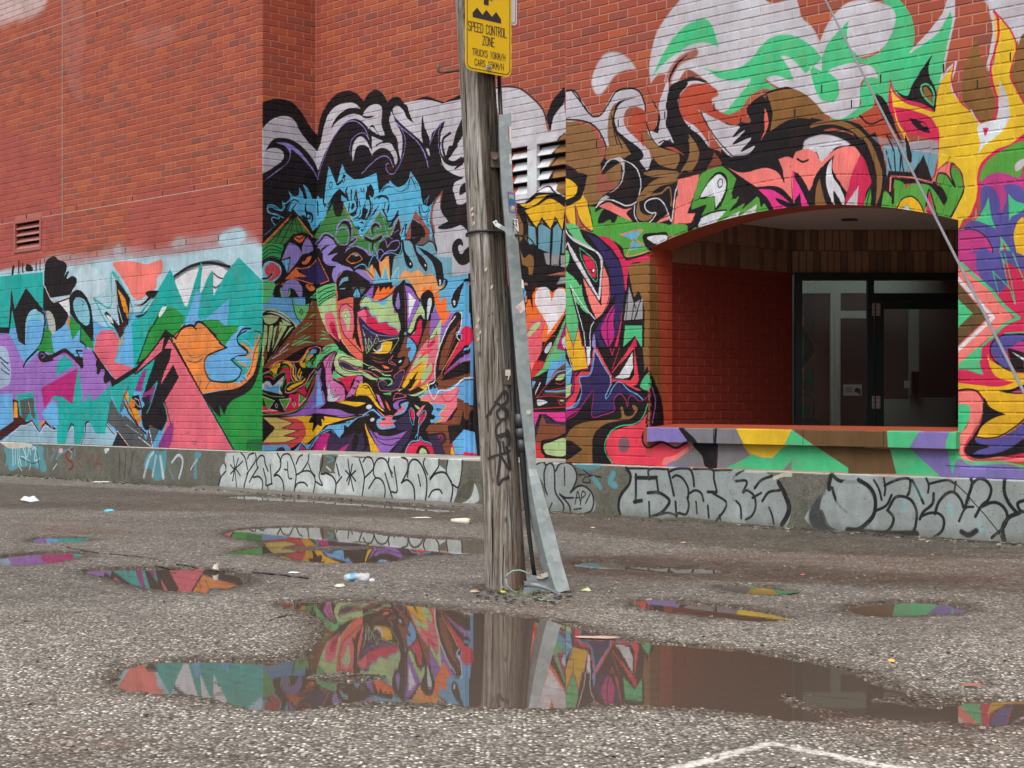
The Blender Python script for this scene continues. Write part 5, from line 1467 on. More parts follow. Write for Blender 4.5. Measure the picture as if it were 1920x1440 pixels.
Fc wh 1538,357 1554,366 1598,421 1600,381 1586,358 1567,355
Sc crm3 w3.2 1529,371 1598,439
Fc K 1604,434 1638,433 1638,342 1623,328 1598,335 1617,342 1623,358
Sc crm w2.8 1522,432 1529,415 1535,431
Sc crm w2.3 1529,380 1554,435
Fc mg 1363,301 1385,320 1391,373 1435,382 1445,379 1408,375 1398,358 1395,320 1363,291
Ss K w2.6 1451,391 1443,379 1401,375 1393,361 1393,325 1363,299
Ss bl w2.9 1363,279 1398,284 1418,306
Fc K 1363,253 1461,301 1458,263 1535,275 1579,296 1635,301 1649,305 1651,269 1641,260 1611,239 1560,236 1522,226 1510,202 1506,179 1529,142 1363,138
Fc mg 1363,277 1398,282 1458,315 1405,272 1363,253
Fc nv 1363,272 1398,282 1451,310 1418,282
Ss mg w2.3 1363,251 1401,265 1461,324 1458,262 1497,264 1537,276 1534,301 1554,317 1573,305 1581,285 1586,308 1601,312 1626,298 1663,321
Fc mr2 1632,434 1652,433 1652,383 1635,358 1638,376
Fs gm 1651,369 1623,337 1652,327
Fc K 1647,387 1654,371 1629,356
Fs mr2 1363,205* 1391,232 1441,246 1522,252* 1560,257 1557,282 1564,285 1573,264 1592,262 1604,271 1597,287 1604,289 1614,282 1611,271 1592,255 1554,250 1510,242 1477,226 1461,202 1461,173 1464,143 1365,140*
Fc K 1365,198 1385,196 1425,175 1385,153 1365,145
Fs K 1461,140* 1459,173 1467,214 1503,238 1554,247 1604,252 1635,269 1647,264* 1635,241 1535,226 1506,202 1506,167 1529,142
Ss gm w3.0 1529,142 1506,170 1505,195 1526,224 1560,237 1604,242 1632,259 1649,292
Fs crm3 1530,142* 1510,172 1510,198 1532,222 1579,236 1617,243 1647,269* 1641,246 1654,237 1641,214 1635,198 1647,186 1666,187 1684,196 1723,192 1741,184 1779,196 1779,140
Fs gr ~1 1551,199 1567,210 1586,201 1586,181 1567,171 1551,180
Fs K 1649,205 1649,205 1649,204
Fs salp ~1 1699,142 1702,160 1732,166 1767,184 1779,189 1779,176 1750,155
Fs V4 1711,140 1726,152 1750,157 1779,173 1779,140
Ss K w5.9 1649,239 1635,221 1632,200 1647,184 1666,189 1693,199 1717,192 1741,186 1779,202
Fc gr2k 1718,142 1804,194 1936,200 1968,172 1893,140
Fs K 1793,198 1871,199 1868,141 1832,143 1821,168
Fc gr2k 1871,197 1947,199 1963,171 1915,141 1868,141
Fs yl2 1947,199 2072,201 2052,178 2021,167 1979,174 1963,180
Fc gm 1893,140 1974,174 2000,168 2031,168 2062,194 2152,200 2259,141
Fc gr2k 2062,141 2087,166 2085,142
Fc mr4 2147,200 2282,203 2282,139 2259,141
Fc mr4 2240,197 2348,195 2364,142 2240,138
Fc gm 2348,195 2399,196 2473,139 2364,141
Fc V4 2399,196 2492,196 2500,163 2515,178 2515,139 2473,139
Fc gm 2490,196 2514,197 2512,178 2500,146
Fc gr2k 2509,139 2515,149 2523,140
"""
PAINT['L'] = """
Fc V4 1661,235 1760,235 1800,207 1794,198 1660,198
Fc gr2k 1763,234 1938,235 1962,199 1794,197
Fc K 1760,235 1775,235 1811,211 1823,197 1794,200
Fc K 1875,235 1882,235 1879,199 1872,199
Fc yl2 1938,235 2099,234 2078,199 1962,198
Fc gm 2099,234 2158,200 2078,199
Fc mr4 2099,235 2292,235 2292,201 2161,200
Ss K w4.4 1661,189 1673,196 1708,200 1737,193 1760,194 1794,202
Fc mr4 2194,233 2351,234 2354,199 2194,197
Fc gm 2351,235 2437,235 2407,199 2354,199
Fc V4 2431,234 2524,235 2524,199 2407,199
Fc gm 2522,240 2503,232 2495,213 2495,198 2524,199
"""
PAINT['J'] = """
Fc rj -6,673 91,680 91,231 -6,232
Fs mr2 -6,656 24,627 34,539 40,407 50,240* -6,236*
Fs K ~1 -6,389* 24,341 47,297 50,235 -6,236*
Ss pr w4.0 11,332 23,297 11,245
"""
PAINT['S'] = """
Fs gb ~4 -1760,115 -1698,121 -1456,126 -1451,85 -1424,43 -1456,29 -1532,47 -1642,41 -1726,26 -1755,73
Ss gw w7.6 ~1 -1703,116 -1698,48
Ss gw w6.8 ~1 -1647,120 -1647,86 -1631,50
Ss gw w6.0 ~1 -1614,118 -1586,82 -1570,114 -1553,93
Ss gw w6.7 ~1 -1543,114 -1510,120 -1521,73 -1478,80
Ss gw w5.3 ~1 -1564,36 -1559,62 -1619,84 -1647,75 -1653,49
Ss gb w5.9 ~1 -1377,123 -1361,108 -1393,74
Ss gb w10.9 ~2 -1345,83 -1320,104 -1268,115 -1227,126
Fs gpk ~1 -1327,120 -1301,122 -1301,107 -1327,106
Ss grd w9.4 ~0 -1217,123 -1263,110 -1273,90 -1227,71 -1222,53 -1253,43
Ss grd w4.3 ~1 -1177,109 -1157,97 -1187,79 -1147,53
Ss grd w4.2 ~1 -1020,110 -1044,76 -1006,67 -1025,35
Fs wh -986,128 -953,129 -967,116 -982,111
Ss gkk w4.5 ~1 -1642,81 -1543,60 -1478,72
Fs pat -1812,139 -1543,132 -1543,127 -1619,118 -1726,113 -1777,125
Fs gb ~3 -668,126 -599,126 -565,124 -587,35 -645,27 -668,63 -715,68 -698,105
Ss gw w11.6 ~2 -651,122 -680,100 -715,34
Ss gw w11.6 ~2 -633,110 -657,39
Ss gw w13.3 ~2 -605,108 -587,35
Ss gw w9.6 ~1 -531,91 -491,116 -463,102 -469,69 -486,38
Fs gb ~2 -387,128 -349,123 -376,92 -376,45 -392,44 -387,101
Ss gw w5.2 ~1 -376,104 -414,68
Ss gb w4.4 ~2 -548,67 -519,31
Ss gkk w6.4 ~2 -835,121 -847,26
Ss gkk w6.4 ~2 -787,119 -817,34
Ss gkk w6.4 ~2 -878,114 -884,31
Ss gb w9.2 ~1 -1777,115 -1749,83 -1760,46
Ss gb w8.4 ~1 -1726,113 -1715,47
Ss gw w4.6 ~1 -1681,114 -1681,53
Ss gw w4.6 ~1 -1664,112 -1658,59 -1625,29
Ss gw w4.5 ~1 -1597,116 -1592,51
Ss gw w4.5 ~1 -1575,119 -1521,120 -1499,53
Ss gb w8.2 ~1 -1499,118 -1478,64 -1435,40
Ss gb w5.9 ~1 -1424,122 -1414,81
Ss gkk w4.5 ~1 -1499,105 -1478,31
Ss grd w3.6 ~1 -1137,113 -1103,81 -1078,99
Ss grd w3.5 ~1 -1073,114 -1068,65 -1034,71
Ss gw w3.6 ~1 -1253,120 -1227,106 -1238,85
Ss gb w7.2 ~1 -1207,121 -1202,96
Ss gw w5.1 ~1 -1345,63 -1372,42
Fs grw -247,7* -228,47 -235,71 -216,93 -202,83* -206,111 -196,131* 16,136 89,135 189,137 258,137 326,138 413,140 452,8 139,3 1,5 -111,7
Fs sf 333,137 406,136 390,114 393,78 373,73 319,79 313,112
Ss gb w5.9 ~2 346,133 380,124 353,113
Ss gw w5.9 ~1 346,100 366,89
Ss gk w5.7 -251,9 -231,47 -200,70
Ss gk w5.1 -200,94 -200,78
Ss gk w5.6 -115,133 -92,118 -81,93 -77,80
Ss gk w6.2 -73,71 -89,41 -100,10
Ss gk w5.6 -81,65 -43,96 -28,115 -32,132
Ss gk w5.6 -77,114 -66,127 -40,133
Ss gk w5.6 -21,88 -25,107 -6,125 16,123 23,100 38,77
Ss gk w5.6 -17,88 -47,59 -66,39
Ss gk w6.2 -43,55 -13,58 9,40 1,5
Ss gk w6.1 12,85 27,51 27,32 60,39
Ss gk w5.5 49,98 58,37
Ss gk w4.3 34,32 42,7
Ss gk w4.4 -157,121 -150,82 -138,13
Ss gk w5.0 -173,92 -150,80 -130,113
Ss gk w5.0 -173,62 -146,80 -104,105
Ss gk w5.0 -161,40 -148,78 -119,59
Ss gk w6.1 89,135 107,110 100,85 71,65
Ss gk w6.1 71,63 93,66 118,46 125,8
Ss gk w5.4 103,110 118,130 150,134 175,108 189,73 182,25
Ss gk w6.0 182,25 175,8
Ss gk w4.8 143,109 143,86 125,86
Ss gk w4.8 143,86 150,59 167,58
Ss gk w5.4 192,71 223,82 258,84 282,70 289,50 275,8
Ss gk w5.4 189,104 203,125 223,134
Ss gk w5.4 255,137 251,114 220,82
Ss gk w5.3 255,106 268,84 289,70
Ss gk w5.4 182,27 196,44 230,48 248,38
Ss gk w5.3 326,138 326,112 309,71 326,43 289,54
Ss gk w5.9 319,77 353,78 380,67 393,43 390,5
Ss gk w5.2 390,47 413,70
Ss gk w5.8 413,74 396,106 390,130
Fs grw ~0 340,80* 390,82 384,89 402,132 452,137 507,130 567,134 700,139 785,135 867,139 867,122 899,105* 905,133 921,142 963,138 958,82 947,61* 921,7 757,7 340,4
Fs grw ~0 926,18 958,33 994,31 1015,74 1036,43 1030,23 973,13
Fs sf ~0 968,65 1015,81 1005,39 973,20 931,18
Ss gk w6.1 340,82 377,70 393,48 384,6
Ss gk w5.5 393,48 421,72
Ss gk w6.1 396,109 409,75
Ss gk w4.9 452,125 461,84 479,32
Ss gk w5.5 440,91 464,79 489,92
Ss gk w5.5 446,61 464,79 489,62
Ss gk w5.5 473,111 464,80 455,50
Ss gk w6.0 507,127 525,94 531,71 519,11
Ss gk w5.4 531,71 573,102 567,128 543,135 525,120
Ss gk w5.3 552,42 584,73 614,67 628,42 623,8
Ss gk w5.3 584,73 573,91 584,121 608,133 637,123 660,79
Ss gk w5.8 628,89 655,32
Ss gk w5.3 669,109 683,40 655,35 666,10
Ss gk w5.8 646,134 643,112 660,90
Ss gk w5.8 700,139 729,129 729,100 706,66
Ss gk w5.8 703,64 729,73 757,54 763,11
Ss gk w5.7 729,82 740,122 763,133 790,119 812,84 815,49 807,9
Ss gk w5.2 776,90 788,58
Ss gk w6.1 829,78 856,96 894,98 921,70 926,50 915,10
Ss gk w5.2 807,138 801,120 818,92
Ss gk w5.1 867,136 864,114 829,81
Ss gk w5.1 823,28 840,46 867,51 881,41
Ss gk w5.1 905,133 899,101 921,74
Ss gk w5.1 966,135 963,100 950,61 926,67
Fs grw2 1259,136* 1282,139 1325,140 1381,140 1407,119 1410,96 1400,78 1438,84 1470,58 1473,22 1438,11 1312,9 1289,78 1262,110
Ss gk w5.4 1262,133 1282,139 1296,130 1289,111 1292,74 1301,55
Ss gk w4.7 1262,110 1276,82
Ss gk w5.4 1296,130 1312,137 1325,128 1329,98 1332,61 1361,30 1358,9
Ss gk w5.3 1332,117 1348,136 1378,139 1400,128 1410,105 1400,80 1387,63
Ss gk w4.0 1365,127 1366,81
Ss gk w5.3 1391,66 1413,80 1438,81 1464,64 1470,40 1460,19 1438,11
Ss gk w5.3 1348,57 1368,49 1397,50
Ss gk w5.3 1348,57 1381,31 1387,11
Ss gk w4.0 1309,14 1319,33
Ss gk w3.3 1403,34 1413,67 1421,44
Sc k2 w3.3 1405,50 1419,52
Ss gk w3.6 1422,33 1429,67 1441,61 1429,51
Ss gk w3.9 1457,62 1441,38
Ss gk w4.0 1400,20 1426,24
Ss gk w4.6 1432,124 1454,111 1495,106
Ss gk w4.0 1416,110 1441,111
Ss gk w3.9 1457,107 1438,104 1432,92 1457,91 1454,100
Ss gb w13.2 ~3 1413,135 1445,129 1485,135
Ss gb w13.1 ~3 1470,103 1492,81
Ss gb w16.2 ~3 1538,116 1526,96 1544,87
Fs grw2 ~1 1591,132* 1658,134 1726,133 1864,135 1962,138 1962,21 1877,16 1779,19 1654,10 1566,8 1559,44 1591,90 1598,111
Ss gk w9.1 1581,132 1595,116 1591,93 1563,63 1556,36 1563,10
Ss gk w5.3 1584,131 1658,133
Ss gk w7.6 1614,117 1614,78 1613,47
Ss gk w9.7 1614,109 1661,110 1682,112
Ss gk w9.8 1609,49 1633,53
Ss gk w6.7 1682,112 1689,73
Ss gk w8.2 1654,73 1689,75 1716,64 1723,52 1699,27 1661,13
Ss gk w6.0 1658,51 1660,13
Ss gk w6.0 1658,106 1660,131 1719,133
Ss gk w6.7 1719,133 1728,103 1738,70
Ss gk w6.6 1726,128 1746,135 1786,136 1799,120 1803,95
Ss gk w5.9 1733,113 1746,119 1766,112 1783,90 1784,67
Ss gk w6.6 1781,67 1786,47 1776,26 1753,28 1746,17
Ss gk w6.6 1743,55 1746,20
Ss gk w5.9 1696,22 1719,27 1746,22
Ss gk w5.8 1784,75 1806,85 1825,79 1832,61
Ss gk w5.1 1809,58 1812,30
Ss gk w5.8 1799,136 1858,136 1864,113 1872,86
Ss gk w7.2 1845,83 1871,83
Ss gk w5.8 1861,80 1899,62 1896,44 1871,16
Ss gk w5.0 1880,29 1883,17
Ss gk w5.8 1845,50 1848,22
Ss gk w5.7 1864,135 1937,136 1921,115 1962,113
Ss gk w3.6 1912,90 1912,83
Ss gk w5.7 1921,68 1940,59 1946,27
Fs grw2 ~1 1917,136 2001,141 2035,124 2066,100 2085,74 2088,44 2069,11 1917,13
Ss gk w5.9 1930,111 1956,114 1962,107 1950,86 1962,91 1982,80 1988,57 1978,34 1959,23
Ss gk w6.6 1985,97 2004,116 2035,127
Ss gk w5.2 1930,126 1950,137
Ss gk w5.9 1978,74 2004,87
Ss gk w6.5 2007,68 2026,89 2057,95
Ss gk w12.3 2054,112 2069,91 2083,61 2079,39 2063,16
Ss gk w5.2 1930,65 1943,52 1945,25
Ss gk w5.1 2027,54 2035,37 2040,17
Fs grw2 ~1 2187,103* 2148,64 2130,29 2207,4 2313,10 2313,138 2201,135
Fs gk2 ~2 2187,100* 2166,85 2142,54 2142,25 2166,11 2207,9 2184,22 2169,51 2175,85
Ss gk2 w10.6 ~1 2172,51 2190,18 2225,5
Ss gk w10.6 2199,137 2193,115 2193,103
Ss gk w8.3 2201,135 2222,122 2274,121 2293,114 2307,95
Ss gk w7.0 2201,106 2210,82 2225,63 2239,54
Ss pat w9.4 ~0 2041,122 2066,130 2088,131
Fs grw2 ~1 2244,129 2668,143 2668,10 2564,11 2437,9 2244,5
Ss gk w9.6 ~0 2272,126 2297,113 2311,96 2315,73 2308,48 2281,23 2258,14
Ss gk w5.0 2311,127 2324,108 2331,85
Ss gk w5.0 2336,132 2340,113 2338,95
Ss gk w6.1 2338,116 2358,125 2385,133 2402,130 2400,104 2396,98
Ss gk w6.0 2407,130 2420,110 2435,82
Ss gk w6.1 2315,60 2342,73 2356,96
Ss gk w6.6 2347,65 2365,91 2387,94 2407,85 2418,63 2416,36 2411,21
Ss gk w6.7 2345,63 2360,50 2358,33 2342,17 2304,9
Ss gk w4.9 2442,135 2448,121 2446,105
Ss gk w5.4 2450,124 2491,133 2510,126
Ss gk w6.5 2460,104 2457,82 2435,64 2426,48
Ss gk w6.0 2429,54 2450,62 2472,62 2484,49 2480,27 2459,10
Ss gk w6.5 2463,61 2472,86 2491,105 2508,108 2524,94 2531,77
Ss gk w4.8 2512,130 2508,108
Ss gk w6.9 2547,139 2551,128 2541,98 2535,79
Ss gk w6.4 2549,124 2564,138 2582,135 2594,119 2588,97 2572,83 2558,60
Ss gk w6.8 2572,81 2596,91 2616,87 2630,69 2624,44 2596,19
Ss gk w5.3 2520,49 2535,76 2553,80
Ss gk w7.8 2624,138 2624,113 2634,91 2650,74
Ss gk w6.8 2668,98 2654,92 2658,78 2668,75
Ss gk w8.9 ~0 2658,73 2634,62 2620,40 2624,15
Ss gk w16.7 ~2 2244,13 2327,10 2416,15
Ss gk w10.7 ~2 2526,27 2543,21 2560,31
Ss gtl w10.9 ~3 2416,119 2429,97
Ss gtl w13.5 ~3 2497,81 2501,63
Ss gtl w11.0 ~2 2385,84 2389,65
Ss gtl w10.6 ~3 2568,48 2574,30
Ss k2 w1.9 2514,125 2539,105 2553,90 2570,74 2588,56 2612,29 2620,11
Sc k2 w1.6 2543,102 2545,91
"""
# ------------------------------------------------------------------ painted surfaces: every shape of the mural is a polygon or stroke in wall units of 4 mm
PAL = {}
for l in PALETTE.strip().split('\n'):
    k, v = l.split(); v = [float(x) for x in v.split(',')]
    PAL[k] = [x/255 for x in v[:3]] + v[3:]
def painted_image(name, key, u0, z0, u1, z1):
    x0, y0 = int(u0/.004), int(z0/.004); w, h = int((u1-u0)/.004), int((z1-z0)/.004)
    im = paint(PAINT[key].strip().split('\n'), x0, y0, w, h, PAL)
    a = im[..., 3:4]
    im[..., :3] = np.where(a > .004, im[..., :3]/np.maximum(a, .004), .4)
    im = np.clip(im, 0, 1)
    b = bpy.data.images.new(name, w, h, alpha=True); b.alpha_mode = 'CHANNEL_PACKED'
    b.pixels.foreach_set(im.astype(np.float32).ravel()); b.update(); b.pack()
    return b, (x0*.004, y0*.004, w*.004, h*.004)
# ------------------------------------------------------------------ node helpers
class NT:
    def __init__(s, name):
        s.m = bpy.data.materials.new(name); s.m.use_nodes = True; s.t = s.m.node_tree; s.t.nodes.clear()
        s.out = s.t.nodes.new('ShaderNodeOutputMaterial'); s.b = s.t.nodes.new('ShaderNodeBsdfPrincipled')
        s.t.links.new(s.b.outputs[0], s.out.inputs[0])
    def n(s, typ, **kw):
        o = s.t.nodes.new('ShaderNode'+typ)
        for k, v in kw.items():
            if k.startswith('i_'):
                key = k[2:]; key = int(key) if key.isdigit() else key.replace('_', ' ')
                s.put(o.inputs[key], v)
            else: setattr(o, k, v)
        return o
    def put(s, inp, v):
        if isinstance(v, bpy.types.NodeSocket): s.t.links.new(v, inp)
        elif isinstance(v, bpy.types.Node): s.t.links.new(v.outputs[0], inp)
        else: inp.default_value = v
    def math(s, op, a, b=0., clamp=False): return s.n('Math', operation=op, i_0=a, i_1=b, use_clamp=clamp).outputs[0]
    def mix(s, f, a, b, mode='MIX'):
        o = s.t.nodes.new('ShaderNodeMix'); o.data_type = 'RGBA'; o.blend_type = mode
        s.put(o.inputs[0], f); s.put(o.inputs[6], a); s.put(o.inputs[7], b); return o.outputs[2]
    def ramp(s, f, stops, interp='LINEAR'):
        o = s.n('ValToRGB', i_0=f); o.color_ramp.interpolation = interp; e = o.color_ramp.elements
        while len(e) > 1: e.remove(e[-1])
        e[0].position, e[0].color = stops[0][0], c4(stops[0][1])
        for p, c in stops[1:]: x = e.new(p); x.color = c4(c)
        return o.outputs[0]
    def noise(s, vec, scale, detail=3, rough=.55): return s.n('TexNoise', i_Vector=vec, i_Scale=scale, i_Detail=detail, i_Roughness=rough).outputs[0]
    def bump(s, h, strength, dist): s.put(s.b.inputs['Normal'], s.n('Bump', i_Strength=strength, i_Distance=dist, i_Height=h))
def c4(c): return (c, c, c, 1) if isinstance(c, (int, float)) else tuple(c)+(1,)*(4-len(c))
def simple(name, col, rough=.6, metal=0, var=.12, scale=30, bump=0):
    s = NT(name); g = s.n('NewGeometry').outputs['Position']; n = s.noise(g, scale)
    s.put(s.b.inputs['Base Color'], s.mix(n, c4([x*(1-var) for x in col]), c4([min(1, x*(1+var)) for x in col])))
    s.b.inputs['Roughness'].default_value = rough; s.b.inputs['Metallic'].default_value = metal
    if bump: s.bump(n, .5, bump)
    return s.m
def wall_coords(s, org, d, off=0):
    pos = s.n('NewGeometry').outputs['Position']
    dd = s.n('VectorMath', operation='DOT_PRODUCT', i_0=pos, i_1=(d[0], d[1], 0)).outputs['Value']
    u = s.math('SUBTRACT', dd, org[0]*d[0]+org[1]*d[1])
    z = s.n('SeparateXYZ', i_0=pos).outputs[2]
    return pos, u, z
def painted(name, img, ext, org, d, base_fn, rough=.62, key=''):
    s = NT(name); pos, u, z = wall_coords(s, org, d)
    base = base_fn(s, pos, u, z)
    if img:
        w = s.noise(pos, 55, 2)
        uu = s.math('ADD', u, s.math('MULTIPLY', s.math('SUBTRACT', w, .5), .006))
        tx = s.math('DIVIDE', s.math('SUBTRACT', uu, ext[0]), ext[2]); tz = s.math('DIVIDE', s.math('SUBTRACT', z, ext[1]), ext[3])
        it = s.n('TexImage', i_Vector=s.n('CombineXYZ', i_0=tx, i_1=tz)); it.image = img; it.extension = 'CLIP'; it.interpolation = 'Linear'
        # coverage: the paint skips pits, thins out in patches and is a little uneven from stroke to stroke
        pit = s.ramp(s.noise(pos, 210, 2), [(.29, .55), (.36, 1.)])
        thin = s.ramp(s.noise(pos, 3.2, 4), [(.25, .95), (.5, 1.)])
        lum = s.n('RGBToBW', i_0=it.outputs[0]).outputs[0]
        patchy = s.math('MULTIPLY', s.ramp(s.noise(pos, 6, 6, .72), [(.42, 0.), (.70, 1.)]), s.math('MULTIPLY', lum, .42))
        a = s.math('MULTIPLY', s.math('MULTIPLY', it.outputs[1], s.math('MULTIPLY', pit, thin)), s.math('SUBTRACT', 1., patchy))
        pv = s.ramp(s.noise(pos, 2.3, 5, .65), [(.25, .72), (.75, 1.16)])
        pg = s.ramp(s.noise(pos, 170, 2), [(.25, .84), (.75, 1.14)])
        col = s.mix(1, s.mix(1, it.outputs[0], pv, 'MULTIPLY'), pg, 'MULTIPLY')
        run = s.n('TexNoise', i_Vector=s.n('CombineXYZ', i_0=s.math('MULTIPLY', u, 9.), i_1=s.math('MULTIPLY', z, .9)), i_Scale=1., i_Detail=4., i_Roughness=.65).outputs[0]
        col = s.mix(1, col, s.ramp(run, [(.28, .84), (.5, .96), (.72, 1.03)]), 'MULTIPLY')
        col = s.mix(1, col, (.98, .98, .98, 1), 'MULTIPLY')
        base = s.mix(a, base, col)
        if key == 'S':
            pv_ = s.n('TexVoronoi', i_Vector=pos, i_Scale=24.); pr_ = s.n('SeparateColor', i_0=pv_.outputs['Color']).outputs[0]
            pit2 = s.math('MULTIPLY', s.ramp(pv_.outputs['Distance'], [(.10, 1.), (.17, 0.)]), s.math('GREATER_THAN', pr_, .45))
            base = s.mix(s.math('MULTIPLY', pit2, .8), base, (.03, .03, .028, 1))
            grime = s.ramp(s.math('ADD', z, s.math('MULTIPLY', s.noise(pos, 5, 5, .7), .22)), [(.10, .75), (.24, 0.)])
            base = s.mix(grime, base, (.075, .070, .050, 1))
            base = s.mix(s.ramp(s.noise(pos, 7, 5, .7), [(.52, 0.), (.72, .42)]), base, (.16, .165, .14, 1))
    s.put(s.b.inputs['Base Color'], base); s.b.inputs['Roughness'].default_value = rough
    s.b.inputs['Specular IOR Level'].default_value = .18
    s.bump(s.noise(pos, 140, 4, .7), .55, .003)
    return s.m
def brick_base(tint=None):
    def f(s, pos, u, z):
        # one random value for each brick from its course and place in the course
        up = s.math('GREATER_THAN', z, ZB+2*SO-.001); inb = s.math('MULTIPLY', s.math('GREATER_THAN', z, ZB-.001), s.math('SUBTRACT', 1., up))
        zz = s.math('ADD', z, s.math('MULTIPLY', up, 29*CO-(ZB+2*SO-ZP)))
        course = s.math('FLOOR', s.math('DIVIDE', s.math('SUBTRACT', zz, ZP-.001), CO))
        half = s.math('MULTIPLY', s.math('MODULO', course, 2.), BL/2)
        colu = s.math('FLOOR', s.math('DIVIDE', s.math('ADD', u, s.math('ADD', half, BL*200)), BL))
        colu = s.math('ADD', s.math('MULTIPLY', colu, s.math('SUBTRACT', 1., inb)), s.math('MULTIPLY', inb, s.math('FLOOR', s.math('DIVIDE', s.math('ADD', u, 90.), CO))))
        course = s.math('ADD', s.math('MULTIPLY', course, s.math('SUBTRACT', 1., inb)), s.math('MULTIPLY', inb, s.math('FLOOR', s.math('DIVIDE', z, SO))))
        wn_ = s.n('TexWhiteNoise', noise_dimensions='2D', i_Vector=s.n('CombineXYZ', i_0=course, i_1=colu))
        c = s.ramp(wn_.outputs[0], [(0, (.150, .062, .052)), (.04, (.215, .072, .056)), (.18, (.275, .064, .044)), (.44, (.315, .070, .042)), (.70, (.350, .082, .042)), (.88, (.415, .108, .044))], 'CONSTANT')
        c = s.mix(.42, c, (.335, .076, .041, 1))
        if tint: c = s.mix(tint[1], c, tint[0])
        g = s.ramp(s.noise(pos, 160, 4, .75), [(.3, .72), (.7, 1.22)])
        c = s.mix(1, c, g, 'MULTIPLY')
        bl = s.ramp(s.noise(pos, .55, 5, .6), [(.45, 0.), (.8, .10)])
        c = s.mix(bl, c, (.45, .17, .13, 1))
        return c
    return f
def mortar_base(s, pos, u, z):
    return s.mix(s.noise(pos, 9, 4), (.40, .165, .120, 1), (.52, .255, .200, 1))
def flat_base(col, v=.12):
    def f(s, pos, u, z): return s.mix(s.noise(pos, 12, 4), c4([x*(1-v) for x in col]), c4([x*(1+v) for x in col]))
    return f
# ------------------------------------------------------------------ object helpers
def link(o, parent=None):
    COL.objects.link(o)
    if parent: o.parent = parent
    return o
def mesh_obj(name, verts, faces, mat, parent=None, smooth=False, kind=None):
    me = bpy.data.meshes.new(name); me.from_pydata([tuple(v) for v in verts], [], faces); me.update()
    if mat: me.materials.append(mat)
    if smooth: me.polygons.foreach_set('use_smooth', [True]*len(me.polygons))
    o = bpy.data.objects.new(name, me)
    if kind: o['kind'] = kind
    return link(o, parent)
def thing(name, label, cat, loc=(0, 0, 0), group=None):
    o = bpy.data.objects.new(name, None); o.empty_display_size = .1; o.location = loc
    o['label'] = label; o['category'] = cat
    if group: o['group'] = group
    return link(o)
def tag(o, label, cat, group=None):
    o['label'] = label; o['category'] = cat
    if group: o['group'] = group
    return o
class MB:
    """collects boxes, prisms, tubes; the origin can be moved so that parts of a thing sit under its Empty"""
    def __init__(s, org=(0, 0, 0)): s.v = []; s.f = []; s.o = Vector(org)
    def add(s, vs, fs):
        b = len(s.v); s.v += [Vector(v)-s.o for v in vs]; s.f += [tuple(i+b for i in f) for f in fs]
    def obox(s, c, ax, ay, az):           # centre + three half axes
        c, ax, ay, az = Vector(c), Vector(ax), Vector(ay), Vector(az)
        vs = [c+i*ax+j*ay+k*az for k in (-1, 1) for j in (-1, 1) for i in (-1, 1)]
        s.add(vs, [(0, 2, 3, 1), (4, 5, 7, 6), (0, 1, 5, 4), (2, 6, 7, 3), (0, 4, 6, 2), (1, 3, 7, 5)])
    def box(s, x0, y0, z0, x1, y1, z1): s.obox(((x0+x1)/2, (y0+y1)/2, (z0+z1)/2), ((x1-x0)/2, 0, 0), (0, (y1-y0)/2, 0), (0, 0, (z1-z0)/2))
    def wbox(s, u0, u1, o0, o1, z0, z1, org=P0, d=D, n=N):      # box in wall coordinates
        c = lambda u, o, z: Vector((org[0]+d[0]*u+n[0]*o, org[1]+d[1]*u+n[1]*o, z))
        s.obox((c(u0, o0, z0)+c(u1, o1, z1))/2, Vector((d[0], d[1], 0))*(u1-u0)/2, Vector((n[0], n[1], 0))*(o1-o0)/2, (0, 0, (z1-z0)/2))
    def tube(s, pts, r, seg=8, cap=True):
        pts = [Vector(p) for p in pts]; n = len(pts); rs = r if isinstance(r, (list, tuple)) else [r]*n
        b = len(s.v); up = Vector((0, 0, 1))
        for i, p in enumerate(pts):
            t = (pts[min(i+1, n-1)]-pts[max(i-1, 0)]).normalized()
            a = t.cross(up if abs(t.z) < .95 else Vector((1, 0, 0))).normalized(); c = t.cross(a)
            for k in range(seg):
                th = 2*math.pi*k/seg; s.v.append(p+(a*math.cos(th)+c*math.sin(th))*rs[i]-s.o)
        for i in range(n-1):
            for k in range(seg):
                k2 = (k+1) % seg; s.f.append((b+i*seg+k, b+i*seg+k2, b+(i+1)*seg+k2, b+(i+1)*seg+k))
        if cap: s.f.append(tuple(b+k for k in range(seg))[::-1]); s.f.append(tuple(b+(n-1)*seg+k for k in range(seg)))
    def build(s, name, mat, parent=None, smooth=False, kind=None): return mesh_obj(name, s.v, s.f, mat, parent, smooth, kind)
# ------------------------------------------------------------------ images and wall materials
imA, exA = painted_image('far_wall_paint', 'A', -7.6, .5, .03, 7.75)
imB, exB = painted_image('bay_paint', 'B', -.02, .48, 5.6, 5.75)
imR, exR = painted_image('return_paint', 'R', -.02, .48, .88, 5.75)
imC, exC = painted_image('front_wall_paint', 'C', 5.42, .5, 11.4, 5.7)
imL, exL = painted_image('sill_paint', 'L', 6.5, .7, 10.2, 1.05)
imJ, exJ = painted_image('jamb_paint', 'J', -.03, .7, .42, 2.9)
imS, exS = painted_image('plinth_paint', 'S', -8.2, -.1, 11.6, .6)
OJ = at(UL)
M = {}
M['A'] = painted('brick_far_wall', imA, exA, P0, D, brick_base()); M['Am'] = painted('mortar_far_wall', imA, exA, P0, D, mortar_base)
M['B'] = painted('brick_bay', imB, exB, P0, D, brick_base()); M['Bm'] = painted('mortar_bay', imB, exB, P0, D, mortar_base)
M['R'] = painted('brick_return', imR, exR, P0, N, brick_base()); M['Rm'] = painted('mortar_return', imR, exR, P0, N, mortar_base)
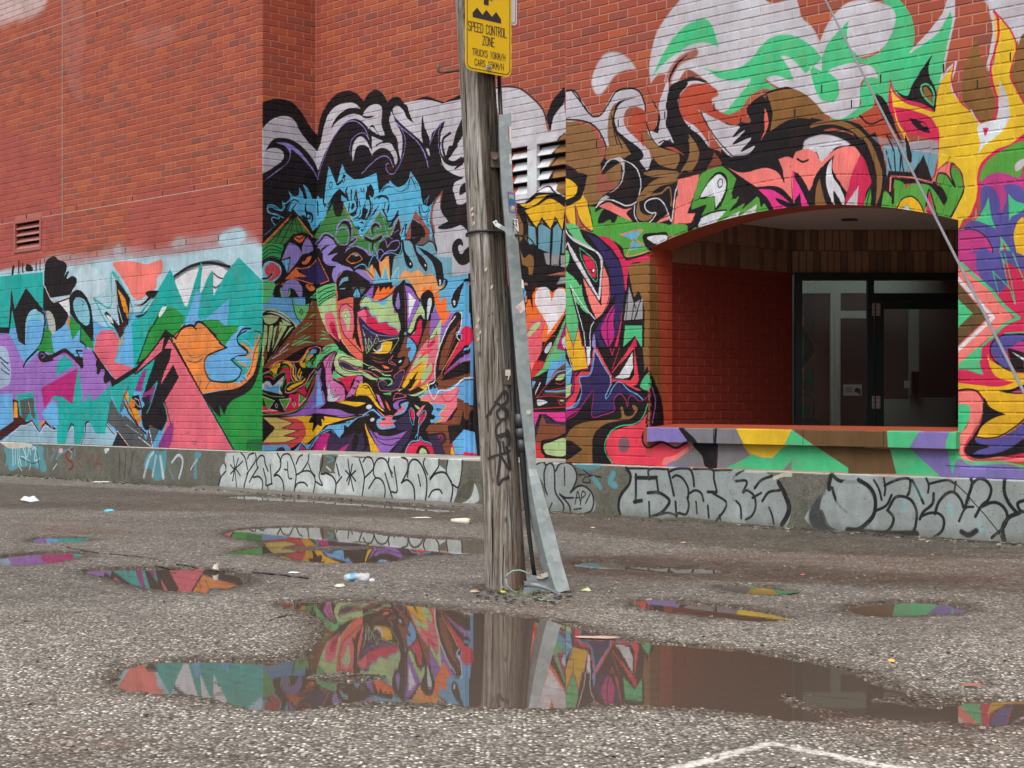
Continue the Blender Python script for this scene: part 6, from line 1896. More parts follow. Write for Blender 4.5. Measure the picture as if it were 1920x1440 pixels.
M['C'] = painted('brick_front_wall', imC, exC, P0, D, brick_base()); M['Cm'] = painted('mortar_front_wall', imC, exC, P0, D, mortar_base)
M['J'] = painted('brick_jamb', imJ, exJ, OJ, N, brick_base(((.42, .10, .055, 1), .9))); M['Jm'] = painted('mortar_jamb', imJ, exJ, OJ, N, flat_base((.45, .13, .08)))
M['L'] = painted('sill_paint', imL, exL, P0, D, flat_base((.30, .062, .03)))
def plinth_base(s, pos, u, z):
    n1 = s.noise(pos, 4, 5, .65); n2 = s.noise(pos, 45, 3, .7)
    c = s.mix(n1, (.050, .052, .036, 1), (.20, .195, .165, 1))
    c = s.mix(1, c, s.ramp(n2, [(.3, .6), (.7, 1.3)]), 'MULTIPLY')
    pv_ = s.n('TexVoronoi', i_Vector=pos, i_Scale=26.); pr_ = s.n('SeparateColor', i_0=pv_.outputs['Color']).outputs[0]
    top = s.ramp(s.math('ADD', z, s.math('MULTIPLY', s.noise(pos, 14, 3), .02)), [(.548, 0), (.556, 1)])
    return s.mix(top, c, (.34, .32, .28, 1))
M['S'] = painted('plinth_concrete', imS, exS, P0, D, plinth_base, .8, 'S')
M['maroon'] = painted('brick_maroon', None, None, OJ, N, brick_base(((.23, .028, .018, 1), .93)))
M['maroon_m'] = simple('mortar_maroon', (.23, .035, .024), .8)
M['red'] = simple('red_masonry_paint', (.36, .075, .040), .6, 0, .15, 20, .002)
# ------------------------------------------------------------------ brickwork
def brick_mesh(name, mat, length=BL-.010, height=CO-.010, depth=.03, ch=.0055):
    x, z = length/2, height/2
    v = [(-x, ch, -z), (x, ch, -z), (x, ch, z), (-x, ch, z), (-x+ch, 0, -z+ch), (x-ch, 0, -z+ch), (x-ch, 0, z-ch), (-x+ch, 0, z-ch),
         (-x, depth, -z), (x, depth, -z), (x, depth, z), (-x, depth, z)]
    f = [(4, 5, 6, 7), (0, 1, 5, 4), (1, 2, 6, 5), (2, 3, 7, 6), (3, 0, 4, 7), (8, 9, 1, 0), (9, 10, 2, 1), (10, 11, 3, 2), (11, 8, 0, 3)]
    me = bpy.data.meshes.new(name); me.from_pydata(v, [], f); me.update()
    if mat: me.materials.append(mat)
    return me
def bricks(parent, pieces, org, d, mat, n_single=300, name='brick'):
    """pieces: (u, z, length, height, tilt, face offset). The nearest ones become objects of their own, the rest one joined part"""
    ang = math.atan2(d[1], d[0]); nx, ny = -d[1], d[0]
    def world(p): return Vector((org[0]+d[0]*p[0]+nx*p[5], org[1]+d[1]*p[0]+ny*p[5], p[1]))
    def size(p):
        w = world(p); vis = w.y > 0 and abs(w.x/w.y) < .315 and -.235 < (p[1]-1.18)/w.y < .25
        if vis and p[6] and not p[6](w): vis = False
        return (p[2]*p[3]/max(w.y, .1)**2)*(1 if vis else .001)
    order = sorted(pieces, key=size, reverse=True)
    single, rest = order[:n_single], order[n_single:]
    shared = {}
    for p in single:
        key = (round(p[2], 3), round(p[3], 3))
        if key not in shared: shared[key] = brick_mesh(name, mat, p[2], p[3])
        o = bpy.data.objects.new(name, shared[key])
        o.location = world(p); o.rotation_euler = (random.uniform(-.006, .006), p[4]+random.uniform(-.003, .003), ang)
        link(o, parent)
    if rest:
        vs, fs = [], []
        for p in rest:
            b = len(vs); x, z = p[2]/2, p[3]/2; ch = .0055; c = world(p); ca, sa = math.cos(p[4]), math.sin(p[4])
            for (lx, ly, lz) in ((-x, ch, -z), (x, ch, -z), (x, ch, z), (-x, ch, z), (-x+ch, 0, -z+ch), (x-ch, 0, -z+ch), (x-ch, 0, z-ch), (-x+ch, 0, z-ch), (-x, .03, -z), (x, .03, -z), (x, .03, z), (-x, .03, z)):
                rx, rz = lx*ca+lz*sa, -lx*sa+lz*ca
                vs.append((c.x+d[0]*rx+nx*ly, c.y+d[1]*rx+ny*ly, c.z+rz))
            fs += [tuple(i+b for i in f) for f in ((4, 5, 6, 7), (0, 1, 5, 4), (1, 2, 6, 5), (2, 3, 7, 6), (3, 0, 4, 7), (8, 9, 1, 0), (9, 10, 2, 1), (10, 11, 3, 2), (11, 8, 0, 3))]
        mesh_obj('brickwork', vs, fs, mat, parent, kind='stuff')
def lay(u0, u1, z0, z1, bz=None, hole=None, seen=None, soldier=True, floor=None):
    """stretcher courses in half bond with two soldier courses at ZB that follow the arch"""
    out = []; J = .010
    def course(zc, h, k):
        u = math.floor(u0/BL)*BL - (k % 2)*BL/2
        while u < u1:
            a, b = max(u, u0)+J/2, min(u+BL, u1)-J/2; u += BL
            if b-a < .03: continue
            segs = [(a, b)]
            if hole: segs = hole(a, b, zc, zc+h)
            for a_, b_ in segs:
                if b_-a_ < .025: continue
                lo, hi = zc, zc+h
                if floor: lo = max(lo, floor((a_+b_)/2))
                if hi-lo < .03: continue
                out.append(((a_+b_)/2, (lo+hi)/2, b_-a_, hi-lo-J, 0, random.uniform(-.0015, .0015), seen))
    k = 0; z = z0
    while z < (ZB-.01 if soldier else z1-.01): course(z, CO, k); z += CO; k += 1
    if soldier:
        for r in (0, 1):
            u = u0
            while u < u1-.02:
                uc = u+CO/2; zb = band(uc)+r*SO; sl = math.atan((band(uc+.02)-band(uc-.02))/.04)
                w = min(CO, u1-u)-J
                out.append((u+w/2+J/2, zb+SO/2, w, SO-J, -sl, random.uniform(-.002, .002), seen)); u += CO
        z = ZB+2*SO; k = 29
        while z < z1-.01: course(z, CO, k); z += CO; k += 1
    return out
ZTOP = 8.4
building = thing('brick_building', 'red brick building with a graffiti mural, a concrete base and an arched porch opening', 'building', (P0[0], P0[1], 0))
def under(o, parent=None):     # parent without moving
    o.parent = parent or building; o.location = o.location-building.location; return o
def part(mb, name, mat, smooth=False, kind=None, parent=None):
    mb.o = Vector(building.location) if mb.o.length == 0 else mb.o
    vs = [v-Vector(building.location) for v in mb.v]
    return mesh_obj(name, vs, mb.f, mat, parent or building, smooth, kind)
def shift(objs):
    for o in objs: o.location = Vector(o.location)-Vector(building.location)
def wall_part(name, boxes, mat, org, d, polys=None):
    m = MB(); n = (-d[1], d[0])
    for (u0, u1, z0, z1) in boxes: m.wbox(u0, u1, .006, .20, z0, z1, org, d, n)
    if polys:
        for (pl) in polys:
            k = len(pl); c = lambda u, z, o: (org[0]+d[0]*u+n[0]*o, org[1]+d[1]*u+n[1]*o, z)
            m.add([c(u, z, .006) for u, z in pl]+[c(u, z, .20) for u, z in pl], [tuple(range(k)), tuple(range(2*k-1, k-1, -1))]+[(i, i+k, (i+1) % k+k, (i+1) % k) for i in range(k)])
    return part(m, name, mat)
def do_bricks(wall, pieces, org, d, mat, n=300):
    before = set(bpy.data.objects)
    bricks(wall, pieces, org, d, mat, n)
    for o in set(bpy.data.objects)-before:
        o.location = Vector(o.location)-Vector(building.location)
OB = at(0, REC)
wA = wall_part('far_brick_wall', [(-10, -6.78, ZP-.5, ZTOP), (-6.78, -5.92, ZP-.5, 3.56), (-6.78, -5.92, 4.03, ZTOP), (-5.92, -.02, ZP-.5, ZTOP)], M['Am'], P0, D)
def holeA(a, b, z0, z1):
    ha, hb, h0, h1 = -6.80, -5.90, 3.54, 4.05
    if z1 <= h0+.01 or z0 >= h1-.01 or b <= ha or a >= hb: return [(a, b)]
    return [(a, ha), (hb, b)]
do_bricks(wA, lay(-10, 0, ZP, ZTOP, hole=holeA), P0, D, M['A'])
wR = wall_part('return_brick_wall', [(.014, REC+.2, ZP-.5, ZTOP)], M['Rm'], P0, N)
do_bricks(wR, lay(0, REC, ZP, ZTOP), P0, N, M['R'])
wB = wall_part('recessed_brick_wall', [(-.2, 3.57, ZP-.5, ZTOP), (3.57, 4.98, ZP-.5, 3.52), (3.57, 4.98, 4.13, ZTOP), (4.98, UC+.2, ZP-.5, ZTOP)], M['Bm'], OB, D)
def holeB(a, b, z0, z1):
    ha, hb, h0, h1 = 3.55, 5.0, 3.50, 4.15
    if z1 <= h0+.01 or z0 >= h1-.01 or b <= ha or a >= hb: return [(a, b)]
    return [(a, ha), (hb, b)]
do_bricks(wB, lay(0, UC, ZP, ZTOP, hole=holeB, seen=lambda w: not (2.85 < (w.x-OB[0])*D[0]+(w.y-OB[1])*D[1] < 3.5 and w.z > 0)), OB, D, M['B'])
ar = [UL+(UR-UL)*i/24 for i in range(25)]
polys = [[(UL-.02, arch(UL)), (UL, arch(UL)), (UL, ZTOP), (UL-.02, ZTOP)]]+[[(ar[i], arch(ar[i])), (ar[i+1], arch(ar[i+1])), (ar[i+1], ZTOP), (ar[i], ZTOP)] for i in range(24)]
wC = wall_part('front_brick_wall', [(UC, UL-.02, ZP-.5, ZTOP), (UR, 20, ZP-.5, ZTOP), (UL, UR, ZP-.5, .80)], M['Cm'], P0, D, polys)
def holeC(a, b, z0, z1):
    if z0 > .74 and z0 < ZB-.02:
        r = []
        if a < UL: r.append((a, min(b, UL)))
        if b > UR: r.append((max(a, UR), b))
        return r
    return [(a, b)]
pcs = lay(UC, 14.0, ZP, ZTOP, hole=holeC, floor=lambda u: (band(u)+2*SO) if True and u and UL < u < UR else 0)
low = [(u, z, w, h, t, o, s_) for (u, z, w, h, t, o, s_) in pcs]
pcs = low
do_bricks(wC, pcs, P0, D, M['C'])
# porch: jamb, arch soffit, side wall, tiles, ceiling
wJ = wall_part('jamb_wall', [(.014, .352, ZP-.3, ZB-.03)], M['Jm'], OJ, N)
do_bricks(wJ, [(min(.30, .129+.258*i - (.129 if k % 2 else 0)) if False else u_, z_, w_, h_, 0, 0, None) for k in range(24) for i in range(2)
      for (u_, z_, w_, h_) in [((.125, .295)[i] if k % 2 == 0 else (.055, .225)[i], ZP+CO*k+CO/2, ((.240, .094)[i] if k % 2 == 0 else (.10, .235)[i]), CO-.01)]], OJ, N, M['J'])
m = MB()
for i in range(24):
    a, b = ar[i], ar[i+1]; q = lambda u, o, z: (*at(u, o), z)
    m.add([q(a, .002, arch(a)-.001), q(b, .002, arch(b)-.001), q(b, .352, arch(b)-.001), q(a, .352, arch(a)-.001)], [(0, 1, 2, 3)])
part(m, 'arch_soffit', M['red'])
USW = UL-.03
OSW = at(USW)
wS = wall_part('porch_side_wall', [(.352, 2.36, 0, 3.3)], M['maroon_m'], OSW, N)
ps = []
k = 0; z = ZP-.45
while z < 2.57:
    u = .352-(k % 2)*BL/2
    while u < 2.345:
        a, b = max(u, .352)+.005, min(u+BL, 2.345)-.005; u += BL
        if b-a > .03: ps.append(((a+b)/2, z+CO/2, b-a, min(CO, 2.575-z)-.01, 0, 0, None))
    z += CO; k += 1
do_bricks(wS, [p for p in ps if p[3] > .02], OSW, N, M['maroon'], 120)
M['tile'] = simple('brown_porch_tile', (.30, .17, .095), .45, 0, .35, 5, .002)
M['tile2'] = simple('dark_brown_porch_tile', (.17, .095, .06), .45, 0, .3, 5, .002)
M['grout'] = simple('dark_grout', (.10, .065, .045), .9)
DY = 17.795
def tiles(parent, n0, n1, org, d, offv):
    for r, (z0, z1) in enumerate(((2.584, 2.825), (2.825, 3.05))):
        u = n0+.04*r
        while u < n1-.03:
            w = min(random.choice((.072, .078, .084)), n1-u)
            me = brick_mesh('tile', random.choice((M['tile'], M['tile'], M['tile2'])), w-.008, z1-z0-.008, .015, .003)
            o = bpy.data.objects.new('tile', me); n = (-d[1], d[0])
            o.location = Vector((org[0]+d[0]*(u+w/2)+n[0]*offv, org[1]+d[1]*(u+w/2)+n[1]*offv, (z0+z1)/2))-Vector(building.location)
            o.rotation_euler = (0, 0, math.atan2(d[1], d[0])); link(o, parent); u += w
tiles(wS, .352, 2.345, OSW, N, -.008)
lint = MB(); lint.box(3.03, DY+.012, 2.584, 8.2, DY+.2, 3.3); lintel = part(lint, 'door_lintel', M['grout'])
tiles(lintel, 3.035, 5.4, (0, DY), (1, 0), 0)
M['soffit'] = simple('porch_ceiling_plaster', (.56, .48, .43), .85, 0, .1, 120, .001)
m = MB(); q = [at(USW-.1, .355), at(UR+.1, .355), at(UR+.1, 6.4), at(USW-.1, 6.4)]
m.add([(x, y, 3.053) for x, y in q]+[(x, y, 3.3) for x, y in q], [(0, 1, 2, 3), (7, 6, 5, 4)]); part(m, 'porch_ceiling', M['soffit'])
m = MB(); m.add([(x, y, .28) for x, y in q], [(0, 1, 2, 3)]); part(m, 'porch_floor', simple('porch_floor_concrete', (.42, .40, .37), .8))
m = MB(); m.wbox(.355, 6.4, 0, .2, 0, 3.3, at(UR+.03), N, D); part(m, 'porch_end_wall', M['maroon_m'])
# ceiling downlight (off)
m = MB(); cx, cy = (1593-960)/3080*15.35, 15.35+1.3
lx, ly = (1593-960)/3080*16.77, 16.77
m.tube([(lx, ly, 3.04), (lx, ly, 3.052)], .085, 20); dl = part(m, 'downlight', simple('downlight_black', (.02, .02, .02), .4))
# inside face of the parapet, sill slab with sloping top
m = MB(); m.wbox(UL, UR, .20, .352, 0, .80); part(m, 'parapet', M['maroon_m'])
def slab_piece(a, b):
    m = MB(); q = lambda u, o, z: (*at(u, o), z)
    prof = [(-.062, .797), (-.062, .930), (-.056, .936), (.40, .968), (.40, .80)]
    k = len(prof); m.add([q(a, o, z) for o, z in prof]+[q(b, o, z) for o, z in prof], [tuple(range(k))[::-1], tuple(range(k, 2*k))]+[(i, (i+1) % k, (i+1) % k+k, i+k) for i in range(k)])
    return m
sill = part(slab_piece(UL-.02, UL+.86), 'window_sill', M['L'])
for a, b in ((UL+.875, UL+1.90), (UL+1.906, UL+2.75), (UL+2.756, UR+.02)):
    mm = slab_piece(a, b); part(mm, 'sill_slab', M['L'], parent=sill)
# concrete plinth with a chipped top edge
m = MB(); random.seed(3)
NU = 260; us = [-10+(24)*i/NU for i in range(NU+1)]; v = []
for u in us:
    e = random.uniform(-.006, .002) - (.03*max(0, 1-abs(u+6.2)/.35)) - (.02*max(0, 1-abs(u-7.9)/.3))
    x = random.uniform(-.004, .004)
    for o, z in ((-.02+x, -.4), (-.02+x, .25), (-.02+x, .545+e), (-.008+x, .556+e*.5), (REC+.02 if -.2 < u < UC+.2 else .03, .556)): v.append((*at(u, o), z))
f = []
for i in range(NU):
    for j in range(4): f.append((i*5+j, (i+1)*5+j, (i+1)*5+j+1, i*5+j+1))
m.add(v, f); part(m, 'concrete_plinth', M['S'])
# low concrete strip at the foot of the plinth
M['kerb'] = simple('wet_kerb_concrete', (.13, .115, .10), .5, 0, .3, 14, .004)
m = MB(); NU = 60; v = []
for i in range(NU+1):
    u = -1.3+6.2*i/NU; w = -.20+random.uniform(-.02, .02); h = .060+random.uniform(-.006, .006)
    if u > 4.2: h *= max(.1, (4.9-u)/.7)
    for o, z in ((-.02, h+.015), (w, h), (w-.02, .0)): v.append((*at(u, o), z))
m.add(v, [(i*3+j, (i+1)*3+j, (i+1)*3+j+1, i*3+j+1) for i in range(NU) for j in range(2)]); part(m, 'kerb_strip', M['kerb'])
# vents
def vent(u0, u1, z0, z1, cols, org, d, fm, sm, mull=None):
    n = (-d[1], d[0]); fr = MB(); t = .05
    fr.wbox(u0, u1, -.012, .04, z1-t, z1, org, d, n); fr.wbox(u0, u1, -.012, .04, z0, z0+t, org, d, n)
    fr.wbox(u0, u0+t, -.012, .04, z0+t, z1-t, org, d, n); fr.wbox(u1-t, u1, -.012, .04, z0+t, z1-t, org, d, n)
    if mull: fr.wbox(mull[0], mull[1], -.012, .04, z0+t, z1-t, org, d, n)
    f_ = part(fr, 'vent', fm)
    bk = MB(); bk.wbox(u0+t, u1-t, .13, .14, z0+t, z1-t, org, d, n); part(bk, 'backing', simple('vent_dark', (.01, .01, .01), .9), parent=f_)
    spans = [(u0+t, u1-t)] if not mull else [(u0+t, mull[0]), (mull[1], u1-t)]
    for a, b in spans:
        for i in range(4):
            zc = z1-t-(z1-z0-2*t)*(i+.62)/4; s_ = MB(); c = lambda u, o, z: (org[0]+d[0]*u+n[0]*o, org[1]+d[1]*u+n[1]*o, z)
            h = (z1-z0-2*t)/4*.62
            v = [c(u, o, z) for u in (a, b) for o, z in ((.0, zc-h*.55), (.01, zc-h*.62), (.085, zc+h*.55), (.075, zc+h*.62))]
            s_.add(v, [(0, 1, 2, 3), (7, 6, 5, 4), (0, 3, 7, 4), (1, 0, 4, 5), (2, 1, 5, 6), (3, 2, 6, 7)]); part(s_, 'slat', sm, parent=f_)
vr = simple('red_vent_paint', (.34, .10, .075), .45)
vent(-6.80, -5.90, 3.54, 4.05, 1, P0, D, vr, simple('worn_vent_slat', (.40, .17, .15), .4))
vent(3.55, 5.0, 3.50, 4.15, 2, OB, D, M['B'], M['B'], (4.02, 4.17))
m = MB()
for i in range(8): pass
m.wbox(-5.246, -5.232, -.004, .02, 3.62, ZTOP); part(m, 'expansion_joint', simple('grey_sealant', (.30, .26, .22), .7))
for (a, b, z) in ((-10, -.5, ZP+.09*0+3.225-.555+.09*9+.0), (-10, -3.2, 3.225+.09*41)):
    m = MB(); m.wbox(a, b, .001, .008, z-.006, z+.006); part(m, 'lime_joint', simple('white_mortar', (.44, .30, .25), .9))
# open weep joints
m = MB()
for zr, us_ in ((3.225+CO*1, [-9+.8*i for i in range(11)]), (3.225+CO*9, [-8.8+.8*i for i in range(11)]), (3.225+CO*40, [-9+.8*i for i in range(11)])):
    for u in us_: m.wbox(u-.007, u+.007, -.003, .004, zr+.01, zr+.08)
for zr, us_ in ((3.225+CO*6, [5.9+.62*i for i in range(9)]), (3.225+CO*8, [6.2+.62*i for i in range(9)])):
    for u in us_: m.wbox(u-.006, u+.006, -.003, .004, zr+.01, zr+.08)
part(m, 'weep_hole', simple('weep_black', (.015, .012, .012), .9), kind='stuff')
# ribbed sheet cover on the recessed wall, painted with the mural
m = MB(); v = []; f = []; a0, a1 = 2.93, 3.55; nr = 48
for i in range(nr+1):
    u = a0+(a1-a0)*i/nr; o = -.035-.018*(1 if math.sin(u*2*math.pi/.085) > 0 else -1)*min(1, abs(math.sin(u*2*math.pi/.085))*3)
    if i in (0, nr): o = .01
    v += [(*at(u, REC+o), .56), (*at(u, REC+o), 2.66)]
m.add(v, [(2*i, 2*i+2, 2*i+3, 2*i+1) for i in range(nr)]); m.wbox(a0, a1, -.06, .01, 2.64, 2.70, OB, D, N); part(m, 'ribbed_cover', M['B'])
# roof slab, left open behind the front wall to let daylight into the vestibule
m = MB(); m.wbox(-10, 0, .0, 8, ZTOP-.05, ZTOP+.1); m.wbox(0, UC, REC, 8, ZTOP-.05, ZTOP+.1); m.wbox(UC, 14, 0, .42, ZTOP-.05, ZTOP+.1); part(m, 'roof', simple('roof_edge', (.12, .11, .10), .8))
m = MB(); m.wbox(-10, 14, 7.9, 8, 0, ZTOP); m.wbox(-10.2, -10, 0, 8, 0, ZTOP); m.wbox(14, 14.2, 0, 8, 0, ZTOP); part(m, 'back_wall', simple('plain_brick', (.27, .07, .045), .8))
# ------------------------------------------------------------------ porch entrance (glass door, sidelight, transom) and the vestibule behind it
M['frame'] = simple('dark_green_aluminium', (.008, .020, .020), .35, .0, .2, 20)
M['alu'] = simple('pale_interior_frame', (.42, .46, .43), .5)
M['steel'] = simple('steel_hinge', (.50, .49, .46), .3, .6)
g = NT('thin_glass'); g.t.nodes.remove(g.b)
fr = g.n('Fresnel', i_IOR=1.52); tr = g.n('BsdfTransparent'); tr.inputs[0].default_value = (.80, .86, .84, 1); gl = g.n('BsdfGlossy'); gl.inputs['Roughness'].default_value = .015
mx = g.n('MixShader', i_0=g.math('MULTIPLY', fr, 3.0, True), i_1=tr, i_2=gl); g.put(g.out.inputs[0], mx); M['glass'] = g.m
ent = MB()
X = lambda px: (px-960)*.0057776
ent.box(X(1490), DY-.05, 2.503, 8.0, DY+.03, 2.584); ent.box(X(1490), DY-.05, .28, X(1503), DY+.03, 2.503)
ent.box(X(1625), DY-.05, .28, X(1637), DY+.03, 2.503); ent.box(X(1637), DY-.045, 2.284, 4.96, DY+.03, 2.364); ent.box(X(1503), DY-.045, .28, X(1625), DY+.03, .40)
ent.box(4.96, DY-.05, .28, 5.03, DY+.03, 2.503); ent.box(5.03, DY-.045, .28, 8, DY+.03, .40)
entrance = part(ent, 'entrance_frame', M['frame'])
for a, b, z0, z1 in ((X(1503), X(1625), .40, 2.503), (X(1637), 4.96, 2.364, 2.503), (5.03, 8.0, .40, 2.503)):
    m = MB(); m.box(a, DY-.012, z0, b, DY-.004, z1); part(m, 'pane', M['glass'], parent=entrance)
dr = MB(); dr.box(X(1639), DY-.06, 2.191, 4.95, DY-.01, 2.281); dr.box(X(1639), DY-.06, .29, X(1655), DY-.01, 2.191); dr.box(4.86, DY-.06, .29, 4.95, DY-.01, 2.191); dr.box(X(1655), DY-.06, .29, 4.86, DY-.01, .50)
door = part(dr, 'glass_door', M['frame'])
m = MB(); m.box(X(1655), DY-.04, .50, 4.86, DY-.032, 2.191); part(m, 'pane', M['glass'], parent=door)
for zc in (2.185, 1.185):
    m = MB(); m.box(X(1633), DY-.066, zc-.068, X(1637.5), DY-.055, zc+.068); m.box(X(1640), DY-.068, zc-.068, X(1641.7), DY-.054, zc+.068); m.box(X(1642.4), DY-.068, zc-.068, X(1648), DY-.057, zc+.068)
    h_ = part(m, 'hinge', M['steel'], parent=door)
    m = MB()
    for xx in (1635, 1645.5):
        for zz in (-.045, 0, .045): m.box(X(xx)-.005, DY-.070, zc+zz-.005, X(xx)+.005, DY-.064, zc+zz+.005)
    part(m, 'screws', simple('screw_dark', (.03, .03, .03), .5), parent=door, kind='stuff')
m = MB(); m.box(4.775, DY-.13, .995, 4.80, DY-.10, 1.255); m.box(4.775, DY-.10, 1.0, 4.80, DY-.03, 1.02); m.box(4.775, DY-.10, 1.23, 4.80, DY-.03, 1.25); part(m, 'handle', simple('black_handle', (.012, .012, .012), .3), parent=door)
# vestibule, left without a ceiling so that daylight falls in
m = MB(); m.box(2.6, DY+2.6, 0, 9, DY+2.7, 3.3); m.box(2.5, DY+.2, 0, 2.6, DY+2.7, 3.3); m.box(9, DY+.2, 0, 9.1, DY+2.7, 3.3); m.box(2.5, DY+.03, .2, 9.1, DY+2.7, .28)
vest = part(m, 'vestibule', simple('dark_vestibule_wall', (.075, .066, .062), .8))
YI = DY+2.2
XI = lambda px: (px-960)/3080*YI
ZI = lambda py: 1.18+(755-py)/3080*YI
m = MB(); m.box(XI(1495), YI-.03, ZI(550), XI(1810), YI+.02, ZI(520)); m.box(XI(1556), YI-.035, .28, XI(1575), YI+.02, ZI(550)); m.box(XI(1575), YI-.03, ZI(597), XI(1640), YI+.02, ZI(583)); m.box(XI(1704), YI-.03, .28, XI(1722), YI+.02, ZI(550)); m.box(XI(1563), YI-.06, .28, XI(1573), YI-.035, ZI(585)); m.box(XI(1722), YI-.02, .28, XI(1800), YI+.01, ZI(745)); m.box(XI(1655), YI-.02, .28, XI(1704), YI+.01, ZI(748))
part(m, 'inner_frame', M['alu'], parent=vest)
m = MB(); m.box(XI(1580), YI-.05, ZI(742), XI(1614), YI-.045, ZI(721)); po = part(m, 'notice', simple('pale_notice', (.50, .49, .52), .6), parent=vest)
m = MB(); bird = [(1600, 731), (1604, 727), (1610, 728), (1613, 732), (1611, 735), (1613, 740), (1611, 741), (1608, 737), (1603, 736), (1600, 733)]
m.add([(XI(x), YI-.054, ZI(y)) for x, y in bird], [tuple(range(len(bird)))])
for r_ in (726, 730, 734): m.box(XI(1583), YI-.054, ZI(r_+1), XI(1597), YI-.0525, ZI(r_))
part(m, 'notice_print', simple('notice_ink', (.04, .04, .05), .6), parent=vest, kind='stuff')
m = MB(); m.box(XI(1692), YI-.09, ZI(728), XI(1702), YI-.085, ZI(714)); part(m, 'card', simple('white_card', (.7, .7, .68), .6), parent=vest)
m = MB(); m.box(XI(1707), YI-.09, ZI(738), XI(1720), YI-.035, ZI(697)); part(m, 'entry_phone', simple('entry_phone_black', (.02, .02, .025), .4), parent=vest)
# ------------------------------------------------------------------ ground: one sheet to the horizon, finely divided where the lot is in view
def terrain(x, y):                   # the lot falls gently towards the facade
    du_ = (x-P0[0])*N[0]+(y-P0[1])*N[1]
    return .03+.055*min(1, max(0, (-4.2-du_)/1.4))
def gp(px, py):                      # where a sight line of the survey photo meets the ground
    z = .06
    for _ in range(14):
        Y = (1.18-z)*3080/(py-755); x = (px-960)/3080*Y; z = terrain(x, Y)
    return (x, Y)
def gpoly(s): return [gp(*map(float, t.split(','))) for t in s.split()]
PUD = {
 'main': "218,1278 245,1250 330,1241 500,1243 560,1236 590,1215 608,1185 600,1160 540,1140 515,1131 600,1127 700,1130 800,1138 905,1150 1000,1158 1080,1178 1180,1204 1300,1212 1400,1222 1500,1240 1580,1256 1640,1282 1700,1300 1640,1312 1560,1304 1480,1296 1445,1304 1500,1330 1548,1352 1500,1358 1440,1345 1350,1334 1260,1328 1130,1324 1010,1331 890,1326 800,1320 700,1316 620,1324 560,1333 500,1334 435,1328 410,1314 330,1303 260,1299 225,1292",
 'right tail': "1480,1300 1560,1308 1660,1318 1760,1330 1800,1318 1860,1314 1960,1318 1960,1356 1880,1362 1790,1358 1700,1352 1600,1338 1520,1318",
 'far': "425,1002 450,993 560,988 650,994 760,1007 860,1011 900,1016 930,1028 900,1038 840,1040 760,1043 740,1049 690,1050 620,1048 560,1043 520,1036 560,1031 500,1032 440,1032 430,1029 500,1019 440,1008",
 'left': "158,1072 190,1067 300,1068 380,1066 440,1078 458,1090 440,1100 385,1112 285,1105 215,1088",
 'left edge': "-30,1052 40,1040 100,1036 160,1038 150,1045 95,1058 20,1061",
 'small': "55,1013 80,1008 165,1010 150,1017 80,1019",
 'strip': "1180,1130 1235,1124 1290,1134 1380,1142 1470,1157 1485,1162 1400,1163 1300,1150 1215,1140",
 'short strip': "1345,1112 1400,1109 1450,1117 1490,1122 1450,1125 1400,1123",
 'silver': "1590,1136 1680,1129 1740,1127 1800,1138 1830,1148 1700,1153 1620,1151",
 'behind pole': "1075,1056 1140,1052 1200,1062 1320,1066 1360,1072 1290,1076 1180,1070 1100,1066",
 'kerbside': "420,931 520,929 640,938 760,948 860,957 840,961 740,954 600,944 480,937",
}
PP = {k: gpoly(v) for k, v in PUD.items()}
LEVEL = {k: terrain(sum(x for x, y in v)/len(v), sum(y for x, y in v)/len(v)) for k, v in PP.items()}
LEVEL['short strip'] = LEVEL['strip']
xs = np.concatenate([[-400, -80, -25, -12, -9], np.arange(-7.6, 5.6, .0145), [6, 8, 12, 25, 80, 400]])
ys = [4.55]
while ys[-1] < 24.5: ys.append(ys[-1]+max(.0105, ys[-1]**2*.00042))
ys = np.concatenate([[-400, -80, -20, -6, 0, 3.0, 4.2], ys, [26, 30, 45, 120, 400]])
GX, GY = np.meshgrid(xs, ys)
# masks are drawn on a regular 2 cm grid and then sampled
mx0, my0, ms = -8., 4.2, .02; mw, mh = int(14/ms), int(20.5/ms)
def mask(polys, blur=0, sharp=False):
    c = np.zeros((mh, mw), np.float32)
    for p in polys:
        q = [((x-mx0)/ms, (y-my0)/ms, False) for x, y in p]
        c = np.maximum(c, fillcov(spline(q, True, sharp, 3), 0, 0, mw, mh, 2))
    return boxblur(c, blur) if blur else c
def sample(m):
    fx = np.clip((GX-mx0)/ms-.5, 0, mw-1.01); fy = np.clip((GY-my0)/ms-.5, 0, mh-1.01)
    ix, iy = fx.astype(int), fy.astype(int); fx -= ix; fy -= iy
    r = (m[iy, ix]*(1-fx)+m[iy, ix+1]*fx)*(1-fy)+(m[iy+1, ix]*(1-fx)+m[iy+1, ix+1]*fx)*fy
    return r
def vnoise(x, y, s, seed):
    r = np.random.default_rng(seed); T = r.random((256, 256)).astype(np.float32)
    x, y = x/s, y/s; ix, iy = np.floor(x).astype(int), np.floor(y).astype(int); fx, fy = x-ix, y-iy
    fx = fx*fx*(3-2*fx); fy = fy*fy*(3-2*fy); g = lambda a, b: T[b % 256, a % 256]
    return (g(ix, iy)*(1-fx)+g(ix+1, iy)*fx)*(1-fy)+(g(ix, iy+1)*(1-fx)+g(ix+1, iy+1)*fx)*fy-.5
islands = [gpoly("575,1266 640,1261 735,1266 715,1275 640,1282 585,1277"), gpoly("520,1024 640,1023 730,1026 640,1031 560,1028")]
pm_ = mask(list(PP.values())); pm_ = np.clip(pm_-mask(islands), 0, 1)
soft = boxblur(pm_, 2); P_ = sample(soft)
damp_foot = sample(np.clip(boxblur(pm_, 9)*1.9, 0, 1))
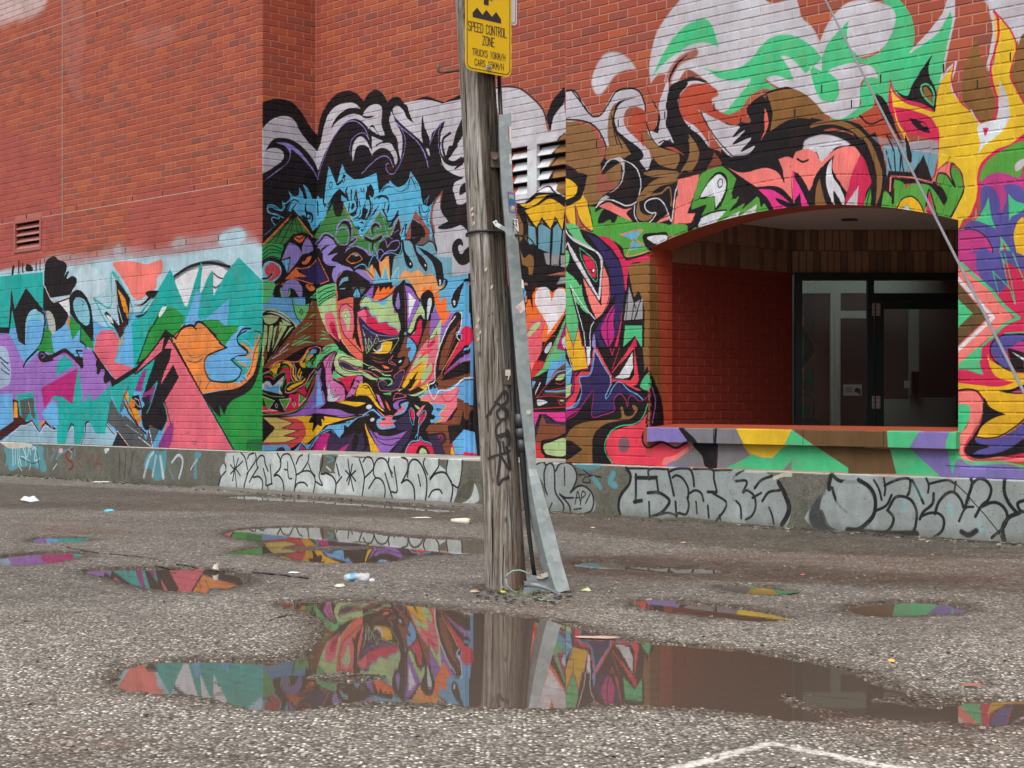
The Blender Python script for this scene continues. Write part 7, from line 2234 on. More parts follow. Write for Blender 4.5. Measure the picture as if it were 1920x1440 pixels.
bandp = [gpoly('-60,905 400,925 900,955 1300,975 1960,1030 1960,1052 1400,1035 900,985 500,965 -60,950'), gpoly('960,1040 1300,1045 1700,1075 1960,1090 1960,1120 1700,1112 1300,1090 980,1075')]
damp_foot = np.maximum(damp_foot, .62*sample(boxblur(mask(bandp), 10)))
foot = np.clip(1.05+((GX-P0[0])*N[0]+(GY-P0[1])*N[1]+.02)/.22, 0, 1)*((GX-P0[0])*N[0]+(GY-P0[1])*N[1] < .1); foot = np.maximum(foot, np.clip(1.5-np.hypot(GX+.031, GY-9.728)/.24, 0, 1)); damp_foot = np.clip(damp_foot+foot, 0, 1.2)  # the same darkening also runs along the wall foot and round the pole
rustp = [gpoly(s) for s in ("0,1440 0,1395 120,1372 300,1378 330,1400 200,1425 100,1445", "-60,1330 160,1300 230,1308 60,1334", "1180,1290 1480,1300 1900,1365 1960,1430 1700,1410 1450,1350", "1050,1050 1500,1030 1900,1060 1900,1100 1500,1095 1100,1085", "960,1130 1100,1135 1100,1150 950,1148", "0,985 120,983 260,1000 100,1004")]
rust = sample(boxblur(mask(rustp), 8))
linep = [gpoly("1440,1391 1452,1391 1560,1410 1700,1438 1800,1460 1760,1466 1640,1437 1540,1417 1450,1400 1370,1419 1320,1434 1270,1452 1235,1458 1320,1425 1390,1404")]
def seg_d(a, b):
    dx, dy = b[0]-a[0], b[1]-a[1]; t = np.clip(((GX-a[0])*dx+(GY-a[1])*dy)/(dx*dx+dy*dy), 0, 1); return np.hypot(GX-a[0]-t*dx, GY-a[1]-t*dy)
apex, armL, armR = gp(1446, 1396), gp(1215, 1462), gp(1775, 1460)
line = .95*np.clip((.032-np.minimum(seg_d(apex, armL), seg_d(apex, armR)))/.012, 0, 1)
base = .0065+.010*vnoise(GX, GY, 1.3, 1)+.006*vnoise(GX, GY, .35, 2)+.007*vnoise(GX, GY, .06, 3)+.006*vnoise(GX, GY, .022, 4)
base = np.maximum(base, .0012+.002*vnoise(GX, GY, .03, 9))
du = (GX-P0[0])*N[0]+(GY-P0[1])*N[1]                    # distance to the facade (negative in front of it)
base += .012*np.clip(1+du/.5, 0, 1)
e = np.clip((P_+.30*vnoise(GX, GY, .07, 5)+.22*vnoise(GX, GY, .024, 6)-.42)/.12, 0, 1)*(P_ > .08)
Z = base*(1-e)+(-.010)*e
rise = .03+.055*np.clip((-4.2-du)/1.4, 0, 1)
for k, p in PP.items():
    if LEVEL[k] < .0849:
        wgt = sample(np.clip(boxblur(np.clip(boxblur(mask([p]), 12)*12, 0, 1), 5), 0, 1)); rise = rise*(1-wgt)+LEVEL[k]*wgt
Z = Z+rise
Z = np.where((GX < -7.7) | (GX > 5.7) | (GY < 4.3) | (GY > 25), .03, Z)
coarse = np.clip((10.0-GY)/4.0, 0, 1)*np.clip(1.15-(GX+1.0)/9, .35, 1)
ny, nx_ = GX.shape
me = bpy.data.meshes.new('ground'); nv = nx_*ny; me.vertices.add(nv)
me.vertices.foreach_set('co', np.stack([GX, GY, Z], -1).astype(np.float32).ravel())
idx = np.arange(nv).reshape(ny, nx_); q = np.stack([idx[:-1, :-1], idx[:-1, 1:], idx[1:, 1:], idx[1:, :-1]], -1).reshape(-1, 4)
me.loops.add(q.size); me.loops.foreach_set('vertex_index', q.ravel()); me.polygons.add(len(q)); me.polygons.foreach_set('loop_start', np.arange(0, q.size, 4)); me.polygons.foreach_set('use_smooth', np.ones(len(q), bool))
me.update(); me.validate()
for nme, arr in (('damp_foot', damp_foot), ('rust', rust), ('line', line), ('coarse', coarse)):
    a = me.attributes.new(nme, 'FLOAT', 'POINT'); a.data.foreach_set('value', arr.astype(np.float32).ravel())
s = NT('asphalt_gravel'); pos = s.n('NewGeometry').outputs['Position']
A = lambda n: s.n('Attribute', attribute_name=n).outputs['Fac']
warp = s.n('VectorMath', operation='ADD', i_0=pos, i_1=s.n('VectorMath', operation='SCALE', i_0=s.n('TexNoise', i_Vector=pos, i_Scale=60.).outputs['Color'], i_3=.008).outputs[0]).outputs[0]
v1 = s.n('TexVoronoi', i_Vector=warp, i_Scale=75.); v2 = s.n('TexVoronoi', i_Vector=warp, i_Scale=60.)
r1 = s.n('SeparateColor', i_0=v1.outputs['Color']).outputs[0]; r2 = s.n('SeparateColor', i_0=v2.outputs['Color']).outputs[0]
big = s.noise(pos, .8, 5, .6); mid = s.noise(pos, 7, 4, .6)
fine = s.ramp(r1, [(0, (.055, .052, .049)), (.12, (.095, .089, .082)), (.42, (.128, .120, .110)), (.70, (.165, .155, .143)), (.89, (.25, .238, .220)), (.97, (.44, .425, .39))], 'CONSTANT')
stones = s.ramp(r2, [(0, (.20, .185, .17)), (.18, (.255, .235, .212)), (.42, (.34, .315, .285)), (.58, (.52, .50, .455)), (.76, (.80, .79, .74)), (.94, (.38, .32, .27))], 'CONSTANT')
edge = s.ramp(v2.outputs['Distance'], [(.32, 1.), (.50, 0.)])
cov = s.math('MULTIPLY', edge, s.ramp(s.math('ADD', A('coarse'), s.math('MULTIPLY', s.math('SUBTRACT', s.noise(pos, 2.2, 4), .5), .9)), [(.15, .05), (.70, .95)]))
c = s.mix(cov, fine, stones)
c = s.mix(s.ramp(big, [(.35, 0.), (.7, .35)]), c, s.mix(1, c, (.84, .77, .70, 1), 'MULTIPLY'))
c = s.mix(1, c, s.ramp(mid, [(.3, .80), (.7, 1.14)]), 'MULTIPLY')
c = s.mix(1, c, s.ramp(s.noise(pos, .45, 5, .62), [(.32, .74), (.5, .98), (.68, 1.14)]), 'MULTIPLY')
c = s.mix(s.math('MULTIPLY', A('rust'), s.ramp(s.noise(pos, 5, 4), [(.35, .1), (.65, .60)])), c, s.mix(.55, s.mix(1, c, (.52, .30, .20, 1), 'MULTIPLY'), (.115, .065, .045, 1)))
c = s.mix(s.math('MULTIPLY', A('line'), s.ramp(s.noise(pos, 38, 3, .7), [(.36, .15), (.56, .92)])), c, (.66, .66, .64, 1))
# damp ground and the foot bands are darker and glossier
wet = s.math('MULTIPLY', s.ramp(s.math('ADD', A('damp_foot'), s.math('MULTIPLY', s.math('SUBTRACT', s.noise(pos, 6, 4), .5), .5)), [(.25, 0.), (.75, 1.)]), 1.)
c = s.mix(wet, c, s.mix(1, c, (.52, .475, .43, 1), 'MULTIPLY'))
c = s.mix(1, c, (1.10, 1.07, 1.01, 1), 'MULTIPLY')
s.put(s.b.inputs['Base Color'], c)
s.put(s.b.inputs['Roughness'], s.ramp(wet, [(0., .92), (1., .62)])); s.b.inputs['Specular IOR Level'].default_value = .3
hgt = s.math('ADD', s.math('MULTIPLY', s.math('SUBTRACT', .6, v2.outputs['Distance']), cov), s.math('MULTIPLY', s.math('SUBTRACT', .5, v1.outputs['Distance']), .45))
s.bump(hgt, .75, .010)
me.materials.append(s.m)
ground = bpy.data.objects.new('ground', me); ground['kind'] = 'structure'; COL.objects.link(ground)
# rain water standing in the hollows
w_ = NT('puddle_water'); pos = w_.n('NewGeometry').outputs['Position']
w_.b.inputs['Base Color'].default_value = (.105, .080, .062, 1); w_.b.inputs['Roughness'].default_value = .008; w_.b.inputs['IOR'].default_value = 1.36; w_.b.inputs['Specular IOR Level'].default_value = .72
cmb = w_.n('VectorMath', operation='MULTIPLY', i_0=pos, i_1=(6, 26, 1)).outputs[0]
w_.bump(w_.noise(cmb, 1.2, 2, .5), .02, .002)
for n_p, (k, p) in enumerate(PP.items()):
    cx_, cy_ = sum(x for x, y in p)/len(p), sum(y for x, y in p)/len(p)
    x0, x1, y0, y1 = min(x for x, y in p), max(x for x, y in p), min(y for x, y in p), max(y for x, y in p)
    if True:
        n_ = len(p); ar_ = sum(p[i][0]*p[(i+1) % n_][1]-p[(i+1) % n_][0]*p[i][1] for i in range(n_)); sg_ = 1 if ar_ > 0 else -1; vs = []
        for i in range(n_):
            tx, ty = p[(i+1) % n_][0]-p[i-1][0], p[(i+1) % n_][1]-p[i-1][1]; l_ = math.hypot(tx, ty) or 1; vs.append((p[i][0]+sg_*ty/l_*.035, p[i][1]-sg_*tx/l_*.035, LEVEL[k]-.0005*n_p))
        mesh_obj('puddle', vs, [tuple(range(n_))], w_.m, kind='structure'); continue
    o = mesh_obj('puddle', [(x, y, LEVEL[k]-.0005*n_p) for x, y in ((x0-.15, y0-.15), (x1+.15, y0-.15), (x1+.15, y1+.15), (x0-.15, y1+.15))], [(0, 1, 2, 3)], w_.m, kind='structure')
# ------------------------------------------------------------------ wooden utility pole
PB = Vector((-.0314, 9.728, .059)); PT = Vector((-.2083, 9.747, 3.137)); pdir = (PT-PB)/3.078
def pole_c(z): return PB+pdir*(z-.059)
def pole_r(z): return .1154-.0032*(z-.06)+ (.006*max(0, 1-(z-.06)/.4))
pole = thing('utility_pole', 'weathered grey wooden utility pole leaning slightly, scrawled with black tags', 'utility pole', PB)
s = NT('weathered_pole_wood'); pos = s.n('NewGeometry').outputs['Position']
st = s.n('VectorMath', operation='MULTIPLY', i_0=pos, i_1=(1, 1, .045)).outputs[0]
n1 = s.math('ADD', s.math('MULTIPLY', s.noise(st, 60, 5, .7), .6), s.math('MULTIPLY', s.noise(st, 210, 4, .7), .4)); n2 = s.noise(st, 15, 3, .6)
c = s.ramp(n1, [(.36, (.040, .034, .030)), (.42, (.21, .197, .178)), (.50, (.37, .352, .322)), (.60, (.54, .53, .495))])
crk = s.ramp(s.noise(s.n('VectorMath', operation='MULTIPLY', i_0=pos, i_1=(1, 1, .022)).outputs[0], 75, 2, .5), [(.30, 1.), (.36, 0.)])
kv = s.n('TexVoronoi', i_Vector=s.n('VectorMath', operation='MULTIPLY', i_0=pos, i_1=(1, 1, .45)).outputs[0], i_Scale=11.)
kn = s.math('MULTIPLY', s.ramp(kv.outputs['Distance'], [(.07, 1.), (.16, 0.)]), s.math('GREATER_THAN', s.n('SeparateColor', i_0=kv.outputs['Color']).outputs[0], .45))
blot = s.ramp(s.noise(s.n('VectorMath', operation='MULTIPLY', i_0=pos, i_1=(1, 1, .3)).outputs[0], 9, 5, .65), [(.40, .0), (.68, .75)])
c = s.mix(blot, c, s.mix(1, c, (.55, .50, .44, 1), 'MULTIPLY'))
c = s.mix(s.math('MAXIMUM', crk, kn), c, (.030, .024, .020, 1))
c = s.mix(s.ramp(n2, [(.35, .85), (.62, 0.)]), c, s.mix(1, c, (.42, .34, .28, 1), 'MULTIPLY'))
sep = s.n('SeparateXYZ', i_0=pos)
# the right flank is darker towards the top, green in places, and the foot is reddish and rotten
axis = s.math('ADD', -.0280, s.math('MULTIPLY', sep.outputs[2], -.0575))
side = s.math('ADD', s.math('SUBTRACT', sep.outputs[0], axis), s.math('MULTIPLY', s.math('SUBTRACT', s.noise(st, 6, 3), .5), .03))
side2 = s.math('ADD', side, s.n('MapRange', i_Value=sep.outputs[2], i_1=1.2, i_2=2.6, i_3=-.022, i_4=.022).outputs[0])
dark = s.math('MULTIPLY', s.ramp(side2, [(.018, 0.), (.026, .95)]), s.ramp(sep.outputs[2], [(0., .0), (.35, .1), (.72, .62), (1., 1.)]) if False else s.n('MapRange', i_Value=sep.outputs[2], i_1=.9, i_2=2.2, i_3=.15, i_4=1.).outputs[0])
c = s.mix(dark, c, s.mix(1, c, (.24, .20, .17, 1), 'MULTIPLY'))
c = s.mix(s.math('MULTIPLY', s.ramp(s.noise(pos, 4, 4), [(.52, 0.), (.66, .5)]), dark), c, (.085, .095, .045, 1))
foot = s.n('MapRange', i_Value=s.math('ADD', sep.outputs[2], s.math('MULTIPLY', s.noise(st, 9, 3), .35)), i_1=.62, i_2=.12, i_3=0., i_4=.85).outputs[0]
c = s.mix(s.math('MULTIPLY', foot, s.ramp(side, [(.0, .15), (.012, 1.)])), c, s.mix(s.noise(st, 30, 4), (.035, .018, .012, 1), (.23, .105, .060, 1)))
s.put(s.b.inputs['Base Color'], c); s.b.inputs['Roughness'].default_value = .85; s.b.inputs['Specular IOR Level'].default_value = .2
s.bump(s.math('SUBTRACT', n1, s.math('MULTIPLY', crk, .5)), 1., .014); M['wood'] = s.m
m = MB(PB); seg = 96; zs = [-.15, -.02, .01, .05, .12]+[.2+.09*i for i in range(110)]; rr = np.random.default_rng(5)
grooves = [(rr.uniform(0, 2*math.pi), rr.uniform(.02, .06), rr.uniform(.003, .009), rr.uniform(-.3, 3.5), rr.uniform(.8, 3.0)) for _ in range(34)]
grooves += [(-1.05, .035, .016, .2, 9), (-.72, .03, .010, 1.0, 9), (-1.9, .025, .007, .0, 2.2)]
vs = []
for z in zs:
    c0 = pole_c(z); r0 = pole_r(z)
    for k_ in range(seg):
        th = 2*math.pi*k_/seg; r = r0*(1+.018*math.sin(3*th+z*.6)+.010*math.sin(7*th+1.7*z))
        for (ga, gw, gd, gz, gl_) in grooves:
            if gz < z < gz+gl_:
                dth = (th-ga-.03*math.sin(z*2.2+ga)+math.pi) % (2*math.pi)-math.pi
                r -= gd*math.exp(-(dth/gw)**2)*min(1, (z-gz)*4, (gz+gl_-z)*4)
        if z < .12: r += (.012-.1*z)*.5*math.sin(9*th)*0+.004
        vs.append(c0+Vector((math.cos(th)*r, math.sin(th)*r, 0)))
m.add(vs, [(i*seg+k_, i*seg+(k_+1) % seg, (i+1)*seg+(k_+1) % seg, (i+1)*seg+k_) for i in range(len(zs)-1) for k_ in range(seg)]+[tuple((len(zs)-1)*seg+k_ for k_ in range(seg))])
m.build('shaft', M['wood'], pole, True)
def on_pole(px, py, lift=.0015):     # point of the pole's surface seen at that place of the survey photo
    a, b = (px-960)/3080, (755-py)/3080
    t = 9.6
    for _ in range(40):
        z = 1.18+b*t; c0 = pole_c(z); r = pole_r(z)*1.012+lift; dx = a*t-c0.x
        ny_ = c0.y-math.sqrt(max(r*r-dx*dx, 1e-6)); t = ny_
    return Vector((a*t, t, 1.18+b*t))
def ribbon(mb, pts, w, fn, lift=.002):
    q = spline([(x, y, False) for x, y in pts], False, False, 4); L = []; R = []
    for i, (x, y) in enumerate(q):
        x0, y0 = q[max(i-1, 0)]; x1, y1 = q[min(i+1, len(q)-1)]; l = math.hypot(x1-x0, y1-y0) or 1
        nx, ny = -(y1-y0)/l*w/2, (x1-x0)/l*w/2; L.append(fn(x+nx, y+ny, lift)); R.append(fn(x-nx, y-ny, lift))
    k = len(q); mb.add(L+R, [(i, i+1, k+i+1, k+i) for i in range(k-1)])
M['tag'] = simple('black_marker', (.022, .018, .018), .7, 0, .3, 40)
T3 = lambda s: [(860+float(a)/3.2, 680+float(b)/3.2) for a, b in (t.split(',') for t in s.split())]
m = MB(PB)
for st_, w in (("165,330 210,265 240,215 275,170 295,200 285,240 250,255 215,230", 3.2), ("250,270 230,300 245,340 285,330 290,285 250,265", 3), ("255,345 225,390 225,430 240,445 280,430 290,400", 3), ("285,400 300,420 305,460 300,500", 3.4), ("225,440 245,490 250,540 245,620 235,690 240,735 265,700 300,690 290,675", 3.2), ("175,578 215,560 270,545 310,525", 3.2), ("230,440 280,425 300,435", 3), ("255,560 290,620 310,640 300,560 285,500", 2.8), ("265,470 270,510 275,540", 2.4)):
    ribbon(m, T3(st_), w*1.6, on_pole)
m.build('graffiti_tag', M['tag'], pole)
# steel fittings on the pole
M['rust'] = simple('rusty_iron', (.13, .095, .072), .7, .3, .4, 60, .002); M['zinc'] = None
a_ = on_pole(927, 300, 0); m = MB(PB); m.obox(a_+Vector((.006, -.006, 0)), (.027, .012, 0), (0, .006, 0), (0, 0, .045)); m.build('iron_plate', M['rust'], pole)
m = MB(PB); m.tube([a_+Vector((.004, -.010, .012)), a_+Vector((.004, -.045, .012))], .017, 10); m.build('bolt', M['rust'], pole)
a_ = on_pole(951, 706, 0); m = MB(PB); m.obox(a_+Vector((0, -.004, 0)), (.022, .012, 0), (0, .005, 0), (0, 0, .047)); m.build('iron_plate', M['rust'], pole)
m = MB(PB); m.obox(a_+Vector((.004, -.013, .022)), (.015, .007, 0), (0, .002, 0), (0, 0, .018)); m.obox(a_+Vector((.008, -.013, -.006)), (.004, .002, 0), (0, .002, 0), (.004, 0, .014)); m.build('torn_sticker', simple('torn_paper', (.62, .56, .50), .8, 0, .4, 90), pole)
z = 3.152; c0 = pole_c(z); m = MB(PB)
m.tube([c0+Vector((-.10, 0, .0)), c0+Vector((-.205, -.01, -.013)), c0+Vector((-.222, -.012, -.010)), c0+Vector((-.228, -.012, .006)), c0+Vector((-.229, -.012, .032))], .0085, 8); m.build('step_hook', M['rust'], pole, True)
# black strap round the pole with a loose loop
M['rubber'] = simple('black_cable', (.012, .012, .013), .45)
m = MB(PB); zz = 1.18+(755-435)/3080*9.645; c0 = pole_c(zz); pts = []
for i in range(29):
    th = math.radians(180+0-14+(208)*i/28) ; pts.append(c0+Vector((math.cos(th)*(pole_r(zz)+.008), math.sin(th)*(pole_r(zz)+.008), -.012+.018*math.sin(math.pi*i/28))))
pts += [Vector(((972-960)/3080*9.6, 9.61, 1.18+(755-440)/3080*9.6)), Vector(((982-960)/3080*9.6, 9.6, 1.18+(755-443)/3080*9.6))]
m.tube(pts, .0075, 8)
lp = [(980, 445), (988, 442), (998, 452), (1005, 464), (1003, 470), (997, 468), (990, 455), (984, 444)]
m.tube([Vector(((x-960)/3080*9.6, 9.6, 1.18+(755-y)/3080*9.6)) for x, y in lp], .0045, 6)
m.build('cable_tie', M['rubber'], pole, True)
# staples and chips
m = MB(PB)
for _ in range(60):
    p = on_pole(random.uniform(875, 955)+0, random.uniform(440, 860) if random.random() < .7 else random.uniform(330, 440), 0); l_ = random.uniform(.003, .009)
    m.obox(p+Vector((0, -.001, 0)), (l_, 0, random.uniform(-.003, .003)), (0, .0015, 0), (0, 0, .0012))
m.build('staples', simple('staple_wire', (.10, .09, .08), .5, .5), pole, kind='stuff')
m = MB(PB)
for x, y in ((897, 600), (901, 622), (897, 636), (894, 612), (886, 402), (889, 418), (885, 392), (911, 505), (922, 538)):
    p = on_pole(x, y, 0); m.obox(p+Vector((0, -.001, 0)), (.007, 0, .004), (0, .0015, 0), (.002, 0, .010))
m.build('fresh_chips', simple('raw_wood_chip', (.60, .47, .33), .8), pole, kind='stuff')
# ------------------------------------------------------------------ galvanised cable guard, bent out at the foot, and the cable behind it
s = NT('galvanised_steel'); pos = s.n('NewGeometry').outputs['Position']
vz = s.n('TexVoronoi', i_Vector=pos, i_Scale=28.); vr = s.n('SeparateColor', i_0=vz.outputs['Color']).outputs[0]
c = s.mix(vr, (.26, .305, .305, 1), (.36, .405, .405, 1)); c = s.mix(s.ramp(s.noise(pos, 5, 4), [(.45, 0.), (.7, .4)]), c, (.19, .22, .22, 1))
s.put(s.b.inputs['Base Color'], c); s.b.inputs['Roughness'].default_value = .5; s.b.inputs['Metallic'].default_value = .35; M['zinc'] = s.m
gpath = [(936, 215, 958, 213, 10.13), (938, 300, 958, 300, 10.13), (942, 360, 962, 360, 10.13), (948, 430, 969, 430, 10.14), (954, 500, 975, 500, 10.14), (960, 570, 983, 570, 10.15), (965, 640, 989, 640, 10.16), (970, 700, 994, 700, 10.16), (977, 770, 999, 770, 10.16), (984, 830, 1003, 830, 10.16), (991, 878, 1005, 880, 10.15), (996, 910, 1013, 905, 10.12), (1003, 950, 1024, 945, 10.10), (1013, 1000, 1039, 998, 10.08), (1028, 1060, 1054, 1058, 10.05), (1044, 1112, 1068, 1106, 10.02)]
guard = thing('cable_guard', 'bent galvanised steel cable guard leaning beside the wooden pole, covered in stickers and marker tags', 'cable guard', ((1030-960)/3080*9.69, 9.614, .06))
gl0 = Vector(guard.location)
def W3(px, py, Y):                   # survey distances read 5% long, corrected here
    Y *= .95; return Vector(((px-960)/3080*Y, Y, 1.18+(755-py)/3080*Y))
m = MB(gl0); vs = []
for (xl, yl, xr, yr, Y) in gpath:
    k_ = min(1, max(0, (yl-640)/300)); Lf = W3(xl, yl, Y); Rt = W3(xr, yr, Y+.012)
    bk = W3(xl-2-11*k_, yl-3, Y+.085); b2 = W3(xr-3, yr-2, Y+.07)
    vs += [bk, Lf, Rt, b2]
m.add(vs, [(i*4+j, i*4+j+1, (i+1)*4+j+1, (i+1)*4+j) for i in range(len(gpath)-1) for j in range(3)])
go = m.build('channel', M['zinc'], guard)
sm = go.modifiers.new('thickness', 'SOLIDIFY'); sm.thickness = .003; sm.offset = -1
def on_guard(px, py, lift=.002):
    for i in range(len(gpath)-1):
        a, b = gpath[i], gpath[i+1]
        if a[1] <= py <= b[1] or i == len(gpath)-2:
            t = (py-a[1])/(b[1]-a[1]); xl = a[0]+(b[0]-a[0])*t; xr = a[2]+(b[2]-a[2])*t; Y = a[4]+(b[4]-a[4])*t; q = (px-xl)/max(xr-xl, 1)
            return W3(px, py, Y+.012*q-lift)
T2 = lambda s: [(840+float(a)/4, 340+float(b)/4) for a, b in (t.split(',') for t in s.split())]
m = MB(gl0)
for st_, w in (("530,690 500,680 488,700 510,720 530,740 520,765 495,760", 1.8), ("495,795 515,830 535,800", 1.8), ("515,830 525,855", 1.6), ("508,655 510,660", 2), ("525,885 528,888", 2), ("545,1025 520,1045 518,1080 545,1100 572,1070 565,1035 545,1025", 1.6), ("520,1045 570,1090", 1.2), ("560,1120 530,1150 560,1170 590,1160", 1.8), ("570,1180 535,1210 545,1250 580,1240 590,1215", 1.8), ("540,1280 600,1330", 1.8), ("600,1280 545,1340", 1.6), ("560,1370 590,1390 610,1370", 1.6)):
    ribbon(m, T2(st_), w*1.3, on_guard)
for st_, w in (("380,10 395,25 415,15 425,0", 1.6), ("405,45 420,35", 2.5), ("385,70 387,72", 2.5), ("452,545 458,400 445,300 450,250", 1), ("440,300 455,360 450,420", 1)):
    ribbon(m, T3(st_), w, on_guard)
m.build('marker_tag', M['tag'], guard)
m = MB(gl0)
for st_, w in (("520,1200 555,1180 600,1150", .7), ("530,1290 560,1330 610,1350", .7), ("540,1100 575,1150", .7), ("535,1240 600,1275", .7), ("505,1040 590,1100", .6), ("470,330 455,380 480,420 500,400", .7), ("430,30 460,60 455,20", .8)): ribbon(m, T2(st_), w*1.3, on_guard)
m.build('white_scribble', simple('white_marker', (.72, .74, .74), .5), guard)
def sticker(name, pts, mat, lift=.003):
    mb = MB(gl0); v = [on_guard(x, y, lift) for x, y in pts]; mb.add(v, [tuple(range(len(v)))]); return mb.build(name, mat, guard)
sticker('sticker', [(951, 359), (966, 362), (968, 401), (954, 398)], simple('purple_sticker', (.17, .10, .36), .4))
sticker('sticker', [(954.5, 364), (963, 365), (965, 397), (957, 395)], simple('green_sticker', (.33, .38, .14), .4), .0045)
sticker('sticker', [(953, 377), (957, 371), (964, 374), (966, 383), (959, 388), (955, 385)], simple('blue_sticker', (.02, .14, .24), .4), .006)
sticker('sticker', [(959, 385), (965, 387), (965, 393), (960, 391)], simple('pink_sticker', (.60, .42, .36), .4), .007)
sticker('sticker', [(962, 410), (971, 411), (973, 434), (963, 432)], simple('white_sticker', (.66, .67, .68), .4))
m = MB(gl0)
for st_ in ("490,285 500,300 510,290 520,300", "490,310 500,330 515,325", "495,340 505,360 520,370", "488,290 490,375", "510,300 515,340"): ribbon(m, T2(st_), 1.4, on_guard, .006)
m.build('sticker_print', M['tag'], guard)
sticker('sticker', [(966, 576), (982, 562), (985, 580), (976, 588)], simple('torn_white_sticker', (.60, .57, .56), .5))
sticker('sticker', [(968, 577), (975, 571), (978, 579), (973, 584)], simple('faded_red_print', (.60, .36, .34), .5), .0045)
sticker('sticker', [(978, 523), (981, 526), (983, 541), (978, 540)], simple('white_scrap', (.70, .72, .72), .5))
sticker('sticker', [(955, 236), (958.5, 238), (958.5, 268), (955.5, 266)], simple('red_edge_label', (.62, .60, .58), .5)); sticker('sticker', [(952, 237), (954, 237), (956, 266), (954, 264)], simple('red_border', (.45, .09, .08), .5), .004)
sticker('sticker', [(955, 290), (958.5, 288), (960, 309), (955, 305)], simple('black_white_label', (.55, .55, .55), .5))
p = on_guard(991, 773, .003); m = MB(gl0); m.tube([p, p+Vector((0, -.004, 0))], .014, 12); m.build('rivet', simple('pale_rivet', (.46, .47, .40), .6), guard)
# steel bracket curling off the guard
bp_ = [(927, 414, 10.08), (931, 421, 10.07), (938, 425, 10.06), (948, 430, 10.06), (958, 441, 10.06), (965, 455, 10.07), (968, 468, 10.08), (964, 478, 10.09), (957, 482, 10.1)]
m = MB(gl0); vs = []
for i, (x, y, Y) in enumerate(bp_):
    x0, y0, _ = bp_[max(0, i-1)]; x1, y1, _ = bp_[min(len(bp_)-1, i+1)]; l = math.hypot(x1-x0, y1-y0); nx, ny = -(y1-y0)/l*4, (x1-x0)/l*4
    vs += [W3(x+nx, y+ny, Y), W3(x-nx, y-ny, Y), W3(x-nx, y-ny, Y+.006), W3(x+nx, y+ny, Y+.006)]
m.add(vs, [(i*4+j, i*4+(j+1) % 4, (i+1)*4+(j+1) % 4, (i+1)*4+j) for i in range(len(bp_)-1) for j in range(4)]+[(3, 2, 1, 0)])
m.build('bracket', M['zinc'], guard); p = W3(930, 417, 10.075); m = MB(gl0); m.tube([p, p+Vector((0, -.004, 0))], .004, 8); m.build('bracket_hole', M['tag'], guard)
cab = thing('ground_cable', 'black cable running down between the wooden pole and the steel guard', 'cable', (.13, 9.67, .06)); cl = Vector(cab.location)
m = MB(cl); top_ = W3(936, 142, 10.2)
cp = [W3(930, -420, 10.42), W3(934, 0, 10.40), W3(936, 150, 10.38), W3(939, 215, 10.24), W3(947, 340, 10.2), W3(955, 460, 10.2), (W3(962, 580, 10.2)), W3(967, 690, 10.2), W3(971, 760, 10.19), W3(977, 830, 10.18), W3(984, 920, 10.16), W3(992, 1000, 10.15), W3(998, 1050, 10.14), W3(1004, 1090, 10.14)]
m.tube(cp, [.013, .013, .013, .013, .009, .009, .010, .013, .018, .019, .015, .013, .013, .013], 10); m.build('sheath', M['rubber'], cab, True)
m = MB(cl)
for y0_, y1_, r_ in ((776, 800, .024), (803, 822, .026), (824, 846, .022)):
    f_ = lambda y: W3(971+(y-760)*.088, y, 10.175)
    m.tube([f_(y0_), f_(y1_)], r_, 12)
m.build('joint_sleeve', simple('grey_sleeve', (.05, .055, .06), .5), cab, True)
# ------------------------------------------------------------------ signs
def planar(org, du, nrm, mb, pts, o0, o1):       # extruded outline on an upright plane
    k = len(pts); P = lambda u, z, o: Vector((org[0]+du[0]*u+nrm[0]*o, org[1]+du[1]*u+nrm[1]*o, z))
    mb.add([P(u, z, o1) for u, z in pts]+[P(u, z, o0) for u, z in pts], [tuple(range(k)), tuple(range(2*k-1, k-1, -1))]+[(i, i+k, (i+1) % k+k, (i+1) % k) for i in range(k)])
cs = pole_c(3.29); SOg = (cs.x+D[0]*.1255, cs.y+D[1]*.1255)
def sgn(px, py):                     # sign-plane coordinates (along N, height)
    a, b = (px-960)/3080, (755-py)/3080
    u = (a*SOg[1]-SOg[0])/(N[0]-a*N[1]); Y = SOg[1]+u*N[1]; return u, 1.18+b*Y
T1 = lambda s: [sgn(820+float(a)/8, float(b)/8) for a, b in (t.split(',') for t in s.split())]
uL_, zB_ = sgn(872, 128)[0], sgn(915, 138)[1]; uR_ = sgn(958, 130)[0]
def rrect(u0, u1, z0, z1, r, n=6):
    out = []
    for cx_, cz_, a0_ in ((u1-r, z0+r, -90), (u1-r, z1-r, 0), (u0+r, z1-r, 90), (u0+r, z0+r, 180)):
        for i in range(n+1): a = math.radians(a0_+90*i/n); out.append((cx_+r*math.cos(a), cz_+r*math.sin(a)))
    return out
sx = (uL_+uR_)/2; sg = thing('speed_control_sign', 'yellow speed control zone sign with black bumps and lettering bolted to the wooden pole', 'road sign', (SOg[0], SOg[1], 3.4)); sl_ = Vector(sg.location)
zT_ = zB_+.59
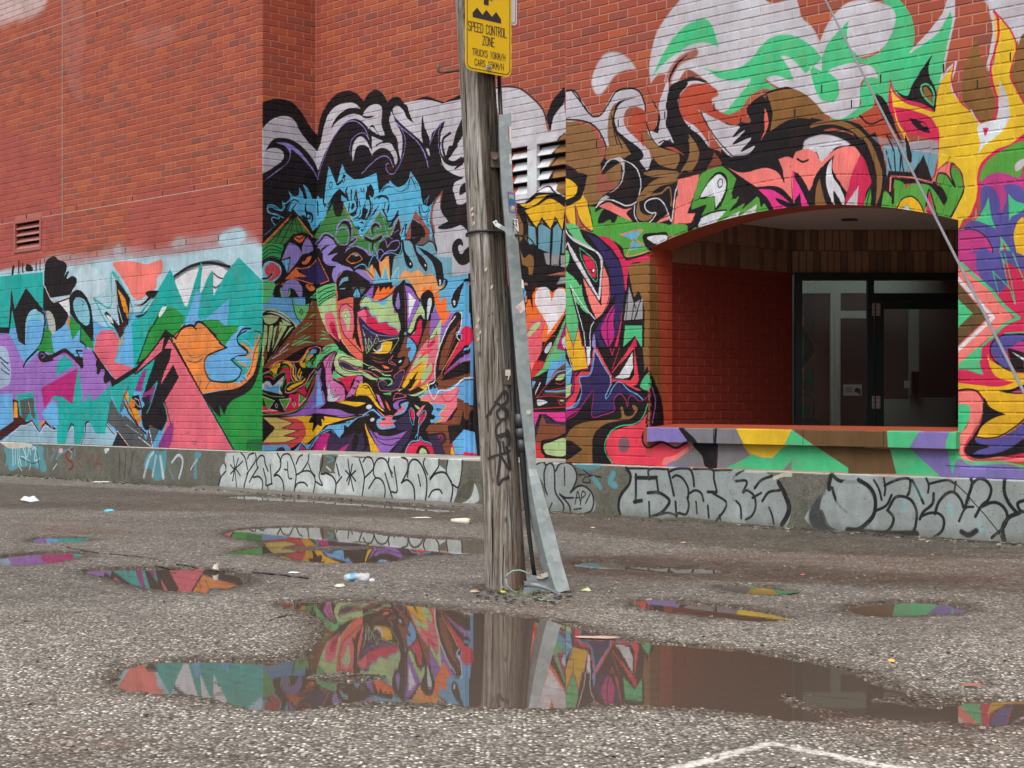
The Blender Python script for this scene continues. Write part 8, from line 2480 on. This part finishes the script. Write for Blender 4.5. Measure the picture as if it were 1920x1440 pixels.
# the plate is tipped a little about its bolts like the pole it hangs on
m = MB(sl_); planar(SOg, N, D, m, rrect(uL_, uR_, zB_, zT_, .045), .0, .003); m.build('plate', simple('yellow_sign_sheeting', (.88, .56, .012), .35, 0, .04, 8), sg)
M['ink'] = simple('black_sign_ink', (.030, .032, .036), .4)
m = MB(sl_); ro, ri = rrect(uL_+.011, uR_-.011, zB_+.011, zT_-.011, .036), rrect(uL_+.0155, uR_-.0155, zB_+.0155, zT_-.0155, .032); k = len(ro)
P = lambda u, z, o: Vector((SOg[0]+N[0]*u+D[0]*o, SOg[1]+N[1]*u+D[1]*o, z))
m.add([P(u, z, .0042) for u, z in ro]+[P(u, z, .0042) for u, z in ri], [(i, (i+1) % k, k+(i+1) % k, k+i) for i in range(k)]); m.build('border', M['ink'], sg)
m = MB(sl_)
for st_ in ("525,255 522,190 590,115 670,225 728,148 812,255 875,182 948,290 950,355",): planar(SOg, N, D, m, T1(st_), .0032, .0045)
m.build('bump_symbol', M['ink'], sg)
m = MB(sl_); planar(SOg, N, D, m, T1("690,-60 765,-60 762,85 692,68"), .0032, .0045); planar(SOg, N, D, m, T1("765,-30 765,0 800,8 832,28 828,18 800,-5"), .0032, .0045); m.build('arrow_symbol', M['ink'], sg)
# condensed highway lettering drawn from strokes on a 4 x 7 grid
GL = {'S': ["4,6 3,7 1,7 0,6 0,4.6 1,3.8 3,3.2 4,2.4 4,1 3,0 1,0 0,1"], 'P': ["0,0 0,7 3,7 4,6 4,4.4 3,3.4 0,3.4"], 'E': ["4,7 0,7 0,0 4,0", "0,3.6 3.2,3.6"], 'D': ["0,0 0,7 2.6,7 4,5.6 4,1.4 2.6,0 0,0"], 'C': ["4,5.6 3,7 1,7 0,5.6 0,1.4 1,0 3,0 4,1.4"],
      'O': ["1,0 0,1.4 0,5.6 1,7 3,7 4,5.6 4,1.4 3,0 1,0"], 'N': ["0,0 0,7 4,0 4,7"], 'T': ["0,7 4,7", "2,7 2,0"], 'R': ["0,0 0,7 3,7 4,6 4,4.6 3,3.6 0,3.6", "2,3.6 4,0"], 'L': ["0,7 0,0 4,0"], 'Z': ["0,7 4,7 0,0 4,0"],
      'U': ["0,7 0,1.4 1,0 3,0 4,1.4 4,7"], 'K': ["0,0 0,7", "4,7 0,2.8", "1.3,4.2 4,0"], '1': ["1,5.8 2.2,7 2.2,0"], '0': ["1,0 0,1.4 0,5.6 1,7 3,7 4,5.6 4,1.4 3,0 1,0"], 'M': ["0,0 0,7 2,2.5 4,7 4,0"], '/': ["0,-.3 4,7.3"], 'H': ["0,0 0,7", "4,0 4,7", "0,3.5 4,3.5"], 'A': ["0,0 2,7 4,0", "0.8,2.3 3.2,2.3"], '5': ["4,7 0.4,7 0.2,4 2.6,4.3 4,3.3 4,1.2 3,0 1,0 0,1"]}
def letters(name, text, u0, u1, z0, z1, th, parent, org, mat):
    mb = MB(org); n = sum(5.6 if c != ' ' else 4.2 for c in text)-1.6; k = (u1-u0)/n; kz = (z1-z0)/7; x = 0
    for ch in text:
        if ch != ' ':
            for st_ in GL[ch]:
                pp = [(u0+(x+float(a))*k, z0+float(b)*kz) for a, b in (t.split(',') for t in st_.split())]
                for (a, b), (c_, d_) in zip(pp, pp[1:]):
                    l = math.hypot(c_-a, d_-b); ex, ez = (c_-a)/l*th*.5, (d_-b)/l*th*.5; nx, nz = -ez, ex
                    mb.add([P(u, z, .0044) for u, z in ((a-ex+nx, b-ez+nz), (a-ex-nx, b-ez-nz), (c_+ex-nx, d_+ez-nz), (c_+ex+nx, d_+ez+nz))], [(0, 1, 2, 3)])
        x += 5.6 if ch != ' ' else 4.2
    return mb.build(name, mat, parent)
for txt, a, b, h, th in (("SPEED CONTROL", (458, 455), (1030, 565), 132, .0050), ("ZONE", (672, 672), (848, 705), 130, .0050), ("TRUCKS 10KM/H", (518, 825), (1008, 908), 95, .0040), ("CARS 15KM/H", (556, 982), (985, 1052), 92, .0040)):
    ua, za_ = sgn(820+a[0]/8, a[1]/8); ub, zb_ = sgn(820+b[0]/8, b[1]/8); zm = (za_+zb_)/2
    hh = h/8/3080*9.6
    letters('lettering', txt, ua, ub, zm, zm+hh, th, sg, sl_, M['ink'])
ub_, zb_ = sgn(915, 127); m = MB(sl_); c0 = P(ub_, zb_, .004); m.tube([c0, c0+Vector((D[0], D[1], 0))*.004], .0185, 20); m.build('washer', simple('bright_washer', (.48, .50, .52), .35, .6), sg)
m = MB(sl_); m.tube([c0+Vector((D[0], D[1], 0))*.004, c0+Vector((D[0], D[1], 0))*.016], .008, 6); m.build('bolt', simple('bolt_steel', (.40, .41, .42), .3, .8), sg)
SOg2 = (SOg[0]-D[0]*.012, SOg[1]-D[1]*.012)
s2 = thing('white_sign', 'white sign with thin black border showing its lower right corner behind the yellow sign', 'road sign', (SOg2[0], SOg2[1], 3.7)); l2 = Vector(s2.location)
ur2 = sgn(971, 30)[0]; zb2 = sgn(966, 47)[1]
m = MB(l2); planar(SOg2, N, D, m, rrect(ur2-.32, ur2, zb2, zb2+.6, .025), 0, .003); m.build('plate', simple('white_sign_sheeting', (.72, .75, .77), .4, 0, .04, 8), s2)
P2 = lambda u, z, o: Vector((SOg2[0]+N[0]*u+D[0]*o, SOg2[1]+N[1]*u+D[1]*o, z)); m = MB(l2)
ro, ri = rrect(ur2-.31, ur2-.010, zb2+.010, zb2+.59, .018), rrect(ur2-.3065, ur2-.0135, zb2+.0135, zb2+.5865, .015); k = len(ro)
m.add([P2(u, z, .004) for u, z in ro]+[P2(u, z, .004) for u, z in ri], [(i, (i+1) % k, k+(i+1) % k, k+i) for i in range(k)]); m.build('border', M['ink'], s2)
m = MB(l2); ua, za_ = sgn(951.5, 8.5); m.obox(P2(ua, za_, .0045), (N[0]*.010, N[1]*.010, -.003), (D[0]*.001, D[1]*.001, 0), (0, 0, .004)); m.obox(P2(ua, za_+.035, .0045), (N[0]*.008, N[1]*.008, -.003), (D[0]*.001, D[1]*.001, 0), (0, 0, .004)); m.build('lettering', M['ink'], s2)
# ------------------------------------------------------------------ guy wire: twisted steel strand from high on the facade to the ground
A0, A1 = W3(1548, 0, 8.5), W3(1920, 735, 5.0); dd_ = (A1-A0).normalized()
hi = A0-dd_*((7.7-A0.z)/-dd_.z) ; lo_ = A1+dd_*((A1.z-0)/-dd_.z)
gw = thing('guy_wire', 'twisted steel guy wire slanting down across the front of the porch', 'guy wire', lo_); go_ = Vector(lo_)
L_ = (hi-lo_).length; ax = (hi-lo_).normalized(); e1 = ax.cross(Vector((0, 0, 1))).normalized(); e2 = ax.cross(e1)
M['strand'] = simple('strand_steel', (.27, .285, .30), .4, .5)
for k_ in range(5):
    m = MB(go_); pts = []; n_ = int(L_/.022)
    for i in range(n_+1):
        t = L_*i/n_; th = t/.115*2*math.pi+k_*2*math.pi/5; pts.append(lo_+ax*t+(e1*math.cos(th)+e2*math.sin(th))*.0029)
    m.tube(pts, .0025, 5, False); m.build('strand', M['strand'], gw, True)
# ------------------------------------------------------------------ debris at the foot of the pole
def G3(px, py, z=.008): x, y = gp(px, py); t_ = terrain(x, y); k_ = (1.18-z-t_)/(1.18-t_); return Vector((x*k_, y*k_, z+t_))
dv = thing('crushed_conduit_cover', 'crushed grey plastic conduit cover lying at the foot of the pole', 'debris', G3(1010, 1112, 0)); dl_ = Vector(dv.location)
M['pvc'] = simple('grey_pvc', (.20, .235, .255), .45, 0, .1, 9)
m = MB(dl_)
a, b = W3(990, 1085, 10.12), W3(1041, 1082, 10.08)
m.obox((a+b)/2+Vector((0, 0, -.045)), (.085, -.01, -.008), (.0, .003, 0), (0, .0, .055)); m.obox(b+Vector((.0, .02, -.05)), (.003, .03, 0), (0.004, .0, 0), (0, 0, .052)); m.build('box', M['pvc'], dv)
m = MB(dl_); vs = []; prof = [(983, 1098, 10.0, .018), (1000, 1099, 9.98, .020), (1018, 1102, 9.97, .018), (1035, 1109, 9.95, .012), (1052, 1116, 9.93, .006), (1060, 1120, 9.92, .003)]
for x, y, Y, r in prof:
    c0 = W3(x, y, Y)
    for j in range(9):
        th = math.radians(-10+200*j/8); vs.append(c0+Vector((.0+.004*math.sin(j*2.3+x), -math.cos(th)*r*1.1, math.sin(th)*r*(1.2+.3*math.sin(j*1.7+x*.2)))))
m.add(vs, [(i*9+j, i*9+j+1, (i+1)*9+j+1, (i+1)*9+j) for i in range(len(prof)-1) for j in range(8)])
o = m.build('torn_half_pipe', simple('torn_grey_plastic', (.13, .14, .145), .4, 0, .5, 40, .003), dv, True); so_ = o.modifiers.new('t', 'SOLIDIFY'); so_.thickness = .003
m = MB(dl_); a = W3(990, 1109, 9.96); m.obox(a, (.028, .0, -.004), (0, .012, 0), (.006, 0, .020)); m.build('stub', M['pvc'], dv)
m = MB(dl_); m.obox(W3(1024, 1078, 10.08), (.022, 0, .008), (.004, .004, 0), (-.006, 0, .012)); m.obox(W3(1012, 1083, 10.09), (.018, 0, -.003), (.0, .004, 0), (0, 0, .007)); m.build('splinter', simple('pale_splinter', (.50, .44, .38), .8), dv)
wl = [(1003, 1120), (980, 1116), (962, 1108), (951, 1098), (948, 1086), (952, 1076), (962, 1070), (975, 1069), (986, 1073), (993, 1081)]
gwv = MB(G3(960, 1115, 0)); gwv.tube([W3(x, y, 10.0) for x, y in wl], .0042, 6); o = gwv.build('wire_loop', simple('verdigris_copper', (.25, .40, .32), .5), None, True); o.location = G3(960, 1115, 0); tag(o, 'thin green coated wire loop curling against the foot of the pole', 'wire')
wl = [(1000, 1119), (1015, 1125), (1030, 1127), (1046, 1130)]; gwv = MB(G3(1020, 1125, 0)); gwv.tube([G3(x, y, .010) for x, y in wl], .0042, 6); o = gwv.build('wire_scrap', bpy.data.materials['verdigris_copper'], None, True); o.location = G3(1020, 1125, 0); tag(o, 'short piece of green wire lying on the ground beside the pole debris', 'wire')
def blob(name, px, py, w, h, col, label, cat, thick=.006, z=.010, pts=None, rot=0, group=None, rough=.7):
    c0 = G3(px, py, z); n_ = 10; out = []
    for i in range(n_):
        th = 2*math.pi*i/n_; r = random.uniform(.72, 1.12); x_, y_ = math.cos(th)*r*w/2, math.sin(th)*r*h/2
        out.append((x_*math.cos(rot)-y_*math.sin(rot), x_*math.sin(rot)+y_*math.cos(rot)))
    mb = MB(c0); v = [c0+Vector((x_, y_, random.uniform(0, thick*.5))) for x_, y_ in out]+[c0+Vector((x_*.55, y_*.55, thick*random.uniform(.7, 1.4))) for x_, y_ in out]+[c0+Vector((0, 0, thick*1.1))]
    mb.add(v, [(i, (i+1) % n_, n_+(i+1) % n_, n_+i) for i in range(n_)]+[(n_+i, n_+(i+1) % n_, 2*n_) for i in range(n_)])
    key = 'litter_'+'_'.join(str(int(c*100)) for c in col); mat = bpy.data.materials.get(key) or simple(key, col, rough, 0, .12, 60)
    o = mb.build(name, mat, None); o.location = c0; tag(o, label, cat, group); return o
blob('dry_leaf', 890, 1110, .062, .05, (.42, .30, .19), 'tan dried leaf lying left of the foot of the pole', 'leaf', .01)
blob('yellow_leaf', 940, 1111, .06, .05, (.42, .46, .05), 'bright yellow green leaf at the foot of the pole', 'leaf', .008)
blob('pale_leaf', 638, 1100, .06, .05, (.68, .62, .46), 'cream coloured leaf on the gravel below the crushed bottle', 'leaf', .012)
blob('paper_scrap', 552, 1074, .085, .05, (.72, .72, .72), 'small white paper scrap left of the crushed bottle', 'litter', .006)
blob('paper_scrap', 190, 904, .34, .08, (.62, .62, .60), 'flat strip of white litter beneath the plinth at the far end', 'litter', .01, .03)
blob('plastic_bag', 55, 941, .22, .14, (.66, .68, .69), 'crumpled white plastic bag on the asphalt at the far left', 'litter', .05)
blob('foam_piece', 404, 1069, .05, .05, (.66, .60, .48), 'small cream pebble on the rim of the left puddle', 'pebble', .03)
blob('cigarette_packet', 971, 1095, .001, .001, (.5, .5, .5), 'tiny grey chip hidden against the base of the pole', 'litter') if False else None
blob('yellow_wrapper', 1445, 1095, .045, .03, (.72, .44, .10), 'small orange wrapper on the asphalt above the short yellow puddle', 'litter', .008)
blob('orange_scrap', 1672, 1241, .035, .03, (.80, .42, .10), 'orange scrap on the gravel right of the big puddle', 'litter', .01)
blob('brown_stick', 1822, 1288, .09, .016, (.28, .13, .07), 'short rusty brown stick near the right end of the puddle', 'stick', .012, rot=-.2)
blob('green_pod', 1099, 1108, .07, .022, (.52, .62, .30), 'pale green seed pod lying right of the steel guard', 'seed pod', .014, rot=-.35)
blob('red_scrap', 1505, 1078, .04, .03, (.50, .10, .08), 'dark red scrap of litter on the asphalt right of the pole', 'litter', .006)
blob('cyan_scrap', 205, 959, .12, .06, (.08, .44, .62), 'bright blue scrap of litter in the gutter at far left', 'litter', .02)
blob('paper_flake', 1120, 1195, .24, .09, (.50, .33, .24), 'tan paper flake floating on the upper edge of the big puddle', 'litter', .004, .004)
blob('paper_flake', 790, 971, .25, .12, (.60, .58, .56), 'pale paper flake in front of the kerb left of the paper cup', 'litter', .008)
blob('orange_leaf', 1281, 1018, .05, .03, (.62, .36, .20), 'small orange leaf on the asphalt right of the steel guard', 'leaf', .008)
blob('orange_leaf', 1112, 990, .05, .03, (.60, .40, .28), 'small peach leaf below the AP tag on the plinth', 'leaf', .008)
# paper cup by the kerb
cpo = G3(862, 977, .03); m = MB(cpo); axc = Vector((1, -.25, -.05)).normalized(); m.tube([cpo-axc*.085, cpo-axc*.02, cpo+axc*.07, cpo+axc*.10], [.016, .026, .034, .030], 14); o = m.build('paper_cup', simple('cream_paper_cup', (.62, .60, .47), .6), None, True); o.location = cpo; tag(o, 'flattened cream paper cup lying in front of the kerb left of the pole', 'paper cup')
# crushed plastic bottle
bo = G3(671, 1083, .026); btl = thing('crushed_bottle', 'crushed clear plastic bottle with blue label lying on the gravel', 'bottle', bo)
pl = NT('clear_pet'); pl.b.inputs['Base Color'].default_value = (.80, .84, .88, 1); pl.b.inputs['Roughness'].default_value = .12; pl.b.inputs['Transmission Weight'].default_value = .55; pl.b.inputs['IOR'].default_value = 1.25
def bottle_part(mb, t0, t1, rf, n_=9):
    ax_ = Vector((1, -.12, .0)).normalized(); s1 = Vector((.12, 1, 0)).normalized(); vs = []; nt = 12
    for i in range(nt+1):
        t = t0+(t1-t0)*i/nt; c0 = bo+ax_*t
        for j in range(14):
            th = 2*math.pi*j/14; r = rf(t)*(1+.16*math.sin(3*th+t*60)+.12*math.sin(5*th-t*90)); vs.append(c0+s1*math.cos(th)*r+Vector((0, 0, math.sin(th)*r*.75)))
    mb.add(vs, [(i*14+j, i*14+(j+1) % 14, (i+1)*14+(j+1) % 14, (i+1)*14+j) for i in range(nt) for j in range(14)]+[tuple(range(14))[::-1], tuple(nt*14+j for j in range(14))])
m = MB(bo); bottle_part(m, -.085, .075, lambda t: .020+.016*min(1, max(0, (t+.085)/.07)) if t < .05 else .036-.25*(t-.05)); m.build('body', pl.m, btl, True)
m = MB(bo); bottle_part(m, -.045, -.018, lambda t: .033+.1*(t+.045)); m.build('blue_label', simple('blue_label', (.08, .36, .66), .35), btl, True)
m = MB(bo); c0 = bo+Vector((.075, -.045, -.012)); m.tube([c0, c0+Vector((.030, .004, 0))], .011, 10); m.build('cap', simple('white_cap', (.75, .78, .80), .4), btl, True)
# cracks
m = MB(); random.seed(11)
for st_, w in (("125,1025 160,1032 185,1036", 1.6), ("205,1038 250,1042 280,1046 310,1052", 1.2), ("330,1057 370,1062 400,1066 440,1071", 1.8), ("470,1072 520,1076 580,1083", 2.5), ("505,1163 525,1156 548,1152", 3), ("290,1060 330,1066", 2)):
    pts = [tuple(map(float, t.split(','))) for t in st_.split()]; q = spline([(x, y, False) for x, y in pts], False, False, 3)
    L, R = [], []
    for i, (x, y) in enumerate(q):
        h = w*random.uniform(.3, 1)*.5; L.append(G3(x, y-h, .014)); R.append(G3(x+random.uniform(-2, 2), y+h, .014))
    k_ = len(q); m.add(L+R, [(i, i+1, k_+i+1, k_+i) for i in range(k_-1)])
m.build('cracks', simple('crack_dark', (.035, .030, .028), .9), None, kind='structure')
# loose chips, grit and butts nobody would count
m = MB(); random.seed(5)
def wetat(x, y): return 0 <= int((x-mx0)/ms) < mw and 0 <= int((y-my0)/ms) < mh and soft[int((y-my0)/ms), int((x-mx0)/ms)] > .02
def chip(x, y, z, s_):
    a = random.uniform(0, math.pi); m.obox((x, y, z), (math.cos(a)*s_, math.sin(a)*s_, 0), (-math.sin(a)*s_*random.uniform(.3, .8), math.cos(a)*s_*random.uniform(.3, .8), 0), (random.uniform(-.3, .3)*s_, 0, s_*.35))
for _ in range(300):
    u = random.uniform(-7, 11); o_ = -.03-abs(random.gauss(0, .16)); x, y = at(u, o_); chip(x, y, .045, random.uniform(.006, .019))
for _ in range(380):
    px, py = random.uniform(0, 1920), random.uniform(1000, 1440); g_ = G3(px, py, .016)
    if wetat(g_.x, g_.y): continue
    chip(g_.x, g_.y, g_.z-.002, random.uniform(.004, .010))
m.build('grit', simple('pale_grit', (.34, .30, .25), .8, 0, .6, 14), None, kind='stuff')
m = MB()
for _ in range(300):
    px, py = random.uniform(0, 1920), random.uniform(960, 1340); g_ = G3(px, py, .016)
    if wetat(g_.x, g_.y): continue
    chip(g_.x, g_.y, g_.z-.003, random.uniform(.003, .008))
for _ in range(1300):
    u = random.uniform(-7, 11); x, y = at(u, -.03-abs(random.gauss(0, .12))); chip(x, y, .045, random.uniform(.005, .020))
for _ in range(60): g_ = G3(random.uniform(895, 1075), random.uniform(1102, 1130), .016); chip(g_.x, g_.y, g_.z-.002, random.uniform(.006, .014))
m.build('dark_debris', simple('dark_debris', (.05, .042, .036), .8, 0, .6, 14), None, kind='stuff')
m = MB()
for _ in range(70):
    g_ = G3(random.gauss(985, 28), random.uniform(1104, 1122), .0); hh = random.uniform(.02, .06); a = random.uniform(0, 6.28)
    m.add([g_+Vector((math.cos(a)*.003, math.sin(a)*.003, 0)), g_-Vector((math.cos(a)*.003, math.sin(a)*.003, 0)), g_+Vector((random.uniform(-.03, .03), random.uniform(-.02, .02), hh))], [(0, 1, 2)])
for _ in range(900):
    u = random.choice([random.uniform(-7, 11), random.gauss(2.8, .7), random.gauss(-4, .5), random.gauss(7.0, .6)]); x, y = at(u, -.03-abs(random.gauss(0, .03))); g_ = Vector((x, y, .035)); hh = random.uniform(.01, .045)
    m.add([g_+Vector((.004, 0, 0)), g_-Vector((.004, 0, 0)), g_+Vector((random.uniform(-.02, .02), random.uniform(-.02, .02), hh))], [(0, 1, 2)])
m.build('weeds', simple('weed_green', (.13, .20, .05), .7), None, kind='stuff')
# ------------------------------------------------------------------ across the lot, seen only as a reflection in the porch glass
yb = thing('office_building', 'dark office building across the lot, mirrored in the porch glass', 'building', (12, -26, 0)); yl_ = Vector(yb.location)
m = MB(yl_); m.box(-12, -34, 0, 40, -26, 8.5); m.build('wall', simple('dark_cladding', (.10, .12, .12), .6), yb)
m = MB(yl_); m.box(-12, -25.99, 1.6, 40, -25.9, 2.0); m.box(-12, -25.99, 4.6, 40, -25.9, 4.9); m.build('fascia', simple('pale_fascia', (.35, .40, .40), .6), yb)
lw = MB((14, -14, 0)); lw.box(4, -14.2, 0, 26, -14, .95); o = lw.build('low_wall', simple('pale_low_wall', (.42, .46, .46), .7), None); o.location = (14, -14, 0); tag(o, 'low pale wall across the lot, mirrored in the glass door', 'wall')
tr_ = thing('bare_tree', 'bare leafless tree across the lot, mirrored in the porch glass', 'tree', (10.9, -9, 0)); tl = Vector(tr_.location); random.seed(21)
m1, m2 = MB(tl), MB(tl)
def branch(p, d_, l, r, dep):
    q = p+d_*l*.5+Vector((random.uniform(-1, 1), random.uniform(-1, 1), 0))*l*.05; e_ = q+d_*l*.5
    (m1 if dep == 0 else m2).tube([p, q, e_], [r, r*.85, r*.65], 6 if dep < 3 else 4, False)
    if dep >= 6: return
    for _ in range(3 if dep else 4):
        nd = (d_+Vector((random.uniform(-1, 1), random.uniform(-1, 1), random.uniform(-.25, .6)))*.62).normalized(); branch(e_, nd, l*random.uniform(.6, .8), r*.58, dep+1)
branch(tl, Vector((0, 0, 1)), 2.0, .13, 0)
bark = simple('pale_bark', (.30, .27, .23), .9); m1.build('trunk', bark, tr_); m2.build('crown', bark, tr_)
